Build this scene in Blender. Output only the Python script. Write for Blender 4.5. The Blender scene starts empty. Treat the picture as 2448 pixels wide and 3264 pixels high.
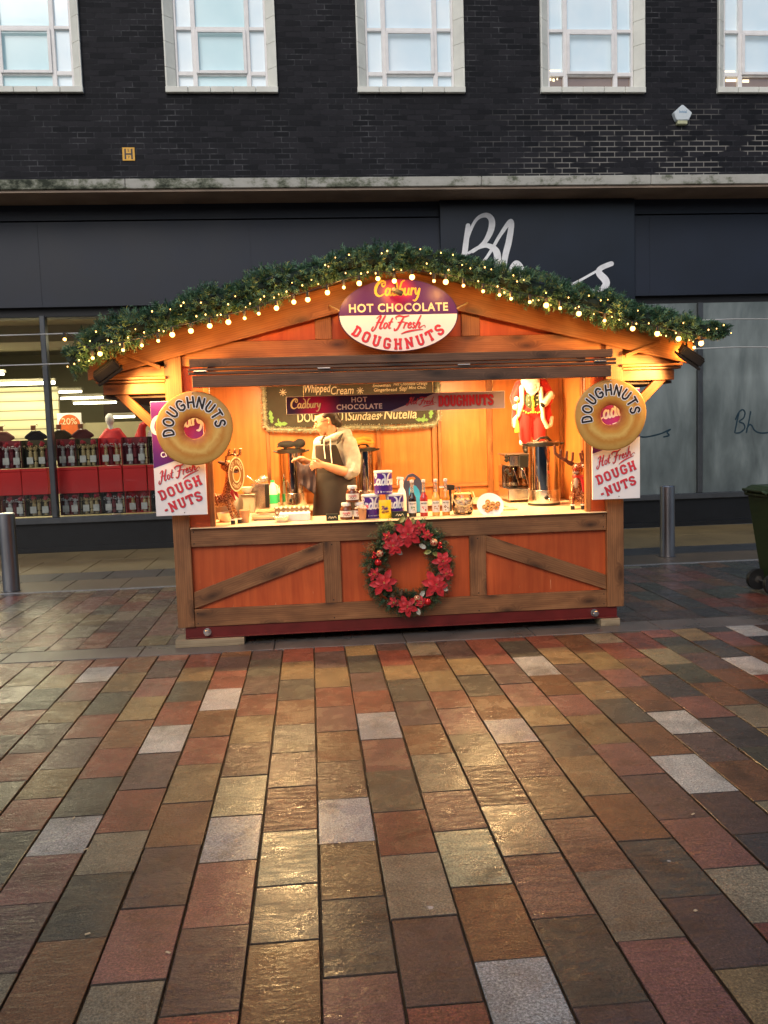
import bpy, bmesh, math, random
from mathutils import Vector, Matrix, noise as mnoise
C = bpy.context
SC = C.scene
COL = SC.collection
rnd = random.Random(7)
PI = math.pi

# ------------------------------------------------------------------ camera
cam_d = bpy.data.cameras.new('camera'); cam = bpy.data.objects.new('camera', cam_d); COL.objects.link(cam)
cam_d.sensor_fit = 'VERTICAL'; cam_d.sensor_height = 32.64; cam_d.lens = 27.70
cam_d.clip_end = 500; cam_d.clip_start = 0.05
R_ = Vector((0.995832946, -0.085637661, -0.031351782)); U_ = Vector((0.039104593, 0.090408016, 0.995136785)); F_ = Vector((0.082386734, 0.992215995, -0.093380107))
cam.matrix_world = Matrix(((R_.x, U_.x, -F_.x, 0), (R_.y, U_.y, -F_.y, 0), (R_.z, U_.z, -F_.z, 1.6), (0, 0, 0, 1)))
SC.camera = cam

# ------------------------------------------------------------------ world, sun, exposure
SUN_EL, SUN_AZ = math.radians(38), math.radians(200)
world = bpy.data.worlds.new('World'); SC.world = world; world.use_nodes = True
wn = world.node_tree.nodes; wl = world.node_tree.links
wn.clear()
wo = wn.new('ShaderNodeOutputWorld'); bg = wn.new('ShaderNodeBackground'); sky = wn.new('ShaderNodeTexSky')
sky.sky_type = 'NISHITA'; sky.sun_disc = False; sky.sun_elevation = SUN_EL; sky.sun_rotation = SUN_AZ
sky.air_density = 1.0; sky.dust_density = 2.5; sky.ozone_density = 2.0
bg.inputs['Strength'].default_value = 0.07
wl.new(sky.outputs[0], bg.inputs[0]); wl.new(bg.outputs[0], wo.inputs[0])
sd = bpy.data.lights.new('sun', 'SUN'); sun = bpy.data.objects.new('sun', sd); COL.objects.link(sun)
sd.energy = 0.5; sd.angle = math.radians(30); sd.color = (1.0, 0.96, 0.90)
sv = Vector((math.sin(SUN_AZ) * math.cos(SUN_EL), math.cos(SUN_AZ) * math.cos(SUN_EL), math.sin(SUN_EL)))
sun.rotation_euler = (-sv).to_track_quat('-Z', 'Y').to_euler()
SC.view_settings.view_transform = 'Standard'; SC.view_settings.look = 'None'
SC.view_settings.exposure = 0.84; SC.view_settings.gamma = 1.0
SC.render.engine = 'CYCLES'; SC.cycles.max_bounces = 8; SC.cycles.transparent_max_bounces = 12
SC.cycles.sample_clamp_indirect = 6.0

# ------------------------------------------------------------------ materials
def nt(name):
    m = bpy.data.materials.new(name); m.use_nodes = True
    n = m.node_tree.nodes; n.clear()
    out = n.new('ShaderNodeOutputMaterial'); b = n.new('ShaderNodeBsdfPrincipled')
    m.node_tree.links.new(b.outputs[0], out.inputs[0])
    return m, n, m.node_tree.links, b
def ramp(n, stops):
    r = n.new('ShaderNodeValToRGB'); e = r.color_ramp.elements
    while len(e) > 1: e.remove(e[-1])
    e[0].position = stops[0][0]; e[0].color = tuple(stops[0][1]) + (1,)
    for p, c in stops[1:]:
        x = e.new(p); x.color = tuple(c) + (1,)
    return r
def tex(n, l, scale, detail=4, rough=.55, dist=0, coord='Object', sc=None):
    tc = n.new('ShaderNodeTexCoord'); t = n.new('ShaderNodeTexNoise')
    t.inputs['Scale'].default_value = scale; t.inputs['Detail'].default_value = detail
    t.inputs['Roughness'].default_value = rough; t.inputs['Distortion'].default_value = dist
    if sc:
        mp = n.new('ShaderNodeMapping'); mp.inputs['Scale'].default_value = sc
        l.new(tc.outputs[coord], mp.inputs[0]); l.new(mp.outputs[0], t.inputs[0])
    else: l.new(tc.outputs[coord], t.inputs[0])
    return t
def M(name, col, rough=.5, metal=0., var=.12, vs=9., bump=0., bs=60., emit=None, es=0., rv=.0, trans=0., sc=None, spec=.5, sheen=0., sss=0.):
    m, n, l, b = nt(name)
    t = tex(n, l, vs, sc=sc)
    c1 = tuple(max(0, c * (1 - var)) for c in col); c2 = tuple(min(1, c * (1 + var)) for c in col)
    r = ramp(n, [(.3, c1), (.7, c2)]); l.new(t.outputs[0], r.inputs[0]); l.new(r.outputs[0], b.inputs['Base Color'])
    b.inputs['Roughness'].default_value = rough; b.inputs['Metallic'].default_value = metal
    b.inputs['Specular IOR Level'].default_value = spec
    if rv:
        mr = n.new('ShaderNodeMapRange'); mr.inputs['To Min'].default_value = max(.02, rough - rv); mr.inputs['To Max'].default_value = min(1, rough + rv)
        l.new(t.outputs[0], mr.inputs[0]); l.new(mr.outputs[0], b.inputs['Roughness'])
    if bump:
        tb = tex(n, l, bs, 5, .6, sc=sc); bp = n.new('ShaderNodeBump'); bp.inputs['Strength'].default_value = bump; bp.inputs['Distance'].default_value = .01
        l.new(tb.outputs[0], bp.inputs['Height']); l.new(bp.outputs[0], b.inputs['Normal'])
    if emit: b.inputs['Emission Color'].default_value = tuple(emit) + (1,); b.inputs['Emission Strength'].default_value = es
    if trans: b.inputs['Transmission Weight'].default_value = trans
    if sheen: b.inputs['Sheen Weight'].default_value = sheen
    if sss: b.inputs['Subsurface Weight'].default_value = sss; b.inputs['Subsurface Radius'].default_value = (.02, .008, .004)
    return m
def EM(name, col, s):
    m = bpy.data.materials.new(name); m.use_nodes = True; n = m.node_tree.nodes; n.clear()
    o = n.new('ShaderNodeOutputMaterial'); e = n.new('ShaderNodeEmission'); e.inputs[0].default_value = tuple(col) + (1,); e.inputs[1].default_value = s
    m.node_tree.links.new(e.outputs[0], o.inputs[0]); return m
def WOOD(name, dark, mid, light, rough=.5, knots=1.15, bump=.12, contrast=1.0, wet=.4):
    m, n, l, b = nt(name)
    uv = n.new('ShaderNodeUVMap'); uv.uv_map = 'UVMap'
    # knots bend the grain around them
    mk = n.new('ShaderNodeMapping'); mk.inputs['Scale'].default_value = (1.9, 5.2, 1); l.new(uv.outputs[0], mk.inputs[0])
    vo = n.new('ShaderNodeTexVoronoi'); vo.voronoi_dimensions = '2D'; vo.inputs['Scale'].default_value = 1.0; vo.inputs['Randomness'].default_value = 1.0; l.new(mk.outputs[0], vo.inputs[0])
    kb = n.new('ShaderNodeMapRange'); kb.inputs['From Min'].default_value = .0; kb.inputs['From Max'].default_value = .25; kb.inputs['To Min'].default_value = 1; kb.inputs['To Max'].default_value = 0; l.new(vo.outputs['Distance'], kb.inputs[0])
    pw = n.new('ShaderNodeMath'); pw.operation = 'POWER'; pw.inputs[1].default_value = 1.3; l.new(kb.outputs[0], pw.inputs[0])
    mg = n.new('ShaderNodeMapping'); mg.inputs['Scale'].default_value = (1.0, 9.0, 1); l.new(uv.outputs[0], mg.inputs[0])
    add = n.new('ShaderNodeVectorMath'); add.operation = 'MULTIPLY_ADD'; add.inputs[1].default_value = (0, .9, 0)
    cx = n.new('ShaderNodeCombineXYZ'); l.new(pw.outputs[0], cx.inputs[1])
    l.new(cx.outputs[0], add.inputs[0]); l.new(mg.outputs[0], add.inputs[2])
    g = n.new('ShaderNodeTexNoise'); g.inputs['Scale'].default_value = 3.2; g.inputs['Detail'].default_value = 7; g.inputs['Roughness'].default_value = .62; g.inputs['Distortion'].default_value = .7; l.new(add.outputs[0], g.inputs[0])
    w = n.new('ShaderNodeTexWave'); w.wave_type = 'BANDS'; w.bands_direction = 'Y'; w.inputs['Scale'].default_value = 2.2; w.inputs['Distortion'].default_value = 5; w.inputs['Detail'].default_value = 3; w.inputs['Detail Scale'].default_value = .6; l.new(add.outputs[0], w.inputs[0])
    mx = n.new('ShaderNodeMix'); mx.data_type = 'FLOAT'; mx.inputs[0].default_value = .16; l.new(g.outputs[0], mx.inputs[2]); l.new(w.outputs['Fac'], mx.inputs[3])
    lo, hi = .5 - .3 / contrast, .5 + .3 / contrast
    r = ramp(n, [(lo, dark), (.5, mid), (hi, light)]); l.new(mx.outputs[0], r.inputs[0])
    # blotchy stain + knots
    bl = n.new('ShaderNodeTexNoise'); bl.inputs['Scale'].default_value = 3.0; bl.inputs['Detail'].default_value = 3; l.new(uv.outputs[0], bl.inputs[0])
    blr = ramp(n, [(.3, (.55, .55, .55)), (.6, (1.1, 1.1, 1.1))]); l.new(bl.outputs[0], blr.inputs[0])
    m1 = n.new('ShaderNodeMix'); m1.data_type = 'RGBA'; m1.blend_type = 'MULTIPLY'; m1.inputs[0].default_value = .7; l.new(r.outputs[0], m1.inputs[6]); l.new(blr.outputs[0], m1.inputs[7])
    kf = n.new('ShaderNodeMath'); kf.operation = 'MULTIPLY'; kf.inputs[1].default_value = knots; l.new(pw.outputs[0], kf.inputs[0])
    m2 = n.new('ShaderNodeMix'); m2.data_type = 'RGBA'; l.new(kf.outputs[0], m2.inputs[0]); l.new(m1.outputs[2], m2.inputs[6]); m2.inputs[7].default_value = tuple(c * .45 for c in dark) + (1,)
    l.new(m2.outputs[2], b.inputs['Base Color'])
    b.inputs['Roughness'].default_value = rough
    bp = n.new('ShaderNodeBump'); bp.inputs['Strength'].default_value = bump; bp.inputs['Distance'].default_value = .004; l.new(mx.outputs[0], bp.inputs['Height']); l.new(bp.outputs[0], b.inputs['Normal'])
    return m
def PLY(name, c1, c2, rough=.35, streak=0.):
    m, n, l, b = nt(name)
    t = tex(n, l, 2.2, 6, .6, .5, sc=(9, 9, .7)); r = ramp(n, [(.3, c1), (.72, c2)]); l.new(t.outputs[0], r.inputs[0])
    last = r.outputs[0]
    t2 = tex(n, l, 1.6, 3); r2 = ramp(n, [(.35, (.75, .75, .75)), (.65, (1.1, 1.1, 1.1))]); l.new(t2.outputs[0], r2.inputs[0])
    mm = n.new('ShaderNodeMix'); mm.data_type = 'RGBA'; mm.blend_type = 'MULTIPLY'; mm.inputs[0].default_value = 1; l.new(last, mm.inputs[6]); l.new(r2.outputs[0], mm.inputs[7]); last = mm.outputs[2]
    if streak:
        t3 = tex(n, l, 5, 2, .5, sc=(14, 14, .9)); r3 = ramp(n, [(.735, (0, 0, 0)), (.75, (1, 1, 1))]); l.new(t3.outputs[0], r3.inputs[0])
        # only the lower half has the pale drips
        tc = n.new('ShaderNodeTexCoord'); sp = n.new('ShaderNodeSeparateXYZ'); l.new(tc.outputs['Object'], sp.inputs[0])
        mr = n.new('ShaderNodeMapRange'); mr.inputs['From Min'].default_value = .55; mr.inputs['From Max'].default_value = .35; mr.inputs['To Min'].default_value = 0; mr.inputs['To Max'].default_value = streak; l.new(sp.outputs[2], mr.inputs[0])
        mu = n.new('ShaderNodeMath'); mu.operation = 'MULTIPLY'; l.new(mr.outputs[0], mu.inputs[0]); l.new(r3.outputs[0], mu.inputs[1])
        m4 = n.new('ShaderNodeMix'); m4.data_type = 'RGBA'; l.new(mu.outputs[0], m4.inputs[0]); l.new(last, m4.inputs[6]); m4.inputs[7].default_value = (.75, .42, .22, 1); last = m4.outputs[2]
    l.new(last, b.inputs['Base Color']); b.inputs['Roughness'].default_value = rough
    return m

MT = {}
MT['wood_brown'] = WOOD('stained_wood', (.13, .052, .019), (.24, .100, .036), (.35, .160, .062), .5)
MT['wood_gold'] = WOOD('golden_wood', (.20, .065, .018), (.34, .125, .035), (.46, .19, .06), .45)
MT['wood_dark'] = WOOD('dark_shutter_wood', (.042, .022, .012), (.095, .052, .030), (.17, .098, .058), .55, contrast=.9)
MT['wood_raw'] = WOOD('raw_timber', (.2, .14, .08), (.33, .25, .15), (.42, .33, .21), .8)
MT['ply_red'] = PLY('red_plywood', (.44, .065, .014), (.62, .115, .026), .4, .8)
MT['ply_orange'] = PLY('varnished_plywood', (.50, .165, .038), (.66, .25, .065), .35)
MT['steel_red'] = M('red_painted_steel', (.13, .012, .01), .35, var=.25, vs=6)
MT['darkscrew'] = M('dark_screw', (.03, .026, .022), .5, .6)
MT['zinc'] = M('zinc_plate', (.6, .6, .58), .3, 1)
MT['steel'] = M('brushed_steel', (.62, .62, .63), .22, 1, var=.05)
MT['chrome'] = M('polished_steel', (.40, .38, .37), .07, 1, var=.6, vs=26, sc=(1, 1, .01))  # vertical dark bands in the colour imitate reflections of the dim street
MT['galv'] = M('bollard_steel', (.42, .42, .44), .33, 1, var=.2, vs=4, sc=(1, 1, .3), rv=.08)
MT['black'] = M('black_plastic', (.012, .012, .012), .4)
MT['black_cloth'] = M('black_cloth', (.01, .01, .012), .9)
MT['dkbrown'] = M('dark_brown_cloth', (.045, .028, .022), .85, var=.25)
MT['white'] = M('white_plastic', (.8, .78, .74), .4, var=.03)
MT['paper'] = M('white_board', (.84, .80, .78), .45, var=.03)
MT['red_ink'] = M('red_lettering', (.62, .025, .045), .45)
MT['purple'] = M('purple_print', (.085, .012, .16), .35, var=.15)
MT['navy'] = M('deep_purple_print', (.035, .012, .05), .35)
MT['cream_ink'] = M('cream_lettering', (.85, .72, .42), .5)
MT['white_ink'] = M('white_lettering', (.85, .85, .85), .5)
MT['gold_ink'] = M('yellow_lettering', (.85, .55, .06), .45)
MT['black_ink'] = M('black_lettering', (.012, .008, .008), .45)
MT['glass_clear'] = M('clear_glass', (.95, .95, .92), .03, trans=.95, var=.0)
'''slab material: colour from the face attribute, grain from noise'''
def slab_mat():
    m, n, l, b = nt('wet_sandstone')
    at = n.new('ShaderNodeVertexColor'); at.layer_name = 'Col'
    sp = tex(n, l, 120, 5, .8); spr = ramp(n, [(.36, (.25, .25, .25)), (.5, (.95, .95, .95)), (.63, (2.1, 2.1, 2.1))]); l.new(sp.outputs[0], spr.inputs[0])
    big = tex(n, l, 4.5, 5, .6, .4); br = ramp(n, [(.3, (.52, .5, .48)), (.48, (1, 1, 1)), (.72, (1.35, 1.33, 1.3))]); l.new(big.outputs[0], br.inputs[0])
    m1 = n.new('ShaderNodeMix'); m1.data_type = 'RGBA'; m1.blend_type = 'MULTIPLY'; m1.inputs[0].default_value = .95; l.new(at.outputs[0], m1.inputs[6]); l.new(br.outputs[0], m1.inputs[7])
    m2 = n.new('ShaderNodeMix'); m2.data_type = 'RGBA'; m2.blend_type = 'MULTIPLY'; m2.inputs[0].default_value = .85; l.new(m1.outputs[2], m2.inputs[6]); l.new(spr.outputs[0], m2.inputs[7])
    # pale gum spots
    vo = n.new('ShaderNodeTexVoronoi'); vo.inputs['Scale'].default_value = 2.1; tc = n.new('ShaderNodeTexCoord')
    nd = tex(n, l, 30, 2); mxv = n.new('ShaderNodeVectorMath'); mxv.operation = 'MULTIPLY_ADD'; mxv.inputs[1].default_value = (.03, .03, .03); l.new(nd.outputs['Color'], mxv.inputs[0]); l.new(tc.outputs['Object'], mxv.inputs[2]); l.new(mxv.outputs[0], vo.inputs[0])
    gr = ramp(n, [(.0, (1, 1, 1)), (.018, (1, 1, 1)), (.024, (0, 0, 0))]); l.new(vo.outputs['Distance'], gr.inputs[0])
    m3 = n.new('ShaderNodeMix'); m3.data_type = 'RGBA'; l.new(gr.outputs[0], m3.inputs[0]); l.new(m2.outputs[2], m3.inputs[6]); m3.inputs[7].default_value = (.5, .47, .42, 1)
    l.new(m3.outputs[2], b.inputs['Base Color'])
    wt = tex(n, l, 6.5, 6, .68, .6); wr = n.new('ShaderNodeMapRange'); wr.inputs['From Min'].default_value = .36; wr.inputs['From Max'].default_value = .64; wr.inputs['To Min'].default_value = .12; wr.inputs['To Max'].default_value = .36; l.new(wt.outputs[0], wr.inputs[0]); l.new(wr.outputs[0], b.inputs['Coat Roughness']); b.inputs['Roughness'].default_value = .55
    b.inputs['Specular IOR Level'].default_value = .25; b.inputs['Coat Weight'].default_value = .85; b.inputs['Coat IOR'].default_value = 1.36
    f1 = tex(n, l, 85, 4, .65); f2 = tex(n, l, 17, 5, .62, 1.2, sc=(.55, 1.6, 1))
    sa = n.new('ShaderNodeMath'); sa.operation = 'MULTIPLY'; l.new(at.outputs['Alpha'], sa.inputs[0]); l.new(f2.outputs[0], sa.inputs[1])
    s1 = n.new('ShaderNodeMath'); s1.operation = 'MULTIPLY'; s1.inputs[1].default_value = .42; l.new(f1.outputs[0], s1.inputs[0])
    ad = n.new('ShaderNodeMath'); ad.operation = 'ADD'; l.new(sa.outputs[0], ad.inputs[0]); l.new(s1.outputs[0], ad.inputs[1])
    bp = n.new('ShaderNodeBump'); bp.inputs['Strength'].default_value = 1; bp.inputs['Distance'].default_value = .014; l.new(ad.outputs[0], bp.inputs['Height']); l.new(bp.outputs[0], b.inputs['Normal'])
    f3 = tex(n, l, 34, 4, .6, .5, sc=(.8, 1.3, 1)); s3 = n.new('ShaderNodeMath'); s3.operation = 'MULTIPLY_ADD'; s3.inputs[1].default_value = .2; l.new(f3.outputs[0], s3.inputs[0]); l.new(sa.outputs[0], s3.inputs[2])
    b2 = n.new('ShaderNodeBump'); b2.inputs['Strength'].default_value = 1; b2.inputs['Distance'].default_value = .0065; l.new(s3.outputs[0], b2.inputs['Height']); l.new(b2.outputs[0], b.inputs['Coat Normal'])
    return m
MT['slab'] = slab_mat()
MT['gravel'] = M('joint_grit', (.050, .032, .020), .3, var=.6, vs=160, bump=1, bs=140)
def brick_mat():
    m, n, l, b = nt('dark_engineering_brick')
    tc = n.new('ShaderNodeTexCoord'); mp = n.new('ShaderNodeMapping'); mp.inputs['Rotation'].default_value = (PI / 2, 0, 0); l.new(tc.outputs['Object'], mp.inputs[0])
    br = n.new('ShaderNodeTexBrick'); l.new(mp.outputs[0], br.inputs[0])
    br.inputs['Scale'].default_value = 1; br.inputs['Brick Width'].default_value = .225; br.inputs['Row Height'].default_value = .075
    br.inputs['Mortar Size'].default_value = .007; br.inputs['Mortar Smooth'].default_value = .15; br.inputs['Bias'].default_value = 0
    br.inputs['Color1'].default_value = (.0050, .0058, .0082, 1); br.inputs['Color2'].default_value = (.018, .0175, .0215, 1); br.inputs['Mortar'].default_value = (.07, .068, .068, 1)
    br.offset = .5
    # mortar: mostly sooty, here and there raked pale
    mn = tex(n, l, 2.6, 6, .75); mr = ramp(n, [(.42, (.010, .0105, .013)), (.55, (.030, .031, .035)), (.70, (.10, .102, .106))]); l.new(mn.outputs[0], mr.inputs[0]); l.new(mr.outputs[0], br.inputs['Mortar'])
    # a pale efflorescent patch low on the right
    sep = n.new('ShaderNodeSeparateXYZ'); l.new(tc.outputs['Object'], sep.inputs[0])
    z = n.new('ShaderNodeMapRange'); z.inputs['From Min'].default_value = 6.3; z.inputs['From Max'].default_value = 5.2; l.new(sep.outputs[2], z.inputs[0])
    x = n.new('ShaderNodeMapRange'); x.inputs['From Min'].default_value = 2.3; x.inputs['From Max'].default_value = 5.0; l.new(sep.outputs[0], x.inputs[0])
    zx = n.new('ShaderNodeMath'); zx.operation = 'MULTIPLY'; l.new(z.outputs[0], zx.inputs[0]); l.new(x.outputs[0], zx.inputs[1])
    pn = tex(n, l, 2.3, 2, .5, 0, sc=(.8, 1, 2.2)); pr = n.new('ShaderNodeMapRange'); pr.inputs['From Min'].default_value = .47; pr.inputs['From Max'].default_value = .56; l.new(pn.outputs[0], pr.inputs[0])
    pm = n.new('ShaderNodeMath'); pm.operation = 'MULTIPLY'; l.new(zx.outputs[0], pm.inputs[0]); l.new(pr.outputs[0], pm.inputs[1])
    p2 = n.new('ShaderNodeMath'); p2.operation = 'MULTIPLY'; p2.use_clamp = True; l.new(pm.outputs[0], p2.inputs[0])
    p3 = n.new('ShaderNodeMath'); p3.operation = 'MULTIPLY'; p3.inputs[1].default_value = 3.0; p3.use_clamp = True; l.new(br.outputs['Fac'], p3.inputs[0]); l.new(p3.outputs[0], p2.inputs[1])
    p4 = n.new('ShaderNodeMath'); p4.operation = 'MULTIPLY'; p4.inputs[1].default_value = 2.0; p4.use_clamp = True; l.new(p2.outputs[0], p4.inputs[0])
    mm = n.new('ShaderNodeMix'); mm.data_type = 'RGBA'; l.new(p4.outputs[0], mm.inputs[0]); l.new(br.outputs['Color'], mm.inputs[6]); mm.inputs[7].default_value = (.22, .21, .19, 1)
    l.new(mm.outputs[2], b.inputs['Base Color']); b.inputs['Roughness'].default_value = .7; b.inputs['Specular IOR Level'].default_value = .2
    bp = n.new('ShaderNodeBump'); bp.inputs['Strength'].default_value = .8; bp.inputs['Distance'].default_value = .006; bp.invert = True
    l.new(br.outputs['Fac'], bp.inputs['Height']); l.new(bp.outputs[0], b.inputs['Normal'])
    return m
MT['brick'] = brick_mat()
def stone_mat():
    m, n, l, b = nt('mossy_concrete_ledge')
    t = tex(n, l, 3.5, 8, .7, sc=(1, 1, 1.5)); r = ramp(n, [(.34, (.02, .026, .014)), (.43, (.16, .17, .12)), (.52, (.4, .39, .34)), (.7, (.46, .45, .4))]); 
    tc = n.new('ShaderNodeTexCoord'); sp = n.new('ShaderNodeSeparateXYZ'); l.new(tc.outputs['Object'], sp.inputs[0])
    xr = n.new('ShaderNodeMapRange'); xr.inputs['From Min'].default_value = -4; xr.inputs['From Max'].default_value = 7; xr.inputs['To Min'].default_value = -.1; xr.inputs['To Max'].default_value = .09; l.new(sp.outputs[0], xr.inputs[0])
    ad = n.new('ShaderNodeMath'); l.new(t.outputs[0], ad.inputs[0]); l.new(xr.outputs[0], ad.inputs[1])
    l.new(ad.outputs[0], r.inputs[0]); l.new(r.outputs[0], b.inputs['Base Color']); b.inputs['Roughness'].default_value = .85
    return m
MT['ledge'] = stone_mat()
def thin_glass(name, tint, refl=1.0, rough=.02):
    m = bpy.data.materials.new(name); m.use_nodes = True; n = m.node_tree.nodes; l = m.node_tree.links; n.clear()
    o = n.new('ShaderNodeOutputMaterial'); tr = n.new('ShaderNodeBsdfTransparent'); gl = n.new('ShaderNodeBsdfGlossy'); fr = n.new('ShaderNodeFresnel'); mx = n.new('ShaderNodeMixShader')
    tr.inputs[0].default_value = tuple(tint) + (1,); gl.inputs['Roughness'].default_value = rough; fr.inputs[0].default_value = 1.45
    mu = n.new('ShaderNodeMath'); mu.operation = 'MULTIPLY'; mu.inputs[1].default_value = refl; l.new(fr.outputs[0], mu.inputs[0])
    l.new(mu.outputs[0], mx.inputs[0]); l.new(tr.outputs[0], mx.inputs[1]); l.new(gl.outputs[0], mx.inputs[2]); l.new(mx.outputs[0], o.inputs[0])
    return m
MT['pane'] = thin_glass('window_glass', (.9, .93, .92))

# ------------------------------------------------------------------ mesh builder
class MB:
    def __init__(s): s.v = []; s.f = []; s.uv = []; s.mi = []; s.col = []
    def add(s, vs, fs, mi=0, uv=None, col=None):
        o = len(s.v); s.v += [tuple(p) for p in vs]
        for f in fs:
            s.f.append([i + o for i in f]); s.mi.append(mi); s.col.append(col)
            s.uv.append([uv(vs[i]) for i in f] if uv else None)
        return s
    def box(s, x0, x1, y0, y1, z0, z1, mi=0, col=None, ch=0):
        if ch: return s.bbox(x0, x1, y0, y1, z0, z1, ch, mi, col)
        v = [(x0, y0, z0), (x1, y0, z0), (x1, y1, z0), (x0, y1, z0), (x0, y0, z1), (x1, y0, z1), (x1, y1, z1), (x0, y1, z1)]
        return s.add(v, [(0, 3, 2, 1), (4, 5, 6, 7), (0, 1, 5, 4), (1, 2, 6, 5), (2, 3, 7, 6), (3, 0, 4, 7)], mi, col=col)
    def bbox(s, x0, x1, y0, y1, z0, z1, ch, mi=0, col=None, uv=None):
        bm = bmesh.new(); bmesh.ops.create_cube(bm, size=1)
        for v in bm.verts: v.co = Vector(((x0 + x1) / 2 + v.co.x * (x1 - x0), (y0 + y1) / 2 + v.co.y * (y1 - y0), (z0 + z1) / 2 + v.co.z * (z1 - z0)))
        bmesh.ops.bevel(bm, geom=bm.edges[:], offset=ch, segments=1, affect='EDGES')
        s.bm(bm, mi, uv, col); return s
    def bm(s, bm, mi=0, uv=None, col=None, mat=None):
        bm.verts.index_update(); vs = [(mat @ v.co if mat else v.co.copy()) for v in bm.verts]
        s.add(vs, [[v.index for v in f.verts] for f in bm.faces], mi, uv, col); bm.free(); return s
    def obox(s, c, size, rot, mi=0, ch=0.0):
        bm = bmesh.new(); bmesh.ops.create_cube(bm, size=1)
        for v in bm.verts: v.co = Vector((v.co.x * size[0], v.co.y * size[1], v.co.z * size[2]))
        if ch: bmesh.ops.bevel(bm, geom=bm.edges[:], offset=ch, segments=2, affect='EDGES')
        mt = Matrix.Translation(c) @ (rot.to_matrix().to_4x4() if hasattr(rot, 'to_matrix') else rot)
        return s.bm(bm, mi, mat=mt)
    def ball(s, c, r, mi=0, seg=12, rings=8, sc=(1, 1, 1), rot=None):
        bm = bmesh.new(); bmesh.ops.create_uvsphere(bm, u_segments=seg, v_segments=rings, radius=r)
        mt = Matrix.Translation(c) @ (rot if rot is not None else Matrix()) @ Matrix.Diagonal((*sc, 1))
        return s.bm(bm, mi, mat=mt)
    def tube(s, pts, r, mi=0, seg=8, cap=True):
        pts = [Vector(p) for p in pts]; n = len(pts); rs = r if isinstance(r, (list, tuple)) else [r] * n
        vs = []; fs = []; up = None
        for i, p in enumerate(pts):
            d = (pts[min(i + 1, n - 1)] - pts[max(i - 1, 0)])
            if d.length < 1e-9: d = Vector((0, 0, 1))
            d.normalize()
            if up is None: up = d.orthogonal().normalized()
            else:
                up = up - d * up.dot(d)
                up = up.normalized() if up.length > 1e-6 else d.orthogonal().normalized()
            w = d.cross(up)
            for k in range(seg):
                a = 2 * PI * k / seg; vs.append(p + (up * math.cos(a) + w * math.sin(a)) * rs[i])
        for i in range(n - 1):
            for k in range(seg):
                a = i * seg + k; b2 = i * seg + (k + 1) % seg; fs.append((a, b2, b2 + seg, a + seg))
        if cap: fs.append(tuple(range(seg))[::-1]); fs.append(tuple(range((n - 1) * seg, n * seg)))
        return s.add(vs, fs, mi)
    def lathe(s, c, prof, mi=0, seg=24, ax=None, arc=None):
        # prof: [(r, z)...], optional axis matrix
        vs = []; fs = []; n = len(prof); c = Vector(c)
        A0, A1 = arc if arc else (0, 2 * PI); full = arc is None; m = seg if full else seg + 1
        for r, z in prof:
            for k in range(m):
                a = A0 + (A1 - A0) * k / seg; v = Vector((r * math.cos(a), r * math.sin(a), z))
                vs.append(c + (ax @ v if ax is not None else v))
        for i in range(n - 1):
            for k in range(seg):
                a = i * m + k; b2 = i * m + ((k + 1) % m if full else k + 1); fs.append((a, b2, b2 + m, a + m))
        if full:
            if prof[0][0] > 1e-6: fs.append(tuple(range(m))[::-1])
            if prof[-1][0] > 1e-6: fs.append(tuple(range((n - 1) * m, n * m)))
        return s.add(vs, fs, mi)
    def plank(s, poly, y0, y1, d=(1, 0), mi=0, ch=.003, ax='xz'):
        # polygon in the xz (or yz) plane extruded between y0 and y1, wood grain along d
        d = Vector(d).normalized(); off = (rnd.random() * 40, rnd.random() * 40)
        bm = bmesh.new(); mk = (lambda a, b, t: (a, t, b)) if ax == 'xz' else (lambda a, b, t: (t, a, b))
        if ax == 'xy': mk = lambda a, b, t: (a, b, t)
        lo = [bm.verts.new(mk(a, b, y0)) for a, b in poly]; hi = [bm.verts.new(mk(a, b, y1)) for a, b in poly]
        bm.faces.new(lo); bm.faces.new(hi[::-1]); k = len(poly)
        for i in range(k): bm.faces.new((lo[i], hi[i], hi[(i + 1) % k], lo[(i + 1) % k]))
        bmesh.ops.recalc_face_normals(bm, faces=bm.faces[:])
        if ch: bmesh.ops.bevel(bm, geom=bm.edges[:], offset=ch, segments=1, affect='EDGES')
        def uv(p):
            if ax == 'xz': a, b, t = p[0], p[2], p[1]
            elif ax == 'yz': a, b, t = p[1], p[2], p[0]
            else: a, b, t = p[0], p[1], p[2]
            return (a * d.x + b * d.y + off[0], -a * d.y + b * d.x + t * .97 + off[1])
        return s.bm(bm, mi, uv)
    def build(s, name, mats, parent=None, smooth=False, label=None, cat=None, group=None, kind=None, angle=None):
        me = bpy.data.meshes.new(name); me.from_pydata(s.v, [], s.f); me.update()
        if not isinstance(mats, (list, tuple)): mats = [mats]
        for m in mats: me.materials.append(MT[m] if isinstance(m, str) else m)
        me.polygons.foreach_set('material_index', s.mi)
        if any(s.uv):
            ul = me.uv_layers.new(name='UVMap'); i = 0
            for f, u in zip(s.f, s.uv):
                for k in range(len(f)):
                    if u: ul.data[i].uv = u[k]
                    i += 1
        if any(c is not None for c in s.col):
            ca = me.color_attributes.new('Col', 'FLOAT_COLOR', 'CORNER'); i = 0
            for f, c in zip(s.f, s.col):
                for k in range(len(f)):
                    if c is not None: ca.data[i].color = c
                    i += 1
        if smooth: me.polygons.foreach_set('use_smooth', [True] * len(me.polygons))
        if smooth:
            try: me.set_sharp_from_angle(angle=math.radians(angle or 60))
            except Exception: pass
        return put(name, me, parent, label, cat, group, kind)
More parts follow.
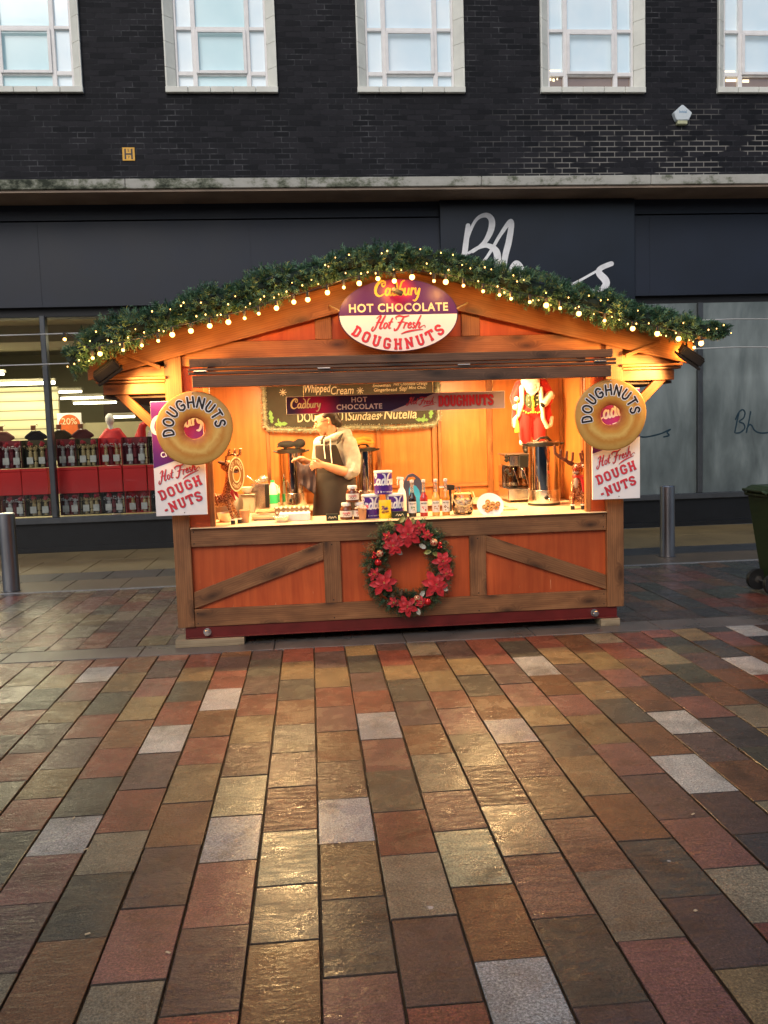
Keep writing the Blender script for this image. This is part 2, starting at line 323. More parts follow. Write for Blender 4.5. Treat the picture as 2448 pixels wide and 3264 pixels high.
def put(name, me, parent=None, label=None, cat=None, group=None, kind=None):
    o = bpy.data.objects.new(name, me); COL.objects.link(o)
    if parent:
        o.parent = parent; o.matrix_parent_inverse = INV[root_name(parent)]; KIDS.setdefault(parent.name, []).append(o)
    for k, v in (('label', label), ('category', cat), ('group', group), ('kind', kind)):
        if v: o[k] = v
    return o
INV = {}; KIDS = {}
def root_name(p): return p.name
def thing(name, label, cat, loc=(0, 0, 0), group=None):
    o = bpy.data.objects.new(name, None); COL.objects.link(o); o.location = loc; o.empty_display_size = .1
    o['label'] = label; o['category'] = cat
    if group: o['group'] = group
    INV[o.name] = Matrix.Translation(Vector(loc)).inverted()
    return o
def sub(o):   # allow a mesh part to parent sub-parts (meshes are in world coordinates, parts stay at identity)
    INV[o.name] = Matrix()
    return o
def copy_tree(o, parent=None):
    c = o.copy(); COL.objects.link(c)
    if parent: c.parent = parent; c.matrix_parent_inverse = o.matrix_parent_inverse.copy()
    for ch in KIDS.get(o.name, []): copy_tree(ch, c)
    return c
def place(src, dx, dy, dz, label, group=None, rz=0):
    c = copy_tree(src); c.location = Vector(src.location) + Vector((dx, dy, dz)); c.rotation_euler[2] += rz; c['label'] = label
    if group: c['group'] = group
    return c
def S(o): return o

# ------------------------------------------------------------------ lettering
def catmull(pts, n=6):
    P = [Vector((p[0], p[1], p[2] if len(p) > 2 else 1)) for p in pts]
    if len(P) < 3: return [tuple(p) for p in P]
    P = [P[0] * 2 - P[1]] + P + [P[-1] * 2 - P[-2]]; o = []
    for i in range(1, len(P) - 2):
        for k in range(n):
            t = k / n; a, b, c, d = P[i - 1:i + 3]
            o.append(tuple(.5 * ((2 * b) + (c - a) * t + (2 * a - 5 * b + 4 * c - d) * t * t + (3 * b - a - 3 * c + d) * t ** 3)))
    o.append(tuple(P[-2])); return o
def strokes(mb, lines, w, tf, h=.002, rnd_cap=True, mi=0, seg=10):
    # lines: polylines of (x, y[, width factor]); tf(x, y, h) -> point on the sign, h above its surface
    for L in lines:
        L = [(p[0], p[1], p[2] if len(p) > 2 else 1) for p in L]
        for i in range(len(L) - 1):
            h += 2.0e-6
            a, b = Vector(L[i][:2]), Vector(L[i + 1][:2]); d = b - a
            if d.length < 1e-6: continue
            nn = Vector((-d.y, d.x)).normalized()
            wa, wb = w * L[i][2] / 2, w * L[i + 1][2] / 2
            mb.add([tf(*(a - nn * wa), h), tf(*(b - nn * wb), h), tf(*(b + nn * wb), h), tf(*(a + nn * wa), h)], [(0, 1, 2, 3)], mi)
        for i, p in enumerate(L):
            if (i in (0, len(L) - 1)) and not rnd_cap: continue
            h += 2.0e-6
            r = w * p[2] / 2 * .999
            mb.add([tf(p[0] + r * math.cos(2 * PI * k / seg), p[1] + r * math.sin(2 * PI * k / seg), h) for k in range(seg)], [tuple(range(seg))], mi)
    return h
SLAB = {
 'D': (.66, [[(.02, .91), (.40, .91), (.55, .77), (.55, .23), (.40, .09), (.02, .09)], [(.17, .91), (.17, .09)]]),
 'O': (.64, [[(.32, .91), (.43, .91), (.55, .78), (.55, .22), (.43, .09), (.21, .09), (.09, .22), (.09, .78), (.21, .91), (.33, .91)]]),
 'U': (.70, [[(.15, .91), (.15, .23), (.27, .09), (.43, .09), (.55, .23), (.55, .91)], [(.0, .91), (.28, .91)], [(.42, .91), (.70, .91)]]),
 'G': (.66, [[(.56, .66), (.56, .78), (.44, .91), (.21, .91), (.09, .78), (.09, .22), (.21, .09), (.44, .09), (.56, .22), (.56, .43), (.34, .43)]]),
 'H': (.70, [[(.15, .91), (.15, .09)], [(.55, .91), (.55, .09)], [(.15, .5), (.55, .5)], [(0, .91), (.28, .91)], [(.42, .91), (.70, .91)], [(0, .09), (.28, .09)], [(.42, .09), (.70, .09)]]),
 'N': (.74, [[(.14, .09), (.14, .91)], [(.14, .88), (.58, .12)], [(.58, .91), (.58, .09)], [(0, .91), (.2, .91)], [(.45, .91), (.73, .91)], [(0, .09), (.28, .09)]]),
 'T': (.66, [[(.03, .68), (.03, .91), (.63, .91), (.63, .68)], [(.33, .91), (.33, .09)], [(.18, .09), (.48, .09)]]),
 'S': (.64, [[(.55, .68), (.55, .79), (.43, .91), (.21, .91), (.1, .79), (.1, .65), (.22, .54), (.43, .46), (.55, .35), (.55, .21), (.43, .09), (.21, .09), (.09, .21), (.09, .33)]]),
 '-': (.40, [[(.05, .42), (.35, .42)]]), ' ': (.35, [])}
def slab_text(mb, txt, x, y, h, tf, w=.17, lift=.002, gap=.1, mi=0, wide=1.0, arc=None):
    # arc: (cx, cy, radius, mid_angle, sign) writes along a circle
    tot = sum(SLAB[c][0] + gap for c in txt) * h * wide - gap * h
    cur = 0
    for c in txt:
        gw, ls = SLAB[c]
        out = []
        for L in ls:
            q = []
            for px, py in L:
                X = cur + px * h * wide; Y = py * h
                if arc:
                    cx, cy, R, mid, sg = arc
                    gm = cur + gw * h * wide / 2; a = mid - sg * (gm - tot / 2) / R
                    ux, uy = math.cos(a), math.sin(a); tx, ty = (uy, -ux) if sg > 0 else (-uy, ux)
                    lx = X - gm; rr = R + (Y if sg > 0 else (h - Y))
                    rr = R + (Y - h / 2) * sg
                    q.append((cx + ux * rr + tx * lx, cy + uy * rr + ty * lx))
                else: q.append((x + X, y + Y))
            out.append(q)
        lift = strokes(mb, out, w * h, tf, lift, rnd_cap=False, mi=mi, seg=8)
        cur += (gw + gap) * h * wide
    return tot
SCR = {
 'Cadbury': (3.1, [[(.66, .74, .6), (.6, .93), (.38, 1.0, 1.3), (.12, .8, 1.5), (0, .42, 1.6), (.1, .1, 1.4), (.35, -.02, 1), (.66, .14, .5)], [(.65, .73, .5), (.56, .62, .8), (.44, .68, .8), (.42, .80, .8), (.52, .85, .5)],
   [(1.0, .42), (.85, .5), (.72, .3), (.76, .06), (.9, .05), (1.0, .22), (1.03, .46), (1.02, .15), (1.1, .02), (1.2, .1, .6)],
   [(1.48, .42), (1.33, .5), (1.22, .28), (1.26, .05), (1.4, .04), (1.5, .25), (1.5, .62), (1.42, .88), (1.25, .98, .7)], [(1.5, .5), (1.52, .1), (1.62, .02, .6)],
   [(1.98, 1.02, .6), (1.8, .9), (1.7, .5), (1.7, .12), (1.82, .02), (1.95, .16), (1.93, .4), (1.76, .44)],
   [(2.07, .46), (2.06, .14), (2.15, .02), (2.28, .14), (2.33, .46), (2.33, .1), (2.42, .03, .6)], [(2.52, .48), (2.52, .05)], [(2.52, .28), (2.6, .45), (2.72, .44, .8)],
   [(2.8, .47), (2.83, .16), (2.95, .1), (3.08, .44), (3.02, -.05), (2.86, -.36), (2.7, -.34, .6)]]),
 'Hot': (1.5, [[(0, .2, .6), (-.08, -.02), (.02, -.14), (.18, .06), (.3, .5, 1.3), (.44, .98, 1.4), (.3, 1.0, .6), (.14, .84, .5)], [(.78, 1.02), (.64, .6, 1.4), (.54, .14, 1.3), (.62, .02), (.74, .12, .5)], [(.2, .5, .7), (.7, .54, .8)],
   [(1.02, .46), (.88, .42), (.84, .16), (.94, .04), (1.06, .14), (1.1, .36), (1.0, .46)], [(1.4, .82), (1.26, .3, 1.2), (1.28, .05), (1.42, .08, .5)], [(1.16, .5, .6), (1.48, .54, .6)]]),
 'Fresh': (2.5, [[(.1, .74, .5), (.04, .9), (.3, 1.0, 1.3), (.7, .92, 1.2), (1.05, 1.0, .6)], [(.68, .92), (.5, .4, 1.4), (.36, -.02, 1.2), (.16, -.14), (.1, .02, .6)], [(.3, .48, .7), (.78, .52, .8)],
   [(.9, .46), (.84, .03)], [(.87, .25), (1.0, .44), (1.12, .4, .8)], [(1.18, .2, .6), (1.38, .34), (1.3, .46), (1.18, .3), (1.2, .07), (1.36, .05), (1.46, .18, .5)],
   [(1.68, .4, .7), (1.56, .45), (1.56, .3), (1.7, .18), (1.62, .03), (1.5, .08, .6)], [(2.02, 1.0, .8), (1.88, .5), (1.78, .03)], [(1.84, .25), (2.0, .46), (2.08, .36), (2.04, .1), (2.12, .02), (2.3, .16, .5), (2.5, .22, .4), (2.56, .05, .4)],
   [(.75, -.42, .4), (1.1, -.28, 1.2), (1.7, -.16, 1.2), (2.4, -.1, .5)]]),
}
def script(mb, key, x, y, h, tf, w=.11, lift=.002, mi=0, slant=.18, rot=0, fat=0):
    ca, sa = math.cos(rot), math.sin(rot); L = []
    for ln in SCR[key][1]:
        q = []
        for px, py, pw in catmull([p if len(p) > 2 else (p[0], p[1], 1) for p in ln], 5):
            X = (px + py * slant) * h; Y = py * h
            q.append((x + X * ca - Y * sa, y + X * sa + Y * ca, (pw * w + fat) / w))
        L.append(q)
    return strokes(mb, L, w * h, tf, lift, True, mi, 8)
def font_mesh(txt, size, bold=0., shear=0., align='CENTER', space=1.):
    cu = bpy.data.curves.new('t', 'FONT'); cu.body = txt; cu.size = size; cu.align_x = align; cu.align_y = 'CENTER'
    cu.offset = bold * size; cu.shear = shear; cu.space_character = space; cu.resolution_u = 3
    o = bpy.data.objects.new('t', cu); COL.objects.link(o); C.view_layer.update()
    dg = C.evaluated_depsgraph_get(); me = bpy.data.meshes.new_from_object(o.evaluated_get(dg))
    vs = [v.co.copy() for v in me.vertices]; fs = [list(p.vertices) for p in me.polygons]
    bpy.data.objects.remove(o); bpy.data.curves.remove(cu); bpy.data.meshes.remove(me)
    return vs, fs
def font(mb, txt, x, y, size, tf, bold=0., shear=0., lift=.002, mi=0, rot=0, sx=1., align='CENTER', space=1.):
    vs, fs = font_mesh(txt, size, bold, shear, align, space); ca, sa = math.cos(rot), math.sin(rot)
    mb.add([tf(x + v.x * sx * ca - v.y * sa, y + v.x * sx * sa + v.y * ca, lift) for v in vs], fs, mi)
def front(cx, Y, cz):   # sign facing the camera side (-y)
    return lambda x, y, h=0: (cx + x, Y - h, cz + y)

def organic(name, prims, voxel, mat, parent=None, smooth=3, **kw):
    # union of ellipsoids and tapered capsules as one continuous skin
    mb = MB()
    for p in prims:
        if p[0] == 'e': mb.ball(p[1], 1, seg=20, rings=14, sc=p[2], rot=p[3] if len(p) > 3 else None)
        elif p[0] == 'c':
            pts = [Vector(q) for q in p[1]]; rs = p[2] if isinstance(p[2], (list, tuple)) else [p[2]] * len(pts)
            mb.tube(pts, rs, seg=14)
            for q, r in zip(pts, rs): mb.ball(q, r * .995, seg=14, rings=10)
    me = bpy.data.meshes.new('tmp'); me.from_pydata(mb.v, [], mb.f); o = bpy.data.objects.new('tmp', me); COL.objects.link(o)
    r = o.modifiers.new('r', 'REMESH'); r.mode = 'VOXEL'; r.voxel_size = voxel; r.use_smooth_shade = True
    s = o.modifiers.new('s', 'SMOOTH'); s.factor = .5; s.iterations = smooth
    C.view_layer.update(); dg = C.evaluated_depsgraph_get(); m2 = bpy.data.meshes.new_from_object(o.evaluated_get(dg))
    bpy.data.objects.remove(o); m2.name = name; m2.materials.clear()
    for mm in (mat if isinstance(mat, (list, tuple)) else [mat]): m2.materials.append(MT[mm] if isinstance(mm, str) else mm)
    m2.polygons.foreach_set('use_smooth', [True] * len(m2.polygons))
    return put(name, m2, parent, **kw)
SLABS={-10:"R5.94 B5.58",
-9:"R6.25 Y5.79 M5.41 B5.09",
-8:"R6.01 Y5.68 E5.24 R4.8 M4.39",
-7:"R6.16 G5.78 P5.37 Y4.96 M4.5 R4.12 L3.79",
-6:"B5.97 Y5.52 E5.08 R4.68 M4.25 Y3.9 R3.57 E3.14",
-5:"R6.23 M5.8 P5.38 Y4.93 B4.49 R4.1 E3.68 G3.34 P2.98 M2.58 L2.23",
-4:"R6.02 Y5.68 E5.23 R4.8 G4.38 M3.93 R3.5 L3.16 E2.74 B2.29",
-3:"B6.25 M5.88 R5.46 G5.03 B4.58 R4.19 Y3.75 B3.34 M2.9 P2.49 L2.13",
-2:"M6.13 E5.7 M5.3 R4.89 Y4.45 t4.01 l3.58 G3.19 P2.75 M2.32 R1.95",
-1:"R6.02 Y5.58 E5.15 B4.7 L4.28 M3.85 T3.41 l2.98 L2.63 B2.21",
0:"R6.25 M5.82 Y5.36 R4.97 P4.55 B4.12 t3.68 G3.27 g2.86 E2.43 P2.04",
1:"Y6.1 E5.66 M5.24 R4.82 G4.39 P3.96 E3.52 R3.14 L2.71 M2.27 R1.94",
2:"M6.21 R5.78 Y5.44 E4.99 M4.57 B4.13 L3.69 T3.31 l2.88 B2.45 G2.05",
3:"L6.01 B5.6 Y5.15 R4.82 P4.39 E3.95 t3.51 L3.07 T2.65 E2.21 M1.85",
4:"M5.87 Y5.46 E5.01 B4.58 G4.22 T3.78 g3.35 T2.92 L2.49 P2.01",
5:"R6.09 R5.67 M5.22 P4.77 Y4.43 E3.99 Y3.54 B3.12 E2.71 M2.32 Y1.94",
6:"R6.29 E5.84 G5.37 B4.94 P4.57 Y4.13 P3.73 M3.28 P2.88 L2.53",
7:"R6.03 Y5.59 M5.18 Y4.82 E4.4 B3.93 G3.49 M3.11 D2.83",
8:"B5.85 Y5.41 P5.02 B4.56 G4.2 M3.82 B3.38 L3.05",
9:"L6.09 R5.65 B5.23 D4.78 P4.4 D3.97 E3.68",
10:"E6.36 R5.86 L5.45 E5.02 B4.58 L4.22",
11:"P6.16 E5.7 M5.29 B4.85 D4.52",
12:"Y6.02 D5.55 G5.12 R4.86",
13:"D6.24 P5.81 B5.35",
14:"G6.06 D5.67"}
# ================================================================== SETTING: ground
SLC = {'R': (.165, .050, .034), 'M': (.078, .05, .046), 'Y': (.20, .142, .068), 'E': (.052, .054, .042), 'B': (.135, .062, .03), 'P': (.17, .075, .062),
       'G': (.34, .345, .335), 'L': (.19, .165, .11), 'D': (.045, .043, .045), 'T': (.22, .12, .072), 't': (.13, .08, .053), 'g': (.17, .11, .056), 'l': (.33, .30, .18)}
def build_paving():
    mb = MB(); r = random.Random(3)
    def slab(x0, x1, y0, y1, key):
        base = SLC[key]; gm = sum(base) / 3; base = tuple(gm * -.04 + c_ * 1.04 for c_ in base); k = r.uniform(.68, .98)
        al = {'T': 1.25, 't': 1.0, 'g': .9, 'l': .6, 'G': .22, 'L': .35}.get(key, r.uniform(.22, .6))
        col = (base[0] * k * r.uniform(.95, 1.05), base[1] * k, base[2] * k * r.uniform(.94, 1.06), al)
        c = .0022; zt = r.uniform(-.0022, .0012); t = [r.uniform(-.0012, .0012) for _ in range(4)]
        j = [r.uniform(-.002, .002) for _ in range(4)]
        x0 += j[0]; x1 += j[1]; y0 += j[2]; y1 += j[3]
        v = [(x0 + c, y0 + c, zt + t[0]), (x1 - c, y0 + c, zt + t[1]), (x1 - c, y1 - c, zt + t[2]), (x0 + c, y1 - c, zt + t[3]),
             (x0, y0, zt - c), (x1, y0, zt - c), (x1, y1, zt - c), (x0, y1, zt - c), (x0, y0, -.03), (x1, y0, -.03), (x1, y1, -.03), (x0, y1, -.03)]
        mb.add(v, [(0, 1, 2, 3), (5, 6, 2, 1), (6, 7, 3, 2), (7, 4, 0, 3)], 0, col=col); mb.add(v, [(4, 5, 1, 0), (8, 9, 5, 4), (9, 10, 6, 5), (10, 11, 7, 6), (11, 8, 4, 7)], 1, col=col)
    keys = 'RRRMMMYYEEBBBPPGLLD'
    for k in range(-34, 60):
        xa = -.026 + .228 * k; g = .0046
        y = 6.40; seq = []
        if k in SLABS:
            for t in SLABS[k].split(): seq.append((float(t[1:]), t[0]))
        yy = seq[-1][0] if seq else 6.40 - r.uniform(.08, .44)
        if not seq: seq.append((yy, r.choice(keys)))
        while yy > -1.2:
            yy -= r.uniform(.40, .47); seq.append((yy, r.choice(keys)))
        for yb, key in seq:
            slab(xa + g, xa + .228 - g, yb + .0022, y - .0022, key); y = yb
        # beyond the granite band, up to the drain channel
        y = 6.73; yy = y + r.uniform(.1, .42)
        while y < 9.36:
            slab(xa + g * .6, xa + .228 - g * .6, y + .002, min(yy, 9.37) - .002, r.choice('RMMBEDDLP' if xa > 1 else 'RMMBBEYPL')); y = yy; yy += r.uniform(.4, .47)
    o = mb.build('paving_slabs', ['slab', 'gravel'], kind='structure'); return o
build_paving()
MB().add([(-90, -60, -.016), (90, -60, -.016), (90, 60, -.016), (-90, 60, -.016)], [(0, 1, 2, 3)]).build('ground', 'gravel', kind='structure')
MT['granite'] = M('granite_band', (.115, .10, .092), .3, var=.35, vs=3.5, bump=.2, bs=120, rv=.12)
MT['pave_brown'] = M('brown_paving', (.10, .07, .045), .4, var=.3, vs=3, bump=.2, bs=80, rv=.12)
MT['pave_dark'] = M('dark_paving', (.028, .03, .036), .4, var=.3, vs=4, bump=.2, bs=80)
MT['pave_buff'] = M('buff_paving', (.17, .12, .05), .5, var=.25, vs=2, bump=.2, bs=80)
mb = MB(); x = -8.3
while x < 13: mb.bbox(x + .003, x + .997 - .003, 6.415, 6.715, -.03, .001, .004); x += .997
mb.build('granite_band', 'granite', kind='structure')
MT['drain'] = M('drain_channel', (.22, .22, .22), .35, var=.3, vs=30)
MB().bbox(-9, 14, 9.40, 9.455, -.03, .003, .003).build('drain_channel', 'drain', kind='structure')
def course(name, mat, y0, y1, w, seed):
    r = random.Random(seed); mb = MB(); x = -9 + r.random() * w
    while x < 14: mb.bbox(x + .003, x + w - .003, y0 + .003, y1 - .003, -.03, r.uniform(-.001, .001), .004); x += w
    mb.build(name, mat, kind='structure')
course('footway_brown_course', 'pave_brown', 9.46, 10.14, .62, 1)
course('footway_dark_course', 'pave_dark', 10.14, 10.72, .6, 2)
course('footway_buff_course', 'pave_buff', 10.72, 11.8, .75, 4)
course('footway_buff_course', 'pave_buff', 11.8, 12.76, .75, 5)

# ================================================================== SETTING: building
FY = 12.8
MT['cream_stone'] = M('cream_window_surround', (.74, .74, .66), .6, var=.1, vs=3, bump=.1)
MT['win_frame'] = M('white_window_frame', (.82, .80, .78), .4, var=.06)
MT['fascia'] = M('dark_fascia_panel', (.0062, .0112, .0240), .5, var=.25, vs=1.2, rv=.1)
MT['fascia_sign'] = M('satin_sign_panel', (.005, .009, .018), .35, var=.25, vs=1.5)
MT['soffit'] = M('brown_soffit', (.28, .21, .155), .8, var=.25, vs=2)
MT['dark_gap'] = M('dark_gap', (.006, .006, .007), .6)
MT['riser'] = M('dark_stall_riser', (.006, .007, .0085), .35, var=.3)
MT['sill'] = M('grey_metal_sill', (.09, .095, .10), .35, .6)
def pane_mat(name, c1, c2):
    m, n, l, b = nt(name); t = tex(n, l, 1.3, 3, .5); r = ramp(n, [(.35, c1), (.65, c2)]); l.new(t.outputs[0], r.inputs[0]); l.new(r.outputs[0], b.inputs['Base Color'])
    b.inputs['Roughness'].default_value = .12; b.inputs['Specular IOR Level'].default_value = .9; b.inputs['Coat Weight'].default_value = .4; b.inputs['Emission Color'].default_value = tuple(c2) + (1,); b.inputs['Emission Strength'].default_value = .07; b.inputs['Coat Roughness'].default_value = .03  # faint emission added to brighten the panes; the glass itself is no lamp
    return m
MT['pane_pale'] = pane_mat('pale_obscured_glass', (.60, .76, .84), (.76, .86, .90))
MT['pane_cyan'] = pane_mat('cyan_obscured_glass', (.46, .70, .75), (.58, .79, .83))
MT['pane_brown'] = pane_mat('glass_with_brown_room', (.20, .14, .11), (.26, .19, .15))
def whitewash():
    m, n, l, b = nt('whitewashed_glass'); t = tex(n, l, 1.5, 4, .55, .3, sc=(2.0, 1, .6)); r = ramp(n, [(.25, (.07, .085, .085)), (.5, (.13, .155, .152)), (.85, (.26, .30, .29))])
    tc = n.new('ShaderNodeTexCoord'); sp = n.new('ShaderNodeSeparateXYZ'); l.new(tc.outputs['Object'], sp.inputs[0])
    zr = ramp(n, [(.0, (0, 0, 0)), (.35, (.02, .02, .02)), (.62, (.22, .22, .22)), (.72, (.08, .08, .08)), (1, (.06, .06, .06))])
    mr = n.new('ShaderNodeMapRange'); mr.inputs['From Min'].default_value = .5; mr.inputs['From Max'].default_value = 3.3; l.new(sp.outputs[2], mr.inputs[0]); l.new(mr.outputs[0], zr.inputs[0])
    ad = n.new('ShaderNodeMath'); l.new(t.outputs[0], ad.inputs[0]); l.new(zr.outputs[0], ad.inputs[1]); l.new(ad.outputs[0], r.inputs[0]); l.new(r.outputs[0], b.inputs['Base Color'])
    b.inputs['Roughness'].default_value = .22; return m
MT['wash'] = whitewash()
bld = thing('department_store', 'dark brick department store with black fascia and white framed upper windows', 'building', (1.2, FY, 0))
XA, XB = -9.5, 14.0
WINS = [(-4.45, -2.92), (-1.79, -.25), (.88, 2.41), (3.52, 5.06), (6.16, 7.70)]
ZS, ZT = 6.37, 8.75
mb = MB()
xs = [XA] + [v for w in WINS for v in w] + [XB]
for i in range(0, len(xs), 2): mb.box(xs[i], xs[i + 1], FY, FY + .3, ZS, ZT)
mb.box(XA, XB, FY, FY + .3, 5.0, ZS); mb.box(XA, XB, FY, FY + .3, ZT, 10.2)
mb.build('brick_wall', 'brick', bld)
mb = MB(); x = XA
while x < XB: mb.bbox(x, min(x + 2.4, XB) - .006, 12.14, FY + .02, 4.905, 5.035, .008); x += 2.4
mb.build('stone_ledge', 'ledge', bld)
MB().box(XA, XB, 12.17, FY, 4.87, 4.903).build('soffit', 'soffit', bld)
mb = MB(); mb.box(XA, XB, FY - .0, FY + .3, 4.66, 4.87); mb.box(XA, XB, FY - .03, FY + .3, 3.47, 4.63); mb.build('fascia', 'fascia', bld)
MB().box(XA, XB, FY + .06, FY + .3, 3.34, 4.66).build('fascia_gap', 'dark_gap', bld)
mb = MB(); x = XA
while x < XB: mb.box(x, x + 2.92, FY - .035, FY - .03, 3.47, 4.63); x += 2.925
mb.build('fascia_panels', 'fascia', bld)
sg = sub(MB().bbox(1.99, 4.88, FY - .10, FY - .036, 3.40, 4.86, .01).build('shop_sign', 'fascia_sign', bld))
mb = MB(); tf = lambda x, y, h=0: (x, FY - .101 - h, y)
q = 12.7
B1 = [[(2.27, 3.62, 1), (2.30, 3.85, 1), (2.355, 4.2, 1.1), (2.40, 4.50, .9)], [(2.35, 4.10, .5), (2.40, 4.35, .6), (2.52, 4.58, .6), (2.66, 4.645, .9), (2.745, 4.58, 1.2), (2.735, 4.44, 1.2), (2.65, 4.28, .9), (2.54, 4.185, .6), (2.46, 4.13, .5)],
      [(2.40, 4.115, .5), (2.55, 4.19, .7), (2.68, 4.215, .9), (2.80, 4.14, 1.3), (2.82, 4.0, 1.4), (2.77, 3.8, 1.2), (2.62, 3.66, .8), (2.5, 3.64, .6)],
      [(2.58, 3.94, .5), (2.72, 4.13, .6), (2.88, 4.38, .7), (3.03, 4.55, 1.0), (3.0, 4.3, 1.2), (2.94, 4.08, 1.2), (2.90, 3.86, 1.1), (2.86, 3.6, 1)],
      [(2.92, 3.68, .6), (3.0, 3.86, .7), (3.09, 3.96, 1), (3.16, 3.9, 1.2), (3.2, 3.76, 1.2), (3.26, 3.6, 1), (3.36, 3.52, .7), (3.6, 3.52, .5), (3.96, 3.66, .5), (4.3, 3.83, .5), (4.52, 3.93, .9), (4.36, 3.87, 1.0), (4.33, 3.8, 1.3), (4.42, 3.70, 1.5), (4.43, 3.63, 1.4), (4.34, 3.56, .8), (4.2, 3.54, .5)]]
strokes(mb, [catmull(L, 8) for L in B1], .075, tf, .001, seg=12)
mb.build('lettering', 'white_ink', sg)
# upper windows
def lit(x0, x1, z0, z1, par): MB().box(x0, x1, FY + .155, FY + .157, z0, z1).build('lamp_glow', LAMPGLOW, par)
LAMPGLOW = EM('far_ceiling_lamp', (1, .8, .5), 1.4)
for wi, (a, b) in enumerate(WINS):
    sur = MB(); d = .13
    for s_, (u0, u1) in ((-1, (a, a + d)), (1, (b - d, b))):
        z = ZS
        while z < ZT - .05:
            z1 = min(z + .34, ZT)
            o_, i_ = (u0, u1) if s_ < 0 else (u1, u0)
            # splayed block: proud outer edge running back to the frame
            v = [(o_, FY - .05, z + .003), (o_, FY + .1, z + .003), (i_, FY + .1, z + .003), (i_, FY + .06, z + .003), (o_ - s_ * .02, FY - .05, z + .003)]
            w2 = [(p[0], p[1], z1 - .003) for p in v]
            sur.add(v + w2, [(0, 1, 2, 3, 4), (9, 8, 7, 6, 5), (0, 4, 9, 5), (4, 3, 8, 9), (3, 2, 7, 8), (2, 1, 6, 7), (1, 0, 5, 6)])
            z = z1
    x = a
    nseg = 5
    for k in range(nseg):
        xa_, xb_ = a - .01 + (b - a + .02) * k / nseg + .003, a - .01 + (b - a + .02) * (k + 1) / nseg - .003
        sur.bbox(xa_, xb_, FY - .06, FY + .1, ZS - .005, ZS + .075, .006)
    sur.bbox(a, b, FY - .05, FY + .1, ZT - .02, ZT + .08, .006)
    root = sub(sur.build('window_surround', 'cream_stone', bld))
    fr = MB(); ia, ib = a + d, b - d; z0, z1 = ZS + .07, ZT
    m1a, m1b = ia + .235, ia + .30; m2a, m2b = ib - .30, ib - .235
    for u0, u1 in ((ia, ia + .035), (m1a, m1b), (m2a, m2b), (ib - .035, ib)): fr.bbox(u0, u1, FY + .085, FY + .15, z0, z1, .006)
    tz = [(z0 - .0, z0 + .02), (6.645, 6.70), (7.255, 7.30), (7.97, 8.01), (ZT - .03, ZT)]
    for u0, u1 in ((ia + .035, m1a), (m1b, m2a), (m2b, ib - .035)):
        for t0, t1 in tz: fr.bbox(u0, u1, FY + .09, FY + .148, t0, t1, .004)
    # the opening sash stands proud in the middle
    for u0, u1, t0, t1 in ((m1b - .015, m1b + .03, 6.665, 7.25), (m2a - .03, m2a + .015, 6.665, 7.25), (m1b + .03, m2a - .03, 6.665, 6.705), (m1b + .03, m2a - .03, 7.215, 7.25)):
        fr.bbox(u0, u1, FY + .06, FY + .084, t0, t1, .004)
    fr.build('frame', 'win_frame', root)
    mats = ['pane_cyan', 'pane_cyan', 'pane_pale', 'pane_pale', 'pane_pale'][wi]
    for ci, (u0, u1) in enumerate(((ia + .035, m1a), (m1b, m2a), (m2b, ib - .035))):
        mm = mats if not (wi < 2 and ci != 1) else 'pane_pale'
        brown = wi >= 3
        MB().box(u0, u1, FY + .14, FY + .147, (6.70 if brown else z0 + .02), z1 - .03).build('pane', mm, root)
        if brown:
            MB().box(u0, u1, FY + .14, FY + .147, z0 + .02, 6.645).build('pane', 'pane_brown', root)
for x0, x1, z0, z1 in ((3.69, 3.72, 6.60, 6.635), (3.74, 3.77, 6.59, 6.63), (3.80, 3.82, 6.61, 6.635), (3.70, 3.86, 6.735, 6.75), (6.34, 6.5, 6.73, 6.745), (6.36, 6.52, 6.59, 6.63), (6.62, 6.72, 6.58, 6.62)):
    MB().box(x0, x1, FY + .136, FY + .139, z0, z1).build('lamp_glow', LAMPGLOW, bld)
# shopfront
mb = MB(); mb.bbox(XA, XB, FY - .06, FY + .12, .415, .50, .008); mb.build('shopfront_sill', 'sill', bld)
mb = MB(); mb.box(XA, XB, FY, FY + .12, .0, .415); mb.box(XA, XB, FY - .03, FY, .0, .07); mb.build('stall_riser', 'riser', bld)
for x in (-8.6, -3.72, 1.1, 5.88, 10.6): MB().bbox(x, x + .075, FY - .02, FY + .12, .5, 3.36, .008).build('mullion', 'sill', bld)
GX = 1.18
sg2 = MB(); sg2.add([(XA, FY + .05, .5), (GX - .08, FY + .05, .5), (GX - .08, FY + .05, 3.36), (XA, FY + .05, 3.36)], [(0, 1, 2, 3)]); sg2.build('display_glass', 'pane', bld)
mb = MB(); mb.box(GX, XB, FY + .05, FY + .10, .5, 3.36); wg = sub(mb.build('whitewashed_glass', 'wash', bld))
MT['teal_ink'] = M('teal_lettering', (.008, .03, .045), .4)
mb = MB(); tf = lambda x, y, h=0: (x, FY + .049 - h, y)
bh = [[(6.49, 1.40), (6.52, 1.55), (6.555, 1.70)], [(6.50, 1.6), (6.55, 1.7), (6.61, 1.745), (6.65, 1.70), (6.63, 1.62), (6.56, 1.565), (6.63, 1.53), (6.645, 1.46), (6.58, 1.40), (6.51, 1.39)], [(6.74, 1.71), (6.71, 1.55), (6.675, 1.40)], [(6.68, 1.45), (6.72, 1.51), (6.76, 1.50), (6.80, 1.43), (6.88, 1.385), (7.0, 1.38), (7.2, 1.42), (7.35, 1.48), (7.30, 1.44), (7.33, 1.39), (7.25, 1.37)]]
strokes(mb, [catmull(L, 6) for L in bh], .022, tf, .001)
mb.build('lettering', 'teal_ink', wg); mb = MB()
strokes(mb, [catmull([(x - 1.88, y) for x, y in L], 6) for L in bh], .022, tf, .0015)
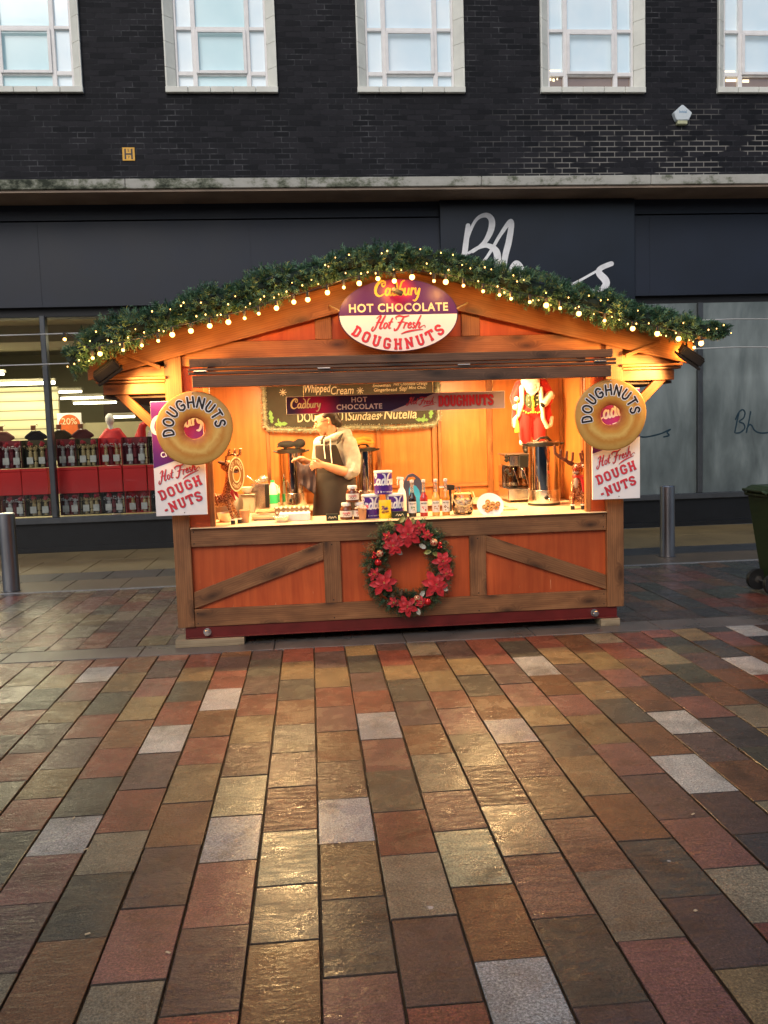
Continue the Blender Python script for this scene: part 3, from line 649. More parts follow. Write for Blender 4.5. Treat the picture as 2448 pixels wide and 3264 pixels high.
mb.build('lettering', 'teal_ink', wg)
# room behind the left glass
MT['room'] = M('cream_shop_wall', (.28, .25, .15), .7, var=.06, vs=1)
MT['room_ceiling'] = M('shop_ceiling', (.34, .32, .24), .8, var=.05)
mb = MB(); mb.box(XA, 1.1, 19.0, 19.1, 0, 3.4); mb.box(XA - .1, XA, 12.95, 19.1, 0, 3.4); mb.box(1.0, 1.1, 12.95, 19, 0, 3.4); mb.build('shop_room_wall', 'room', bld)
mb = MB(); mb.box(XA, 1.0, 12.92, 19, 3.40, 3.5); mb.box(-6, -3.3, 14.2, 15.6, 3.15, 3.4); mb.build('shop_ceiling', 'room_ceiling', bld)
MB().box(XA, 1.0, 12.92, 19, 0.0, .1).build('shop_floor', M('shop_floor', (.25, .22, .17), .4), bld)
def slatwall():
    m, n, l, b = nt('slatwall_board'); tc = n.new('ShaderNodeTexCoord'); w = n.new('ShaderNodeTexWave'); w.bands_direction = 'Z'; w.inputs['Scale'].default_value = 1.9; l.new(tc.outputs['Object'], w.inputs[0])
    r = ramp(n, [(.0, (.12, .1, .05)), (.06, (.55, .5, .3)), (1, (.6, .55, .34))]); l.new(w.outputs['Fac'], r.inputs[0]); l.new(r.outputs[0], b.inputs['Base Color']); b.inputs['Roughness'].default_value = .6; return m
MT['slat'] = slatwall()
MB().box(-7.5, -4.42, 16.0, 16.08, .1, 2.56).build('slat_wall', 'slat', bld)
MT['counter_back'] = M('display_back_board', (.42, .38, .22), .7, var=.05)
MB().box(-4.42, -.4, 15.9, 15.96, .1, 1.9).build('display_back_board', 'counter_back', bld)
MB().box(-4.0, -.6, 17.6, 17.7, 2.0, 2.35).build('dark_shelf', M('dark_shelf_back', (.05, .025, .012), .6), bld)
TUBE = EM('fluorescent_tube', (1, .88, .58), 9.0)
for i, (x0, x1, y, z) in enumerate(((-5.5, -4.4, 15.8, 2.62), (-4.5, -4.1, 16.4, 2.48), (-4.45, -3.7, 16.3, 2.36), (-4.2, -3.45, 16.2, 2.26), (-3.5, -3.1, 16.0, 1.99), (-6.6, -5.05, 15.2, 2.74), (-1.6, -.2, 16.5, 2.6))):
    f = sub(MB().bbox(x0 - .02, x1 + .02, y - .06, y + .06, z + .02, z + .07, .01).build('ceiling_strip_light', 'room_ceiling', bld))
    MB().tube([(x0, y - .01, z), (x1, y - .01, z)], .02 if i != 0 else .035, seg=8).build('tube', TUBE, f)
def area(name, loc, size, power, col, rot=(0, 0, 0), sy=None, spread=None):
    d = bpy.data.lights.new(name, 'AREA'); d.energy = power; d.color = col; d.size = size
    if sy: d.shape = 'RECTANGLE'; d.size_y = sy
    if spread: d.spread = spread
    o = bpy.data.objects.new(name, d); COL.objects.link(o); o.location = loc; o.rotation_euler = rot; return o
area('shop_light', (-5.2, 14.9, 3.1), 2.2, 60, (1, .86, .55), sy=.4)
area('shop_light', (-2.4, 15.0, 3.3), 2.2, 20, (1, .86, .55), sy=.4)
area('wall_wash_light', (-5.2, 15.7, 2.5), 1.6, 14, (1, .88, .55), rot=(math.radians(-25), 0, 0), sy=.1)
# a plain block of buildings behind the viewer, only met in reflections
MB().box(-30, 30, -26, -22, 0, 9).build('opposite_terrace', M('grey_render', (.2, .2, .2), .8), label='plain grey terrace across the street behind the viewer', cat='building')

# window display behind the left glass
MT['box_red'] = M('red_card', (.62, .014, .016), .5, var=.08, vs=2)
MT['gold'] = M('gold_foil', (.62, .50, .26), .35, .35, var=.45, vs=120)
MT['silver'] = M('silver_foil', (.70, .73, .76), .3, .35, var=.45, vs=120)
MT['olive'] = M('olive_card', (.06, .05, .018), .6); MT['crimson'] = M('crimson_card', (.20, .02, .03), .6); MT['char'] = M('charcoal_card', (.03, .032, .035), .6)
MT['rosette'] = M('red_rosette', (.42, .03, .05), .6, var=.4, vs=90)
MT['tagc'] = M('pale_tag', (.7, .72, .68), .6)
MT['acetate'] = thin_glass('acetate_lid', (.95, .95, .95), .8)
def cracker_box(x0, z0, w, h, back, tubem, label, ribbed):
    t = thing('cracker_box', label, 'gift box', (x0 + w / 2, 13.16, z0), 'boxes of christmas crackers stacked in the shop window')
    mb = MB(); mb.box(x0, x0 + w, 13.2, 13.22, z0, z0 + h); mb.box(x0, x0 + .006, 13.08, 13.2, z0, z0 + h); mb.box(x0 + w - .006, x0 + w, 13.08, 13.2, z0, z0 + h); mb.box(x0 + .006, x0 + w - .006, 13.08, 13.2, z0, z0 + .006); mb.build('case', back, t)
    MB().add([(x0, 13.079, z0), (x0 + w, 13.079, z0), (x0 + w, 13.079, z0 + h), (x0, 13.079, z0 + h)], [(0, 1, 2, 3)]).build('lid', 'acetate', t)
    for k in range(2):
        cx = x0 + w * (.27 + .47 * k); mb = MB(); prof = []
        n = 26
        for i in range(n + 1):
            zz = z0 + .01 + (h * .72) * i / n; r = .028 + (.004 * (i % 2) if ribbed else 0)
            if abs(i / n - .28) < .03 or abs(i / n - .80) < .03: r = .013
            prof.append((r, zz))
        mb.lathe((cx, 13.15, 0), prof, seg=12); mb.build('cracker', tubem, t, smooth=True)
        mb = MB(); mb.lathe((cx + .07, 13.15, 0), prof, seg=12)
        mb.build('cracker', ['crimson', 'gold'][(k + (back == 'olive')) % 2], t, smooth=True)
        MB().bbox(cx - .045, cx + .045, 13.100, 13.108, z0 + h * .14, z0 + h * .14 + .1, .002).build('tag', 'tagc', t)
        mb = MB(); r = random.Random(int(x0 * 100) + k)
        for _ in range(26):
            a = r.random() * 2 * PI; rr = r.random() * .035; mb.obox((cx + rr * math.cos(a) + .015, 13.11 - .008 * r.random(), z0 + h * .86 + rr * math.sin(a)), (.022, .003, .022), Matrix.Rotation(a, 4, 'Y') @ Matrix.Rotation(.6, 4, 'X'))
        mb.build('rosette', 'rosette', t)
    mb = MB(); r = random.Random(int(x0 * 91))
    for _ in range(46): mb.ball((x0 + w * r.random(), 13.105 + .02 * r.random(), z0 + h * .74 + (r.random() - .5) * .045), .005 + .006 * r.random(), seg=6, rings=4)
    mb.build('bead_garland', 'silver' if back != 'olive' else 'gold', t)
bx = [(-5.30, 'crimson', 'silver'), (-4.90, 'crimson', 'silver'), (-4.50, 'crimson', 'silver'), (-4.17, 'olive', 'gold'), (-3.68, 'crimson', 'silver'), (-3.40, 'olive', 'gold'), (-3.08, 'box_red', 'gold'), (-2.74, 'crimson', 'silver'), (-2.36, 'olive', 'gold')]
CN = {'crimson': 'crimson', 'olive': 'olive and gold', 'box_red': 'red and gold', 'char': 'charcoal and silver'}
for i, (x, bk, tb) in enumerate(bx):
    w = (bx[i + 1][0] if i + 1 < len(bx) else x + .36) - x - .012; w = min(w, .36)
    nm = ['far left edge', 'left edge', 'left edge above the bollard', 'left of the grey mullion', 'just behind the grey mullion', 'just right of the grey mullion', 'second right of the mullion', 'third right of the mullion', 'beside the timber post'][i]
    cracker_box(x, 1.215, w, .405, bk, tb, '%s cracker box, upper shelf, %s' % (CN[bk], nm), i % 2)
    bk2 = ['crimson', 'crimson', 'crimson', 'olive', 'crimson', 'olive', 'char', 'box_red', 'char'][i]
    cracker_box(x, .505, w, .315, bk2, 'silver' if bk2 in ('char', 'crimson') else 'gold', '%s cracker box, lower shelf, %s' % (CN[bk2], nm), (i + 1) % 2)
rbx = [(-5.22, -4.62), (-4.61, -4.205), (-4.195, -3.83), (-3.70, -3.11), (-3.095, -2.765), (-2.745, -2.41), (-2.395, -2.03)]
for i, (a, b) in enumerate(rbx):
    t = thing('red_box', 'plain bright red gift box between the two cracker rows, ' + ['at the far left', 'above the steel bollard', 'left of the grey mullion', 'wide one right of the mullion', 'second right of the mullion', 'third right of the mullion', 'beside the timber post'][i], 'gift box', ((a + b) / 2, 13.15, .823), 'plain red boxes in the shop window')
    MB().bbox(a, b, 13.06, 13.22, .825, 1.165, .004).build('box', 'box_red', t)
    MB().bbox(a, b, 13.055, 13.225, 1.166, 1.206, .004).build('lid', 'box_red', t)
# hanging tops, mannequin, poster
MT['knit'] = [M('dark_jumper', (.022, .014, .022), .9), M('tan_jumper', (.16, .07, .05), .9), M('black_jumper', (.012, .012, .014), .9), M('olive_jumper', (.04, .03, .012), .9), M('maroon_jumper', (.08, .02, .02), .9)]
MT['tagbrown'] = M('brown_tag', (.26, .09, .03), .6)
HW = [(-5.25, 'plum'), (-4.93, 'tan'), (-4.42, 'black'), (-4.02, 'olive'), (-3.68, 'maroon')]
for i, (x, nme) in enumerate(HW):
    z = 1.72; Y = 14.6
    t = thing('hanging_jumper', '%s jumper on a hanger above the cracker boxes, %s' % (nme, ['leftmost', 'left of the mullion', 'right of the mullion', 'middle one', 'nearest the mannequin'][i]), 'jumper', (x, Y, z - .5), 'jumpers on hangers in the shop')
    organic('jumper', [('c', [(x - .15, Y, z - .05), (x - .05, Y, z + .03), (x + .05, Y, z + .03), (x + .15, Y, z - .05)], [.035, .032, .032, .035]), ('e', (x, Y, z - .25), (.15, .05, .27))], .02, MT['knit'][i], t)
    MB().tube([(x, Y, z + .05), (x, Y, z + .13), (x + .02, Y, z + .16), (x + .045, Y, z + .14)], .005, seg=6).build('hanger_hook', 'steel', t)
    MB().bbox(x - .05, x + .03, Y - .08, Y - .075, z + .06, z + .14, .002).build('tag', 'tagbrown', t)
t = thing('mannequin', 'bald white mannequin in a red top facing left behind the cracker boxes', 'mannequin', (-3.36, 15.0, 0))
Y = 15.0
organic('figure', [('e', (-3.32, Y, 1.93), (.075, .085, .105)), ('c', [(-3.32, Y, 1.85), (-3.3, Y, 1.68)], [.045, .05]), ('e', (-3.3, Y, 1.3), (.15, .1, .36)), ('c', [(-3.3, Y, 1.1), (-3.3, Y, .5), (-3.3, Y, .12)], [.14, .09, .06])], .02, 'white', t)
organic('red_top', [('c', [(-3.5, Y, 1.56), (-3.36, Y, 1.72), (-3.2, Y, 1.72), (-3.08, Y, 1.56)], [.06, .07, .07, .06]), ('e', (-3.3, Y, 1.4), (.2, .13, .38)), ('c', [(-3.5, Y, 1.56), (-3.55, Y, 1.3)], [.05, .05]), ('c', [(-3.08, Y, 1.56), (-3.04, Y, 1.3)], [.05, .05])], .02, 'box_red', t)
t = thing('mannequin', 'headless mannequin in an open red cardigan partly behind the left sign board', 'mannequin', (-2.6, 15.0, 0))
organic('figure', [('e', (-2.62, Y, 1.4), (.14, .1, .36)), ('c', [(-2.62, Y, 1.1), (-2.62, Y, .12)], [.13, .06])], .02, 'white', t)
organic('red_cardigan', [('c', [(-2.9, Y - .02, 1.5), (-2.78, Y - .04, 1.8), (-2.7, Y - .04, 1.86)], [.08, .06, .05]), ('c', [(-2.78, Y - .08, 1.8), (-2.82, Y - .06, 1.3)], [.06, .09]), ('c', [(-2.45, Y - .04, 1.85), (-2.4, Y, 1.3)], [.06, .09])], .02, 'box_red', t)
MT['orange'] = M('orange_disc', (.62, .12, .02), .5)
t = thing('sale_poster', 'white sale poster with a big orange percentage disc inside the shop', 'poster', (-4.2, 16.0, 1.8))
MB().bbox(-4.42, -4.0, 15.86, 15.88, 1.75, 2.08, .003).build('sheet', 'paper', t)
mb = MB(); mb.add([(-4.21 + .185 * math.cos(a * PI / 24), 15.857, 1.87 + .185 * math.sin(a * PI / 24)) for a in range(48)], [tuple(range(48))]); mb.build('disc', 'orange', t)
mb = MB(); font(mb, '20%', 0, 0, .16, front(-4.21, 15.855, 1.93)); mb.build('lettering', 'cream_ink', t)

# wall signs
MT['yellow'] = M('yellow_plate', (.75, .38, .02), .4, var=.1)
t = thing('hydrant_sign', 'small yellow hydrant plate with black H on the dark brick wall', 'sign', (-2.355, FY, 5.45))
MB().bbox(-2.44, -2.27, FY - .012, FY - .001, 5.46, 5.64, .003).build('plate', 'yellow', t)
mb = MB(); tf = front(-2.355, FY - .012, 5.55)
strokes(mb, [[(-.045, .07), (-.045, -.07)], [(.045, .07), (.045, -.07)], [(-.045, 0), (.045, 0)]], .022, tf, .001, rnd_cap=False)
font(mb, '5', 0, .045, .05, tf, .01); font(mb, '7', 0, -.045, .05, tf, .01)
mb.build('lettering', 'black_ink', t)
MT['alarm'] = M('alarm_white', (.62, .68, .70), .4, var=.05)
t = thing('alarm_box', 'white pentagonal burglar alarm box on the dark brick wall', 'alarm box', (5.61, FY, 5.92))
pts = [(5.475, 6.075), (5.61, 6.19), (5.75, 6.075), (5.70, 5.97), (5.52, 5.97)]
bm = bmesh.new(); lo = [bm.verts.new((x, FY - .08, z)) for x, z in pts]; hi = [bm.verts.new((5.61 + (x - 5.61) * 1.06, FY - .001, 6.06 + (z - 6.06) * 1.06)) for x, z in pts]
bm.faces.new(lo); bm.faces.new(hi[::-1])
for i in range(5): bm.faces.new((lo[i], hi[i], hi[(i + 1) % 5], lo[(i + 1) % 5]))
bmesh.ops.recalc_face_normals(bm, faces=bm.faces[:]); bmesh.ops.bevel(bm, geom=bm.edges[:], offset=.008, segments=2, affect='EDGES')
mb = MB(); mb.bm(bm); mb.build('casing', 'alarm', t)
mb = MB(); mb.bbox(5.535, 5.685, FY - .075, FY - .001, 5.915, 5.967, .008); mb.build('strobe_lens', M('yellowish_lens', (.5, .5, .3), .3), t)
mb = MB(); font(mb, 'Initial', 0, 0, .055, front(5.61, FY - .081, 6.085), .01); mb.build('lettering', M('blue_lettering', (.12, .28, .45), .5), t)
# cables strung along the shop front
MT['cable'] = M('pale_cable', (.5, .5, .48), .5)
for z0, z1, nm in ((3.13, 3.05, 'upper'), (2.72, 2.64, 'lower')):
    mb = MB(); mb.tube([(-9, 12.55, z0 + .03)] + [(-9 + 23 * k / 30, 12.55, z0 + (z1 - z0) * k / 30 - .05 * math.sin(PI * (k % 10) / 10)) for k in range(1, 30)] + [(14, 12.55, z1)], .009, seg=6)
    mb.build('cable', 'cable', label='%s of two thin pale cables strung along the shop front' % nm, cat='cable', group='pale cables along the shop front', smooth=True)
# bollards
def bollard(x, y, label, first=None):
    if first: return place(first, x - first.location.x, y - first.location.y, 0, label)
    t = thing('bollard', label, 'bollard', (x, y, 0), 'steel bollards along the footway')
    MB().lathe((x, y, 0), [(.086, -.02), (.086, .815)], seg=32).build('post', 'galv', t, smooth=True, angle=40)
    MB().lathe((x, y, 0), [(.0865, .816), (.0865, .835), (.08, .843), (.05, .849), (.001, .852)], seg=32).build('cap', 'galv', t, smooth=True, angle=30)
    MB().lathe((x, y, 0), [(.105, .001), (.105, .006), (.0875, .008)], seg=32).build('base_ring', 'sill', t, smooth=True, angle=30)
    return t
b0 = bollard(-3.27, 9.6, 'brushed steel bollard at the left edge in front of the shop window')
bollard(4.2, 9.95, 'brushed steel bollard right of the wooden kiosk', b0)
# wheelie bin at the right edge
MT['bin'] = M('green_bin_plastic', (.022, .045, .012), .45, var=.2, vs=3)
t = thing('wheelie_bin', 'green wheelie bin with black wheel at the right edge', 'bin', (4.25, 7.62, 0))
def frustum(x0, x1, y0, y1, z0, X0, X1, Y0, Y1, z1, ch=.02):
    bm = bmesh.new(); lo = [bm.verts.new(p) for p in ((x0, y0, z0), (x1, y0, z0), (x1, y1, z0), (x0, y1, z0))]; hi = [bm.verts.new(p) for p in ((X0, Y0, z1), (X1, Y0, z1), (X1, Y1, z1), (X0, Y1, z1))]
    bm.faces.new(lo[::-1]); bm.faces.new(hi)
    for i in range(4): bm.faces.new((lo[i], lo[(i + 1) % 4], hi[(i + 1) % 4], hi[i]))
    bmesh.ops.bevel(bm, geom=bm.edges[:], offset=ch, segments=3, affect='EDGES'); return bm
mb = MB(); mb.bm(frustum(4.09, 4.46, 7.40, 7.80, .07, 3.975, 4.52, 7.34, 7.86, .90)); mb.build('body', 'bin', t, smooth=True, angle=35)
mb = MB(); mb.bbox(3.955, 4.54, 7.32, 7.88, .885, .925, .012); mb.build('rim', 'bin', t)
mb = MB(); mb.bm(frustum(3.93, 4.56, 7.31, 7.88, .927, 3.99, 4.5, 7.37, 7.84, .985, .012)); mb.build('lid', 'bin', t, smooth=True, angle=35)
mb = MB(); mb.tube([(3.93, 7.42, .93), (3.90, 7.42, .95), (3.90, 7.78, .95), (3.93, 7.78, .93)], .014); mb.build('handle', 'bin', t, smooth=True)
for yy in (7.45, 7.75):
    ax = Matrix.Rotation(PI / 2, 3, 'X'); w = sub(MB().lathe((4.03, yy + .022, .1), [(.055, 0), (.1, 0), (.1, .008), (.1, .036), (.098, .044), (.055, .044)], seg=24, ax=ax).build('wheel', 'black', t, smooth=True, angle=40))
    MB().lathe((4.03, yy + .024, .1), [(.054, .004), (.054, .04), (.02, .05), (.001, .05)][0:4], seg=20, ax=ax).build('hub', M('dark_hub', (.04, .035, .03), .5), w, smooth=True, angle=40)
MB().tube([(4.03, 7.40, .1), (4.03, 7.80, .1)], .01).build('axle', 'steel', t)
t.location.x += .115   # the whole bin stands a little further right
# ================================================================== THE KIOSK
K = thing('market_kiosk', 'wooden christmas market kiosk with red panels, low gable roof and open serving hatch', 'kiosk', (.695, 6.62, 0))
def PK(name, mat, fn, **kw):
    mb = MB(); fn(mb); return mb.build(name, mat, K, **kw)
def rect(x0, x1, z0, z1): return [(x0, z0), (x1, z0), (x1, z1), (x0, z1)]
ridge = (.70, 2.80); SL = .245
def rz(x): return 2.80 - SL * abs(x - .70)
# chassis
PK('steel_chassis', 'steel_red', lambda m: (m.bbox(-1.0, 2.39, 6.645, 6.66, .062, .148, .002), m.bbox(-1.0, 2.39, 6.62, 6.645, .062, .070, .002), m.box(-1.0, 2.39, 8.5, 8.56, .062, .148), m.box(-1.0, -.94, 6.66, 8.5, .062, .148), m.box(2.33, 2.39, 6.66, 8.5, .062, .148), m.box(.6, .7, 6.66, 8.5, .062, .148)))
for x in (-.835, 2.205):
    ax = Matrix.Rotation(PI / 2, 3, 'X')
    PK('bolt', 'zinc', lambda m: (m.lathe((x, 6.644, .105), [(.012, 0), (.012, .02), (.024, .02), (.024, .045), (.019, .05), (.001, .051)], seg=6, ax=ax), m.lathe((x, 6.644, .105), [(.03, 0), (.03, .004), (.001, .005)], seg=16, ax=ax)))
PK('floor_board', 'wood_raw', lambda m: m.plank([(-1.0, 6.70), (2.39, 6.70), (2.39, 8.55), (-1.0, 8.55)], .15, .18, ax='xy'))
for x0, x1 in ((-1.05, -.925), (2.305, 2.44)):
    xm = (x0 + x1) / 2
    PK('post', 'wood_brown', lambda m: m.plank([(x0, .15), (x1, .15), (x1, rz(x1) - .02), (x0, rz(x0) - .02)], 6.62, 6.72, d=(0, 1)))
    PK('post', 'wood_gold', lambda m: m.plank([(x0, .15), (x1, .15), (x1, rz(x1) - .05), (x0, rz(x0) - .05)], 8.56, 8.66, d=(0, 1)))
PK('front_panel', 'ply_red', lambda m: m.box(-.925, 2.305, 6.665, 6.685, .15, .885))
PK('counter_rail', 'wood_brown', lambda m: m.plank(rect(-.924, 2.304, .765, .905), 6.632, 6.664))
PK('bottom_rail', 'wood_brown', lambda m: m.plank(rect(-.924, 2.304, .15, .285), 6.632, 6.664))
PK('stile', 'wood_brown', lambda m: m.plank(rect(.075, .205, .286, .764), 6.634, 6.664, d=(0, 1)))
PK('stile', 'wood_brown', lambda m: m.plank(rect(1.21, 1.34, .286, .764), 6.634, 6.664, d=(0, 1)))
PK('diagonal_brace', 'wood_brown', lambda m: m.plank([(-.923, .288), (.074, .625), (.074, .762), (-.923, .415)], 6.637, 6.664, d=(1, .345)))
PK('diagonal_brace', 'wood_brown', lambda m: m.plank([(1.341, .635), (2.303, .288), (2.303, .405), (1.341, .762)], 6.637, 6.664, d=(1, -.365)))
MT['counter'] = M('pale_counter_laminate', (.66, .52, .33), .35, var=.1, vs=3)
PK('counter_top', 'counter', lambda m: m.bbox(-.92, 2.30, 6.60, 7.19, .886 + .02, .912, .002))
PK('side_counter', 'counter', lambda m: m.bbox(1.70, 2.36, 7.192, 8.02, .885, .91, .002))
PK('back_counter', 'counter', lambda m: m.bbox(-.98, 2.36, 8.022, 8.50, .885, .91, .002))
PK('counter_base', 'ply_orange', lambda m: (m.box(-.98, 2.36, 8.06, 8.50, .18, .884), m.box(1.74, 2.36, 7.2, 8.06, .18, .884)))
for x0, x1 in ((-.924, -.775), (2.19, 2.304)):
    PK('side_infill', 'ply_red', lambda m: m.box(x0, x1, 6.668, 6.684, .906, 2.12))
PK('hatch_jamb', 'wood_gold', lambda m: m.plank(rect(-.774, -.735, .913, 2.12), 6.655, 6.70, d=(0, 1)))
PK('hatch_jamb', 'wood_gold', lambda m: m.plank(rect(2.15, 2.19, .913, 2.12), 6.655, 6.70, d=(0, 1)))
# gable
PK('cross_beam', 'wood_gold', lambda m: m.plank(rect(-.924, 2.304, 2.12, 2.295), 6.64, 6.68))
PK('gable_panel', 'ply_red', lambda m: m.plank([(-.93, 2.296), (2.31, 2.296), (2.31, rz(2.31) - .03), (.70, 2.77), (-.93, rz(-.93) - .03)], 6.668, 6.682))
for x0, x1 in ((.075, .2), (1.19, 1.33)):
    PK('king_strut', 'wood_gold', lambda m: m.plank([(x0, 2.297), (x1, 2.297), (x1, rz(x1) - .2), (x0, rz(x0) - .2)], 6.645, 6.667, d=(0, 1)))
W_ = .205
PK('barge_board', 'wood_gold', lambda m: m.plank([(-1.60, rz(-1.6) - W_), (.699, 2.80 - W_), (.699, 2.80), (-1.60, rz(-1.6))], 6.60, 6.618, d=(1, SL)))
PK('barge_board', 'wood_gold', lambda m: m.plank([(3.0, rz(3.0) - W_), (3.0, rz(3.0)), (.701, 2.80), (.701, 2.80 - W_)], 6.60, 6.618, d=(1, -SL)))
for s_ in (-1, 1):
    xo = .70 + s_ * 2.36
    PK('roof_slope', 'wood_dark', lambda m: m.plank([(.70, 2.801), (xo, rz(xo) + .001), (xo, rz(xo) + .036), (.70, 2.836)], 6.42, 8.85, d=(1, -s_ * SL)))
    for yy in (6.95, 7.5, 8.05):
        PK('rafter', 'wood_gold', lambda m: m.plank([(.70, 2.70), (xo - s_ * .04, rz(xo - s_ * .04) - .1), (xo - s_ * .04, rz(xo - s_ * .04)), (.70, 2.80)], yy, yy + .05, d=(1, -s_ * SL)))
PK('ceiling', 'ply_orange', lambda m: m.box(-.98, 2.36, 6.70, 8.55, 2.20, 2.215))
PK('header_board', 'wood_gold', lambda m: m.plank(rect(-.77, 2.19, 2.02, 2.199), 6.685, 6.71))
# eave boxes that carry the roof on both sides, with knee braces
for s_, a, b in ((-1, -1.545, -1.052), (1, 2.442, 2.90)):
    lo_, hi_ = a, b
    PK('eave_beam', 'wood_gold', lambda m: m.plank(rect(lo_ + (.04 if s_ < 0 else 0), hi_ - (0 if s_ < 0 else .04), 1.925, 2.005), 6.64, 6.69))
    PK('eave_moulding', 'wood_gold', lambda m: (m.plank(rect(lo_ - .005, hi_ + .005, 2.008, 2.026), 6.615, 6.69), m.plank(rect(lo_ - .015, hi_ + .012, 2.030, 2.05), 6.60, 6.69)))
    PK('eave_board', 'wood_gold', lambda m: m.plank(rect(lo_, hi_, 2.052, 2.125), 6.64, 6.68))
    xo0, xo1 = (a + .04, a + .08) if s_ < 0 else (b - .08, b - .04)
    PK('side_plate', 'wood_dark', lambda m: m.plank([(6.692, 1.925), (8.6, 1.925), (8.6, 2.12), (6.692, 2.12)], xo0, xo1, ax='yz'))
    PK('eave_soffit', 'wood_dark', lambda m: m.box(min(xo0, b if s_ < 0 else a), max(xo1, b if s_ < 0 else a), 6.692, 8.6, 1.90, 1.922))
    if s_ < 0: kn = [(-1.43, 1.922), (-1.05, 1.545), (-1.05, 1.645), (-1.33, 1.922)]
    else: kn = [(2.80, 1.922), (2.70, 1.922), (2.442, 1.665), (2.442, 1.565)]
    PK('knee_brace', 'wood_gold', lambda m: m.plank(kn, 6.65, 6.70, d=(1, -s_ * -1)))
    x0 = -1.33 if s_ < 0 else 2.73
    PK('eave_strut', 'wood_gold', lambda m: m.plank([(x0, 2.20), (x0 - s_ * .26, 2.10), (x0 - s_ * .26, 2.128), (x0, 2.228)] if s_ < 0 else [(x0, 2.20), (x0, 2.228), (x0 - .28, 2.128), (x0 - .28, 2.10)], 6.585, 6.599, d=(1, s_ * .38)))
# side and back walls
for x0, x1 in ((-1.0, -.98), (2.36, 2.38)):
    PK('side_wall', 'ply_orange', lambda m: m.box(x0, x1, 6.73, 8.55, .18, 2.2))
PK('back_wall', 'ply_orange', lambda m: m.box(-1.0, 2.38, 8.55, 8.57, .18, 2.62))
for x0, x1 in ((-.417, -.382), (.657, .70), (1.206, 1.25), (1.266, 1.30), (1.755, 1.81), (2.30, 2.358)):
    PK('batten', 'wood_gold', lambda m: m.plank(rect(x0, x1, .912, 2.198), 8.515, 8.549, d=(0, 1)))
for x0, x1, z in ((-.38, .655, 1.03), (.702, 1.204, 1.03), (1.302, 1.753, 1.02), (1.812, 2.298, .93)):
    PK('batten', 'wood_gold', lambda m: m.plank(rect(x0, x1, z, z + .04), 8.52, 8.549))
for y0, y1 in ((7.3, 7.36), (7.95, 8.01)):
    PK('batten', 'wood_gold', lambda m: m.plank([(y0, .912), (y1, .912), (y1, 2.198), (y0, 2.198)], 2.33, 2.359, d=(0, 1), ax='yz'))
    PK('batten', 'wood_gold', lambda m: m.plank([(y0, .912), (y1, .912), (y1, 2.198), (y0, 2.198)], -.979, -.95, d=(0, 1), ax='yz'))
# folded hatch shutter held out above the counter
sh = sub(PK('hatch_shutter', 'wood_dark', lambda m: (m.plank(rect(-.815, 2.25, 1.945, 2.030), 6.34, 6.365), m.plank(rect(-.83, 2.262, 2.088, 2.148), 6.34, 6.365),
   m.plank(rect(-.84, 2.29, 2.036, 2.056), 6.345, 6.375), m.plank(rect(-.84, 2.29, 2.063, 2.083), 6.345, 6.375))))
PK('shutter_panel', 'ply_red', lambda m: (m.box(-.80, 2.235, 6.366, 6.60, 1.955, 1.972), m.box(-.80, 2.235, 6.376, 6.60, 2.04, 2.055), m.box(-.80, 2.235, 6.366, 6.60, 2.12, 2.14)))
for x in (-.80, .08, 1.10, 2.12):
    MB().tube([(x, 6.338, 2.060), (x + .09, 6.338, 2.060)], .006).build('hinge', 'zinc', sh, smooth=True)
for x, z in ((-.90, .88), (-.90, .79), (.14, .885), (1.275, .885), (2.28, .88), (2.28, .79), (-.90, .255), (-.90, .175), (.14, .17), (1.275, .17), (2.28, .255), (2.28, .175), (.14, .74), (1.275, .74), (.14, .31), (1.275, .31)):
    PK('screw', 'darkscrew', lambda m: m.lathe((x, 6.6325 if z > .77 or z < .28 else 6.6345, z), [(.0055, 0), (.005, .0016), (.001, .0012)], seg=10, ax=Matrix.Rotation(PI / 2, 3, 'X')))
# timber packing under the chassis
t = MB().plank(rect(-1.075, -.555, .0, .058), 6.60, 6.80).build('timber_block', 'wood_raw', label='long pale timber block under the left corner of the kiosk', cat='timber block', group='timber packing under the kiosk')
t = MB().plank(rect(2.245, 2.40, .0, .058), 6.60, 6.76).build('timber_block', 'wood_raw', label='short pale timber block under the right corner of the kiosk', cat='timber block', group='timber packing under the kiosk')

# ------------------------------------------------------------------ lamps of the kiosk
WARM = (1.0, .60, .22)
MT['lampglow'] = EM('work_lamp_glow', (1, .72, .36), 30)
for i, (x, y) in enumerate(((-.33, 7.5), (1.52, 7.5))):
    t = thing('ceiling_work_lamp', 'bright work lamp under the kiosk ceiling, %s' % ('left one above the server' if i == 0 else 'right one'), 'lamp', (x, y, 2.12), 'work lamps inside the kiosk')
    MB().bbox(x - .13, x + .13, y - .07, y + .07, 2.13, 2.195, .01).build('housing', 'white', t)
    MB().box(x - .12, x + .12, y - .06, y + .06, 2.118, 2.129).build('lamp_face', 'lampglow', t)
    area('interior_lamp', (x, y, 2.112), .24, 40, (1.0, .63, .26), sy=.12)
    area('interior_lamp', (x, 6.86, 2.0), .3, 15, (1.0, .63, .26), rot=(math.radians(15), 0, 0), sy=.06)
MT['bulb'] = EM('festoon_bulb_glow', (1.0, .50, .11), 6.5)
MT['fairy'] = EM('fairy_light_glow', (1.0, .52, .13), 4.5)
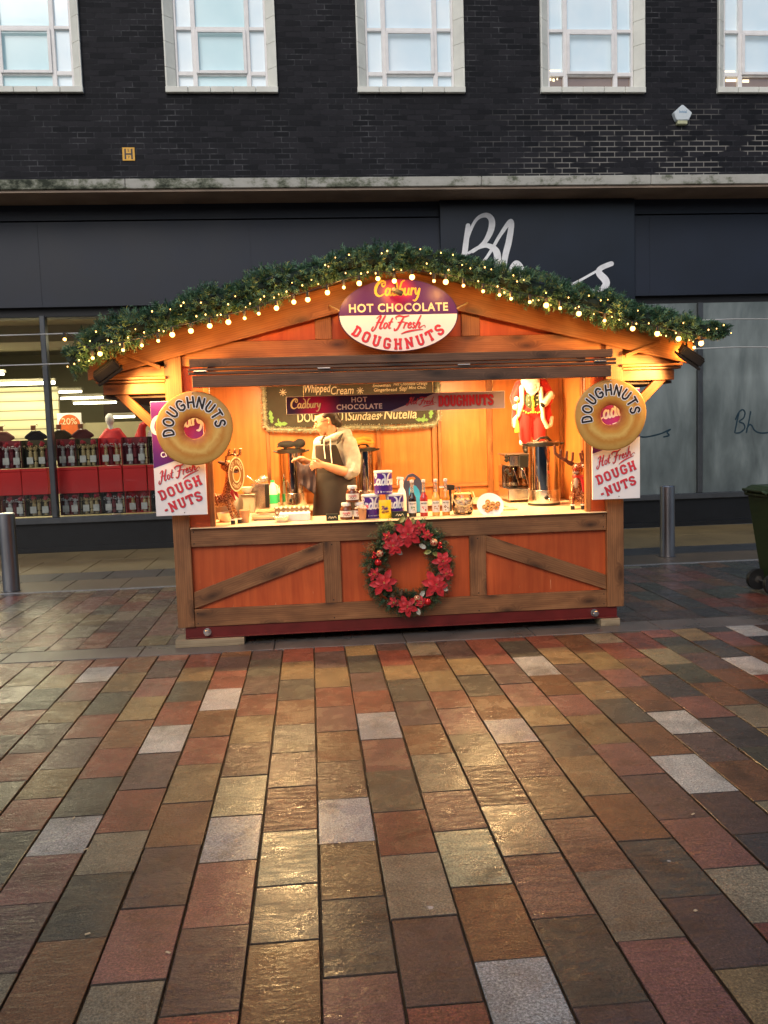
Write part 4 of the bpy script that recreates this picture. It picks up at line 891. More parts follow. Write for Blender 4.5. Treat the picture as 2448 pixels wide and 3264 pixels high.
for s_, x in ((-1, -1.41), (1, 2.87)):
    t = thing('floodlight', 'black box floodlight hanging under the %s end of the garland' % ('left' if s_ < 0 else 'right'), 'floodlight', (x, 6.36, 2.1), 'floodlights at the kiosk eaves')
    rot = Matrix.Rotation(s_ * math.radians(34), 4, 'Y') @ Matrix.Rotation(math.radians(20), 4, 'X')
    hs = MB().obox(Vector((x, 6.36, 2.085)), (.19, .12, .075), rot, ch=.012).build('housing', 'black', t)
    MB().obox(Vector((x, 6.36, 2.085)) + rot @ Vector((0, 0, -.045)), (.205, .135, .018), rot, ch=.004).build('hood', 'black', t)
    MB().obox(Vector((x, 6.36, 2.085)) + rot @ Vector((0, 0, -.0555)), (.17, .10, .002), rot).build('glass', 'steel', t)
    MB().tube([(x, 6.42, 2.13), (x, 6.45, 2.2), (x, 6.45, 2.26)], .008).build('bracket', 'black', t)
    d = bpy.data.lights.new('flood_lamp', 'SPOT'); d.energy = 34; d.color = (1.0, .54, .16); d.spot_size = math.radians(112); d.spot_blend = .6; d.shadow_soft_size = .05
    o = bpy.data.objects.new('flood_lamp', d); COL.objects.link(o); o.location = Vector((x, 6.36, 2.085)) + rot.to_3x3() @ Vector((0, 0, -.085))
    tgt = Vector((.7 + s_ * 1.62, 6.62, 1.80)); o.rotation_euler = (tgt - o.location).to_track_quat('-Z', 'Y').to_euler()
    d2 = d.copy(); d2.energy = 85; d2.spot_size = math.radians(56); d2.spot_blend = .7; o2 = bpy.data.objects.new('flood_lamp', d2); COL.objects.link(o2); o2.location = o.location + Vector((0, -.06, 0)); o2.rotation_euler = (Vector((.7 + s_ * 1.675, 6.62, 1.96)) - o2.location).to_track_quat('-Z', 'Y').to_euler()

# ------------------------------------------------------------------ garland on the roof edge
def greens(name, c1, c2):
    m, n, l, b = nt(name); t = tex(n, l, 22, 3); r = ramp(n, [(.3, c1), (.7, c2)]); l.new(t.outputs[0], r.inputs[0]); l.new(r.outputs[0], b.inputs['Base Color']); b.inputs['Roughness'].default_value = .5; return m
MT['fir_a'] = greens('fir_needles_dark', (.018, .055, .028), (.04, .115, .055)); MT['fir_b'] = greens('fir_needles_light', (.07, .16, .085), (.15, .28, .15)); MT['stem'] = M('garland_stem', (.010, .022, .014), .9)
MT['fir_c'] = greens('fir_needles_olive', (.03, .05, .015), (.09, .12, .04))
GP = [(-1.66, 2.16), (-1.60, 2.20), (-1.457, 2.30), (-1.294, 2.365), (-1.067, 2.43), (-.87, 2.50), (-.674, 2.55), (-.51, 2.58), (-.312, 2.645), (-.113, 2.705), (.086, 2.76), (.286, 2.81), (.52, 2.845), (.721, 2.86), (.955, 2.83), (1.156, 2.775), (1.495, 2.665), (1.769, 2.59), (2.01, 2.525), (2.289, 2.435), (2.535, 2.37), (2.783, 2.31), (3.03, 2.285), (3.13, 2.26)]
def sprig(mb, p, d, L, r, nn, mi, nl=.034, nw=.0055):
    d = d.normalized(); u = d.orthogonal().normalized(); w = d.cross(u)
    for k in range(nn):
        t = k / nn; a = k * 2.4 + r.random(); q = p + d * (L * t)
        o = (u * math.cos(a) + w * math.sin(a)); nd = (o * .85 + d * .75 + Vector((0, 0, -.05))).normalized() * nl * (1.15 - .55 * t) * r.uniform(.8, 1.2)
        s = nd.cross(Vector((r.uniform(-1, 1), r.uniform(-1, 1), r.uniform(-1, 1)))).normalized() * nw
        mb.add([q - s * .6, q + s * .6, q + nd + s * .35, q + nd - s * .35], [(0, 1, 2, 3)], mi)
r = random.Random(5); mb = MB()
path = [Vector((x, 6.36, z - .012 - .012 * math.exp(-((x - .7) / .6) ** 2))) for x, z in GP]; seg = [(path[i + 1] - path[i]).length for i in range(len(path) - 1)]; tot = sum(seg)
def along(P, s):
    for i in range(len(P) - 1):
        l = (P[i + 1] - P[i]).length
        if s <= l or i == len(P) - 2: return P[i].lerp(P[i + 1], min(1, s / l)), (P[i + 1] - P[i]).normalized()
        s -= l
mb.tube(path, .045, 2, seg=8)
for i in range(2700):
    s = r.random() * tot; p, d = along(path, s)
    lump = .86 + .6 * mnoise.noise(Vector((s * 3.1, 2.3, 0))) + .25 * mnoise.noise(Vector((s * 9, .3, 4)))
    a = r.random() * 2 * PI; n1 = Vector((0, 1, 0)); n2 = d.cross(n1)
    o = n1 * math.cos(a) * .8 + n2 * math.sin(a) * 1.1
    rr = (.022 + .052 * r.random() ** .7) * lump
    dr = (o * r.uniform(.7, 1.2) + d * r.choice((-1, 1)) * r.uniform(.1, .9) + Vector((0, 0, .12)))
    sprig(mb, p + o * rr, dr, r.uniform(.04, .085) * lump, r, 16, 1 if r.random() < .42 else 0)
mb.build('fir_garland', ['fir_a', 'fir_b', 'stem'], label='thick artificial fir garland draped along the front roof edge', cat='garland')
# fairy lights woven into it
t = thing('fairy_lights', 'string of tiny warm fairy lights woven into the fir garland', 'string lights', (.7, 6.3, 2.8))
pts = []; r = random.Random(11)
for i in range(95):
    s = tot * (i + .5 + r.uniform(-.4, .4)) / 95; p, d = along(path, s); a = -1.15 + 2.1 * r.random() ** 1.5
    p = p + Vector((0, -.112 - .03 * r.random() * math.cos(a), 0)) + Vector((0, 0, .095 * math.sin(a) - .03)); pts.append(p)
MB().tube([p + Vector((0, .02, 0)) for p in pts], .0015, seg=4, cap=False).build('wire', 'stem', t)
for p in pts: MB().ball(p, r.uniform(.0032, .0054), seg=8, rings=6, sc=(.9, .9, 1.2)).build('bulb', 'fairy', t)
# festoon bulbs
FB = [(-1.652, 2.294), (-1.471, 2.162), (-1.42, 2.19), (-1.262, 2.212), (-1.133, 2.241), (-1.019, 2.27), (-.921, 2.31), (-.792, 2.333), (-.661, 2.365), (-.531, 2.388), (-.417, 2.412), (-.318, 2.442), (-.193, 2.478), (-.07, 2.517), (.028, 2.532), (.168, 2.578), (.284, 2.611), (.394, 2.638), (.527, 2.668), (.643, 2.65), (.77, 2.674), (.926, 2.645), (1.01, 2.637), (1.137, 2.609), (1.278, 2.567), (1.396, 2.539), (1.48, 2.511), (1.616, 2.485), (1.736, 2.46), (1.838, 2.438), (1.976, 2.396), (2.166, 2.342), (2.375, 2.281), (2.56, 2.24), (2.72, 2.2)]
r = random.Random(2); FP = [Vector((x, 6.24, z)) for x, z in FB] + [Vector((2.90, 6.26, 2.165)), Vector((2.92, 6.42, 2.15)), Vector((2.91, 6.6, 2.14)), Vector((2.90, 6.78, 2.135)), Vector((2.89, 6.96, 2.13)), Vector((2.88, 7.14, 2.12)), Vector((2.88, 7.4, 2.12))]
t = thing('festoon_lights', 'string of round warm festoon bulbs hanging below the garland', 'string lights', (.7, 6.24, 2.7))
MB().tube([p + Vector((0, .01, .055)) for p in FP], .003, seg=5).build('cable', 'black', t)
for i, p in enumerate(FP):
    big = r.random() < .62; R0 = r.uniform(.0155, .019) if big else .011
    m = MB(); m.ball(p, R0, 0, 14, 10); m.lathe(p, [(.011, R0 * .8), (.012, R0 + .012), (.011, .05), (.002, .052)], 1, 10)
    m.build('bulb', ['bulb', 'black'], t, smooth=True)
for i in range(1, len(FP), 3):
    d = bpy.data.lights.new('festoon_lamp', 'POINT'); d.energy = 2.4; d.color = (1.0, .44, .09); d.shadow_soft_size = .02
    o = bpy.data.objects.new('festoon_lamp', d); COL.objects.link(o); o.location = FP[i] + Vector((0, -.03, -.01))
m = None

# ------------------------------------------------------------------ signs
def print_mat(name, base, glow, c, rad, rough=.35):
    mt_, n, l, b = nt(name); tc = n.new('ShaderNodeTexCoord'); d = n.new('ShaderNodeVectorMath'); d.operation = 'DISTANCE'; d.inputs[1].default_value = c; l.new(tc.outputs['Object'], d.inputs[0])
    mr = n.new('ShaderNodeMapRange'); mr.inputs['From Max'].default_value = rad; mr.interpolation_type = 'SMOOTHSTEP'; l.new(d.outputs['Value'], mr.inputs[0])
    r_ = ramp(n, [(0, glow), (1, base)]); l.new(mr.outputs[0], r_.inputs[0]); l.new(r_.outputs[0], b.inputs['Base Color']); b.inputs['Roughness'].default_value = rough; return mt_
RED_SH = M('grey_letter_shadow', (.3, .24, .25), .6); MT['grey_ink'] = RED_SH; MT['white_bright'] = M('white_letter_outline', (.82, .80, .80), .5)
# oval
OX, OY, OZ, RX, RZ = .688, 6.44, 2.437, .440, .262
t = thing('oval_sign', 'oval purple and white sign for hot chocolate and fresh doughnuts at the gable peak', 'sign', (OX, OY, OZ))
mb = MB(); N = 64; el = [(OX + RX * math.cos(2 * PI * k / N), OZ + RZ * math.sin(2 * PI * k / N)) for k in range(N)]
mb.add([(x, OY, z) for x, z in el] + [(x, OY + .012, z) for x, z in el], [tuple(range(N)), tuple(range(2 * N - 1, N - 1, -1))] + [(k, k + N, (k + 1) % N + N, (k + 1) % N) for k in range(N)]); mb.build('board', 'navy', t)
sc_ = .985; up = [(OX + RX * sc_ * math.cos(PI * k / 40), OY - .001, OZ + .006 + (RZ * sc_ - .006) * math.sin(PI * k / 40)) for k in range(41)]
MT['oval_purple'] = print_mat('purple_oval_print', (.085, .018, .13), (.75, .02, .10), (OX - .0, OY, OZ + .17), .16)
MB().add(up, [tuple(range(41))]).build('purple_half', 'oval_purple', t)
dn = [(OX + RX * sc_ * math.cos(PI + PI * k / 40), OY - .001, OZ + .003 + (RZ * sc_ + .003) * math.sin(PI + PI * k / 40)) for k in range(41)]
MB().add(dn, [tuple(range(41))]).build('white_half', 'paper', t)
tf = front(OX, OY - .001, OZ)
mb = MB(); script(mb, 'Cadbury', -.17, .142, .105, tf, w=.125, lift=.001, slant=.12); mb.build('brand_lettering', 'gold_ink', t)
mb = MB(); font(mb, 'HOT CHOCOLATE', 0, .052, .082, tf, .028, space=1.12, sx=.97); mb.build('lettering', 'cream_ink', t)
def hot_fresh(par, tf, x, y, h, rot=0, w=.14):
    mb = MB(); ca, sa = math.cos(rot), math.sin(rot); gap = 1.62 * h
    script(mb, 'Hot', x + .035 * h, y - .03 * h, h, tf, w=w, lift=.0008, slant=.25, rot=rot, fat=.015); script(mb, 'Fresh', x + gap * ca + .035 * h, y + gap * sa - .03 * h, h, tf, w=w, lift=.0008, slant=.25, rot=rot, fat=.015); mb.build('lettering_shadow', 'grey_ink', par)
    mb = MB(); script(mb, 'Hot', x, y, h, tf, w=w, lift=.0018, slant=.25, rot=rot); script(mb, 'Fresh', x + gap * ca, y + gap * sa, h, tf, w=w, lift=.0018, slant=.25, rot=rot); mb.build('script_lettering', 'red_ink', par)
hot_fresh(t, tf, -.195, -.096, .092, w=.10)
arc = (-.008, .325, .532, -PI / 2, -1)
for (w_, lf, mt_, dx) in ((.24, .001, 'grey_ink', .002), (.18, .0024, 'red_ink', 0)):
    mb = MB(); slab_text(mb, 'DOUGHNUTS', 0, 0, .080, lambda x, y, h=0: tf(x + dx, y - dx, h), w=w_, lift=lf, wide=1.03, gap=.3, arc=arc); mb.build('slab_lettering', mt_, t)
MB().tube([(OX - .43, OY + .0, OZ + .04), (OX - .5, 6.58, OZ + .10)], .006).build('hanger', 'gold', t); MB().tube([(OX + .43, OY, OZ + .04), (OX + .54, 6.58, OZ + .10)], .006).build('hanger', 'gold', t)
# small clip-on lamp in front of the oval
t = thing('clip_spotlight', 'small dark clip spotlight hanging over the middle of the oval sign', 'spotlight', (.665, 6.33, 2.60))
MB().obox(Vector((.672, 6.34, 2.592)), (.085, .05, .03), Matrix.Rotation(math.radians(24), 4, 'Y'), ch=.005).build('housing', 'black', t)
MB().tube([(.665, 6.34, 2.61), (.655, 6.34, 2.66), (.66, 6.35, 2.74)], .005).build('arm', 'black', t)
# doughnut signs
RND = {'D': (.62, [[(.05, 0), (.05, 1), (.28, 1), (.5, .85), (.57, .5), (.5, .15), (.28, 0), (.05, 0)]]), 'O': (.78, [[(.39 + .34 * math.cos(a * PI / 9), .5 + .5 * math.sin(a * PI / 9)) for a in range(19)]]),
 'U': (.66, [[(.05, 1), (.05, .35), (.14, .1), (.33, 0), (.52, .1), (.61, .35), (.61, 1)]]), 'G': (.76, [[(.66, .8), (.5, .97), (.32, 1), (.12, .85), (.04, .5), (.12, .15), (.36, 0), (.58, .06), (.69, .2), (.69, .45), (.42, .45)]]),
 'H': (.66, [[(.05, 0), (.05, 1)], [(.61, 0), (.61, 1)], [(.05, .5), (.61, .5)]]), 'N': (.66, [[(.05, 0), (.05, 1), (.61, 0), (.61, 1)]]), 'T': (.62, [[(.0, 1), (.62, 1)], [(.31, 1), (.31, 0)]]),
 'S': (.56, [[(.52, .84), (.38, .98), (.2, .98), (.06, .86), (.07, .66), (.24, .54), (.42, .46), (.53, .32), (.5, .12), (.34, .0), (.16, .02), (.02, .16)]])}
def dough_mat(c):
    m, n, l, b = nt('glazed_dough_print'); tc = n.new('ShaderNodeTexCoord'); d = n.new('ShaderNodeVectorMath'); d.operation = 'DISTANCE'; d.inputs[1].default_value = c; l.new(tc.outputs['Object'], d.inputs[0])
    t = tex(n, l, 9, 7, .68, 1.2); ad = n.new('ShaderNodeMath'); ad.operation = 'MULTIPLY_ADD'; ad.inputs[1].default_value = .085; l.new(t.outputs[0], ad.inputs[0]); l.new(d.outputs['Value'], ad.inputs[2])
    r_ = ramp(n, [(.10, (.22, .035, .010)), (.135, (.40, .12, .020)), (.175, (.55, .27, .045)), (.21, (.66, .44, .12)), (.245, (.50, .22, .035)), (.28, (.58, .33, .08)), (.32, (.48, .24, .05)), (.345, (.42, .27, .08))]); l.new(ad.outputs[0], r_.inputs[0]); l.new(r_.outputs[0], b.inputs['Base Color']); b.inputs['Roughness'].default_value = .4; return m
for s_, (cx, cz) in ((-1, (-.822, 1.658)), (1, (2.263, 1.662))):
    Yd = 6.40
    t = thing('doughnut_sign', 'round golden doughnut shaped sign in front of the %s post' % ('left' if s_ < 0 else 'right'), 'sign', (cx, Yd, cz), 'doughnut shaped signs on the kiosk')
    mb = MB(); N = 72; rings = [(.075, .004), (.077, -.002), (.085, -.0045), (.15, -.0055), (.2, -.0055), (.262, -.0045), (.27, -.002), (.272, .004)]; vs = []; rr = random.Random(4)
    for r0, dy in rings:
        for k in range(N):
            a = 2 * PI * k / N; r1 = r0 * (1 + .02 * math.sin(2 * a + 1) + .008 * math.sin(5 * a)); vs.append((cx + r1 * math.cos(a), Yd + dy, cz + r1 * math.sin(a)))
    fs = [(i * N + k, i * N + (k + 1) % N, (i + 1) * N + (k + 1) % N, (i + 1) * N + k) for i in range(len(rings) - 1) for k in range(N)] + [(k, (k + 1) % N, 7 * N + (k + 1) % N, 7 * N + k) for k in range(N)]
    mb.add(vs, fs); mb.build('board', dough_mat((cx, Yd, cz)), t, smooth=True)
    tf = front(cx, Yd - .006, cz)
    txt = 'DOUGHNUTS'; hgt = .072; R0 = .188; tw = sum(RND[c][0] + .34 for c in txt) * hgt
    for w_, lf, mt_ in ((.36, .0006, 'white_bright'), (.20, .002, 'black_ink')):
        mb = MB(); cur = 0; L0 = lf
        for c in txt:
            gw = RND[c][0] * hgt; adv = (RND[c][0] + .34) * hgt; mid = cur + adv / 2; a = math.radians(99) - (mid - tw / 2) / R0
            out = []
            for L in RND[c][1]:
                q = []
                for px, py in L:
                    lx = px * hgt - gw / 2; ly = (py - .5) * hgt; rr_ = R0 + ly
                    q.append((math.cos(a) * rr_ + math.sin(a) * lx, math.sin(a) * rr_ - math.cos(a) * lx))
                out.append(q)
            L0 = strokes(mb, out, w_ * hgt, tf, L0, True, 0, 10); cur += adv
        mb.build('outline' if w_ > .3 else 'lettering', mt_, t)
    MB().ball((cx + .0, Yd - .01, cz + .255), .005, seg=8, rings=6).build('screw', 'steel', t)
# upright sign boards behind the doughnuts
for s_, x0, x1, z0, z1 in ((-1, -1.145, -.772, 1.022, 1.862), (1, 2.152, 2.527, 1.018, 1.862)):
    Yb = 6.50; t = thing('sign_board', 'upright purple and white doughnuts sign board fixed to the %s post' % ('left' if s_ < 0 else 'right'), 'sign', ((x0 + x1) / 2, Yb, z0), 'upright sign boards on the kiosk posts')
    MB().bbox(x0, x1, Yb, Yb + .018, z0, z1, .002).build('board', 'paper', t)
    cx = (x0 + x1) / 2; tf = front(cx, Yb - .0005, z0)
    hw = (x1 - x0) / 2 - .001; H = z1 - z0 - .002
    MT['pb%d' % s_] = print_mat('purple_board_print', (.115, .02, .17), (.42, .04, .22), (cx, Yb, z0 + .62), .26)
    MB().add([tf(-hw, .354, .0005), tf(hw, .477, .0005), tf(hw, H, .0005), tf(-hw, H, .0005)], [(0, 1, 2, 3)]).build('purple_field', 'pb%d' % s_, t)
    mb = MB(); script(mb, 'Cadbury', -.175, .60, .118, tf, w=.15, lift=.001, slant=.12, rot=.2); mb.build('brand_lettering', 'white_bright', t)
    mb = MB(); font(mb, 'HOT', -.05, .545, .065, tf, .03, rot=.3); font(mb, 'CHOCOLATE', .005, .485, .055, tf, .03, rot=.3, sx=.85); mb.build('lettering', 'white_bright', t)
    hot_fresh(t, tf, -.150, .247, .074, rot=.31, w=.095)
    for (w_, lf, mt_, dx) in ((.24, .001, 'grey_ink', .002), (.18, .0024, 'red_ink', 0)):
        mb = MB(); th = .35; ca, sa = math.cos(th), math.sin(th)
        g = lambda ox, oy: (lambda x, y, h=0: tf(ox + x * ca - y * sa + dx, oy + x * sa + y * ca - dx, h))
        slab_text(mb, 'DOUGH', 0, 0, .074, g(-.146, .114), w=w_, lift=lf, wide=1.08, gap=.18); slab_text(mb, '-NUTS', 0, 0, .074, g(-.116, .010), w=w_, lift=lf + .0003, wide=1.04, gap=.17)
        mb.build('slab_lettering', mt_, t)
    MB().ball((cx + .02, Yb - .001, z0 + .02), .004, seg=8, rings=6).build('screw', 'black', t)
# long sign hanging in the hatch
HX0, HX1, HZ0, HZ1, HY = -.165, 1.537, 1.745, 1.879, 6.75
t = thing('hanging_sign', 'long narrow hot chocolate and doughnuts sign hanging in the serving hatch', 'sign', (.69, HY, HZ0))
MB().bbox(HX0, HX1, HY, HY + .006, HZ0, HZ1, .001).build('board', 'paper', t)
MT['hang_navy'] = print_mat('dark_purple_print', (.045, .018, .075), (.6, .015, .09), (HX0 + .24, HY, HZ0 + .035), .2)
tf = front(HX0, HY - .0005, HZ0)
MT['hang_grey'] = M('lilac_grey_print', (.55, .47, .5), .5)
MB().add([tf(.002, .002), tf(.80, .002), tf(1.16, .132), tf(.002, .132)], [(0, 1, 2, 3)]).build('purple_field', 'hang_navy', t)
MB().add([tf(.803, .002), tf(1.70, .002), tf(1.70, .132), tf(1.163, .132)], [(0, 1, 2, 3)]).build('grey_field', 'hang_grey', t)
mb = MB(); script(mb, 'Cadbury', .035, .045, .072, tf, w=.12, lift=.0012, slant=.1); mb.build('brand_lettering', 'cream_ink', t)
mb = MB(); font(mb, 'HOT', .56, .096, .055, tf, .025, lift=.0012, space=1.1); font(mb, 'CHOCOLATE', .56, .042, .055, tf, .025, lift=.0012, space=1.1); mb.build('lettering', M('greyish_lettering', (.85, .76, .74), .6), t)
hot_fresh(t, tf, .93, .05, .054, w=.1)
for (w_, lf, mt_, dx) in ((.26, .001, 'grey_ink', .002), (.18, .002, 'red_ink', 0)):
    mb = MB(); slab_text(mb, 'DOUGHNUTS', 0, 0, .085, lambda x, y, h=0: tf(1.175 + x + dx, .027 + y - dx, h), w=w_, lift=lf, wide=.74, gap=.1); mb.build('slab_lettering', mt_, t)
for x in (-.03, .97, 1.44): MB().tube([(x, HY + .003, HZ1 - .01), (x + .004, HY + .003, 2.018)], .0022, seg=5).build('string', 'gold', t)
# chalkboard with tinsel
MT['chalkboard'] = M('chalkboard', (.045, .042, .032), .8, var=.3, vs=3); MT['chalk'] = M('chalk_lettering', (.55, .54, .42), .9); MT['chalkgreen'] = M('green_chalk', (.18, .38, .12), .9)
t = thing('chalkboard', 'menu chalkboard with white chalk writing on the back wall of the kiosk', 'chalkboard', (.42, 8.49, 1.64))
MB().bbox(-.40, 1.245, 8.485, 8.512, 1.655, 2.19, .003).build('board', 'chalkboard', t)
tf = lambda x, y, h=0: (x, 8.484 - h, y)
mb = MB()
font(mb, 'Whipped', .09, 2.02, .11, tf, .012, .25, sx=.62); font(mb, 'Cream', .33, 1.995, .11, tf, .006, .25, sx=.75)
mb.build('chalk_writing', 'chalk', t); mb = MB()
font(mb, 'Snowman', .72, 2.035, .045, tf, .008, .1); font(mb, 'Gingerbread  50p', .80, 1.992, .045, tf, .008, .1); font(mb, 'Hot Chocolate Orange', 1.0, 2.045, .045, tf, .008, .25, sx=.78); font(mb, 'Cool Mint Choc', 1.02, 2.005, .04, tf, .006, .25)
mb.build('chalk_writing', 'chalk', t); mb = MB()
font(mb, 'DOUGHNUT', .14, 1.745, .13, tf, .012, sx=.66); mb.build('chalk_writing', 'chalk', t); mb = MB(); font(mb, 'Sundaes', .53, 1.745, .12, tf, .006, .25, sx=.8); font(mb, '+', .70, 1.745, .08, tf, .008); font(mb, 'Nutella', .89, 1.75, .13, tf, .012, .2, sx=.85); font(mb, 'Nutella', .93, 1.835, .03, tf, .006)
mb.build('chalk_writing', 'chalk', t)
for cx, cz in ((-.235, 1.995), (.51, 1.99)):
    mb = MB()
    strokes(mb, [[(cx + .035 * math.cos(a * PI / 4), cz + .035 * math.sin(a * PI / 4)), (cx - .035 * math.cos(a * PI / 4), cz - .035 * math.sin(a * PI / 4))] for a in range(4)], .006, tf, .002, False)
    mb.build('chalk_star', 'chalk', t)
def holly(mb, cx, cz, L, ang):
    ca, sa = math.cos(ang), math.sin(ang); pr = [(0, 0), (.15, .13), (.25, .07), (.42, .2), (.55, .09), (.75, .15), (1, 0), (.75, -.15), (.55, -.09), (.42, -.2), (.25, -.07), (.15, -.13)]
    mb.add([tf(cx + L * (x * ca - y * sa), cz + L * (x * sa + y * ca), .001) for x, y in pr], [tuple(range(12))])
for s_, cx in ((1, -.35), (-1, 1.19)):
    mb = MB(); holly(mb, cx, 1.70, .13, PI / 2 + s_ * .12); holly(mb, cx + s_ * .02, 1.69, .13, (0.05 if s_ > 0 else PI - .05)); holly(mb, cx + s_ * .06, 1.70, .05, PI / 2)
    mb.build('chalk_holly', 'chalkgreen', t)
MT['tinsel'] = M('frosted_tinsel', (.36, .39, .30), .5, var=.5, vs=40)
mb = MB(); r = random.Random(9); P = [Vector((-.42, 8.47, 2.19)), Vector((-.42, 8.47, 1.69)), Vector((-.38, 8.47, 1.645)), Vector((0, 8.47, 1.625)), Vector((.42, 8.47, 1.64)), Vector((.85, 8.47, 1.625)), Vector((1.22, 8.47, 1.64)), Vector((1.27, 8.47, 1.70)), Vector((1.27, 8.47, 2.19))]
T = sum((P[i + 1] - P[i]).length for i in range(8)); mb.tube(P, .012, seg=6)
for i in range(5200):
    p, d = along(P, T * r.random()); v = Vector((r.gauss(0, 1), r.gauss(0, .5) - .3, r.gauss(0, 1))); v = v.normalized() * r.uniform(.018, .04); s = v.cross(Vector((r.random(), r.random(), r.random()))).normalized() * .0016
    mb.add([p - s, p + s, p + v + s, p + v - s], [(0, 1, 2, 3)])
mb.build('tinsel_border', 'tinsel', label='frosted green tinsel draped round the menu chalkboard', cat='tinsel')
# ================================================================== THINGS ON THE COUNTERS
CT = .9125
MT['coppertinsel'] = None
def sparkle(name, c1, c2):
    m, n, l, b = nt(name); t = tex(n, l, 150, 2, .7); r = ramp(n, [(.42, c1), (.55, c2), (.66, (.9, .55, .3))]); l.new(t.outputs[0], r.inputs[0]); l.new(r.outputs[0], b.inputs['Base Color'])
    b.inputs['Roughness'].default_value = .28; b.inputs['Metallic'].default_value = .75
    v = n.new('ShaderNodeTexVoronoi'); v.inputs['Scale'].default_value = 110; tc = n.new('ShaderNodeTexCoord'); l.new(tc.outputs['Object'], v.inputs[0])
    bp = n.new('ShaderNodeBump'); bp.inputs['Strength'].default_value = 1; bp.inputs['Distance'].default_value = .006; l.new(v.outputs['Distance'], bp.inputs['Height']); l.new(bp.outputs[0], b.inputs['Normal']); return m
MT['copper'] = sparkle('copper_tinsel', (.10, .03, .012), (.38, .14, .05)); MT['copperdark'] = M('brown_plush', (.10, .03, .015), .8, var=.4, vs=60)
MT['fur'] = M('white_fur', (.82, .76, .66), .9, bump=.8, bs=90); MT['grey_plush'] = M('grey_plush', (.35, .30, .24), .9, var=.2, vs=60, bump=.5, bs=90)
MT['redcloth'] = M('red_velvet', (.50, .012, .012), .7, var=.15, vs=20, sheen=.3); MT['greencloth'] = M('green_brocade', (.05, .07, .03), .7, var=.3, vs=40)
MT['choc'] = M('chocolate_spread', (.13, .035, .012), .25); MT['nutlabel'] = M('white_jar_label', (.78, .72, .62), .5)
MT['tubpurple'] = M('purple_tub', (.075, .018, .24), .35, var=.05); MT['pouch'] = M('yellow_pouch', (.85, .58, .01), .35); MT['brownprint'] = M('brown_print', (.25, .1, .02), .5)
MT['boxblack'] = M('black_green_carton', (.012, .018, .012), .4); MT['cup_brown'] = M('kraft_paper_cup', (.46, .24, .12), .6); MT['foam'] = M('white_sweets', (.8, .66, .5), .6, bump=.6, bs=80)
MT['pinksweet'] = M('pink_sweet', (.7, .12, .16), .5); MT['milk'] = M('milk_plastic', (.72, .74, .60), .4, sss=.0); MT['greenlabel'] = M('green_label', (.03, .42, .15), .45)
MT['foil'] = M('crumpled_foil', (.75, .73, .68), .25, .9, bump=1, bs=60); MT['tin'] = M('tin', (.55, .48, .42), .3, .9, var=.1); MT['darksteel'] = M('dull_steel', (.22, .18, .15), .4, .8)
MT['dough'] = M('fried_dough', (.50, .22, .05), .5, var=.4, vs=50); MT['rope'] = M('jute_rope', (.62, .46, .22), .9, bump=.8, bs=200)
MT['polkabase'] = None
def polka():
    m, n, l, b = nt('brown_polka_dot_tin'); tc = n.new('ShaderNodeTexCoord'); mp = n.new('ShaderNodeMapping'); mp.inputs['Scale'].default_value = (28, 28, 28); l.new(tc.outputs['Object'], mp.inputs[0])
    v = n.new('ShaderNodeTexVoronoi'); v.inputs['Scale'].default_value = 1; v.inputs['Randomness'].default_value = .15; l.new(mp.outputs[0], v.inputs[0]); r = ramp(n, [(.27, (.85, .8, .6)), (.30, (.26, .15, .07))]); l.new(v.outputs['Distance'], r.inputs[0]); l.new(r.outputs[0], b.inputs['Base Color']); b.inputs['Roughness'].default_value = .4; return m
MT['polka'] = polka()
def cylf(cx, cy, R):   # writing wrapped round a cylinder, facing the hatch
    return lambda x, y, h=0: (cx + (R + h) * math.sin(x / R), cy - (R + h) * math.cos(x / R), y)
# --- hazelnut spread jars
def jar(x, y, z, label):
    t = thing('spread_jar', label, 'jar', (x, y, z), 'chocolate spread jars stacked on the counter')
    MB().lathe((x, y, z), [(.001, 0), (.044, 0), (.05, .006), (.052, .03), (.05, .07), (.047, .085), (.038, .102), (.032, .108)], seg=28).build('glass_jar', 'choc', t, smooth=True)
    MB().lathe((x, y, z), [(.035, .106), (.037, .109), (.037, .128), (.034, .132), (.001, .133)], seg=28).build('lid', 'white', t, smooth=True, angle=40)
    lb = sub(MB().lathe((x, y, z), [(.0525, .022), (.0525, .07)], seg=24, arc=(PI + .25, 2 * PI - .25)).build('label', 'nutlabel', t, smooth=True))
    mb = MB(); font(mb, 'nutella', 0, z + .053, .024, cylf(x, y, .0528), .02, sx=.95); mb.build('lettering', 'red_ink', lb)
    mb = MB(); strokes(mb, [catmull([(-.025, z + .03), (-.012, z + .042), (-.004, z + .03), (.006, z + .042), (.012, z + .032), (.028, z + .038)])], .004, cylf(x, y, .0529), .0006); mb.build('brown_swirl', 'brownprint', lb)
    return t
j0 = jar(.268, 6.82, CT, 'left jar of chocolate spread in the bottom row of the pyramid of three')
place(j0, .106, 0, 0, 'right jar of chocolate spread in the bottom row, partly behind the paper cup'); place(j0, .053, .0, .1335, 'jar of chocolate spread on top of the pyramid of three')
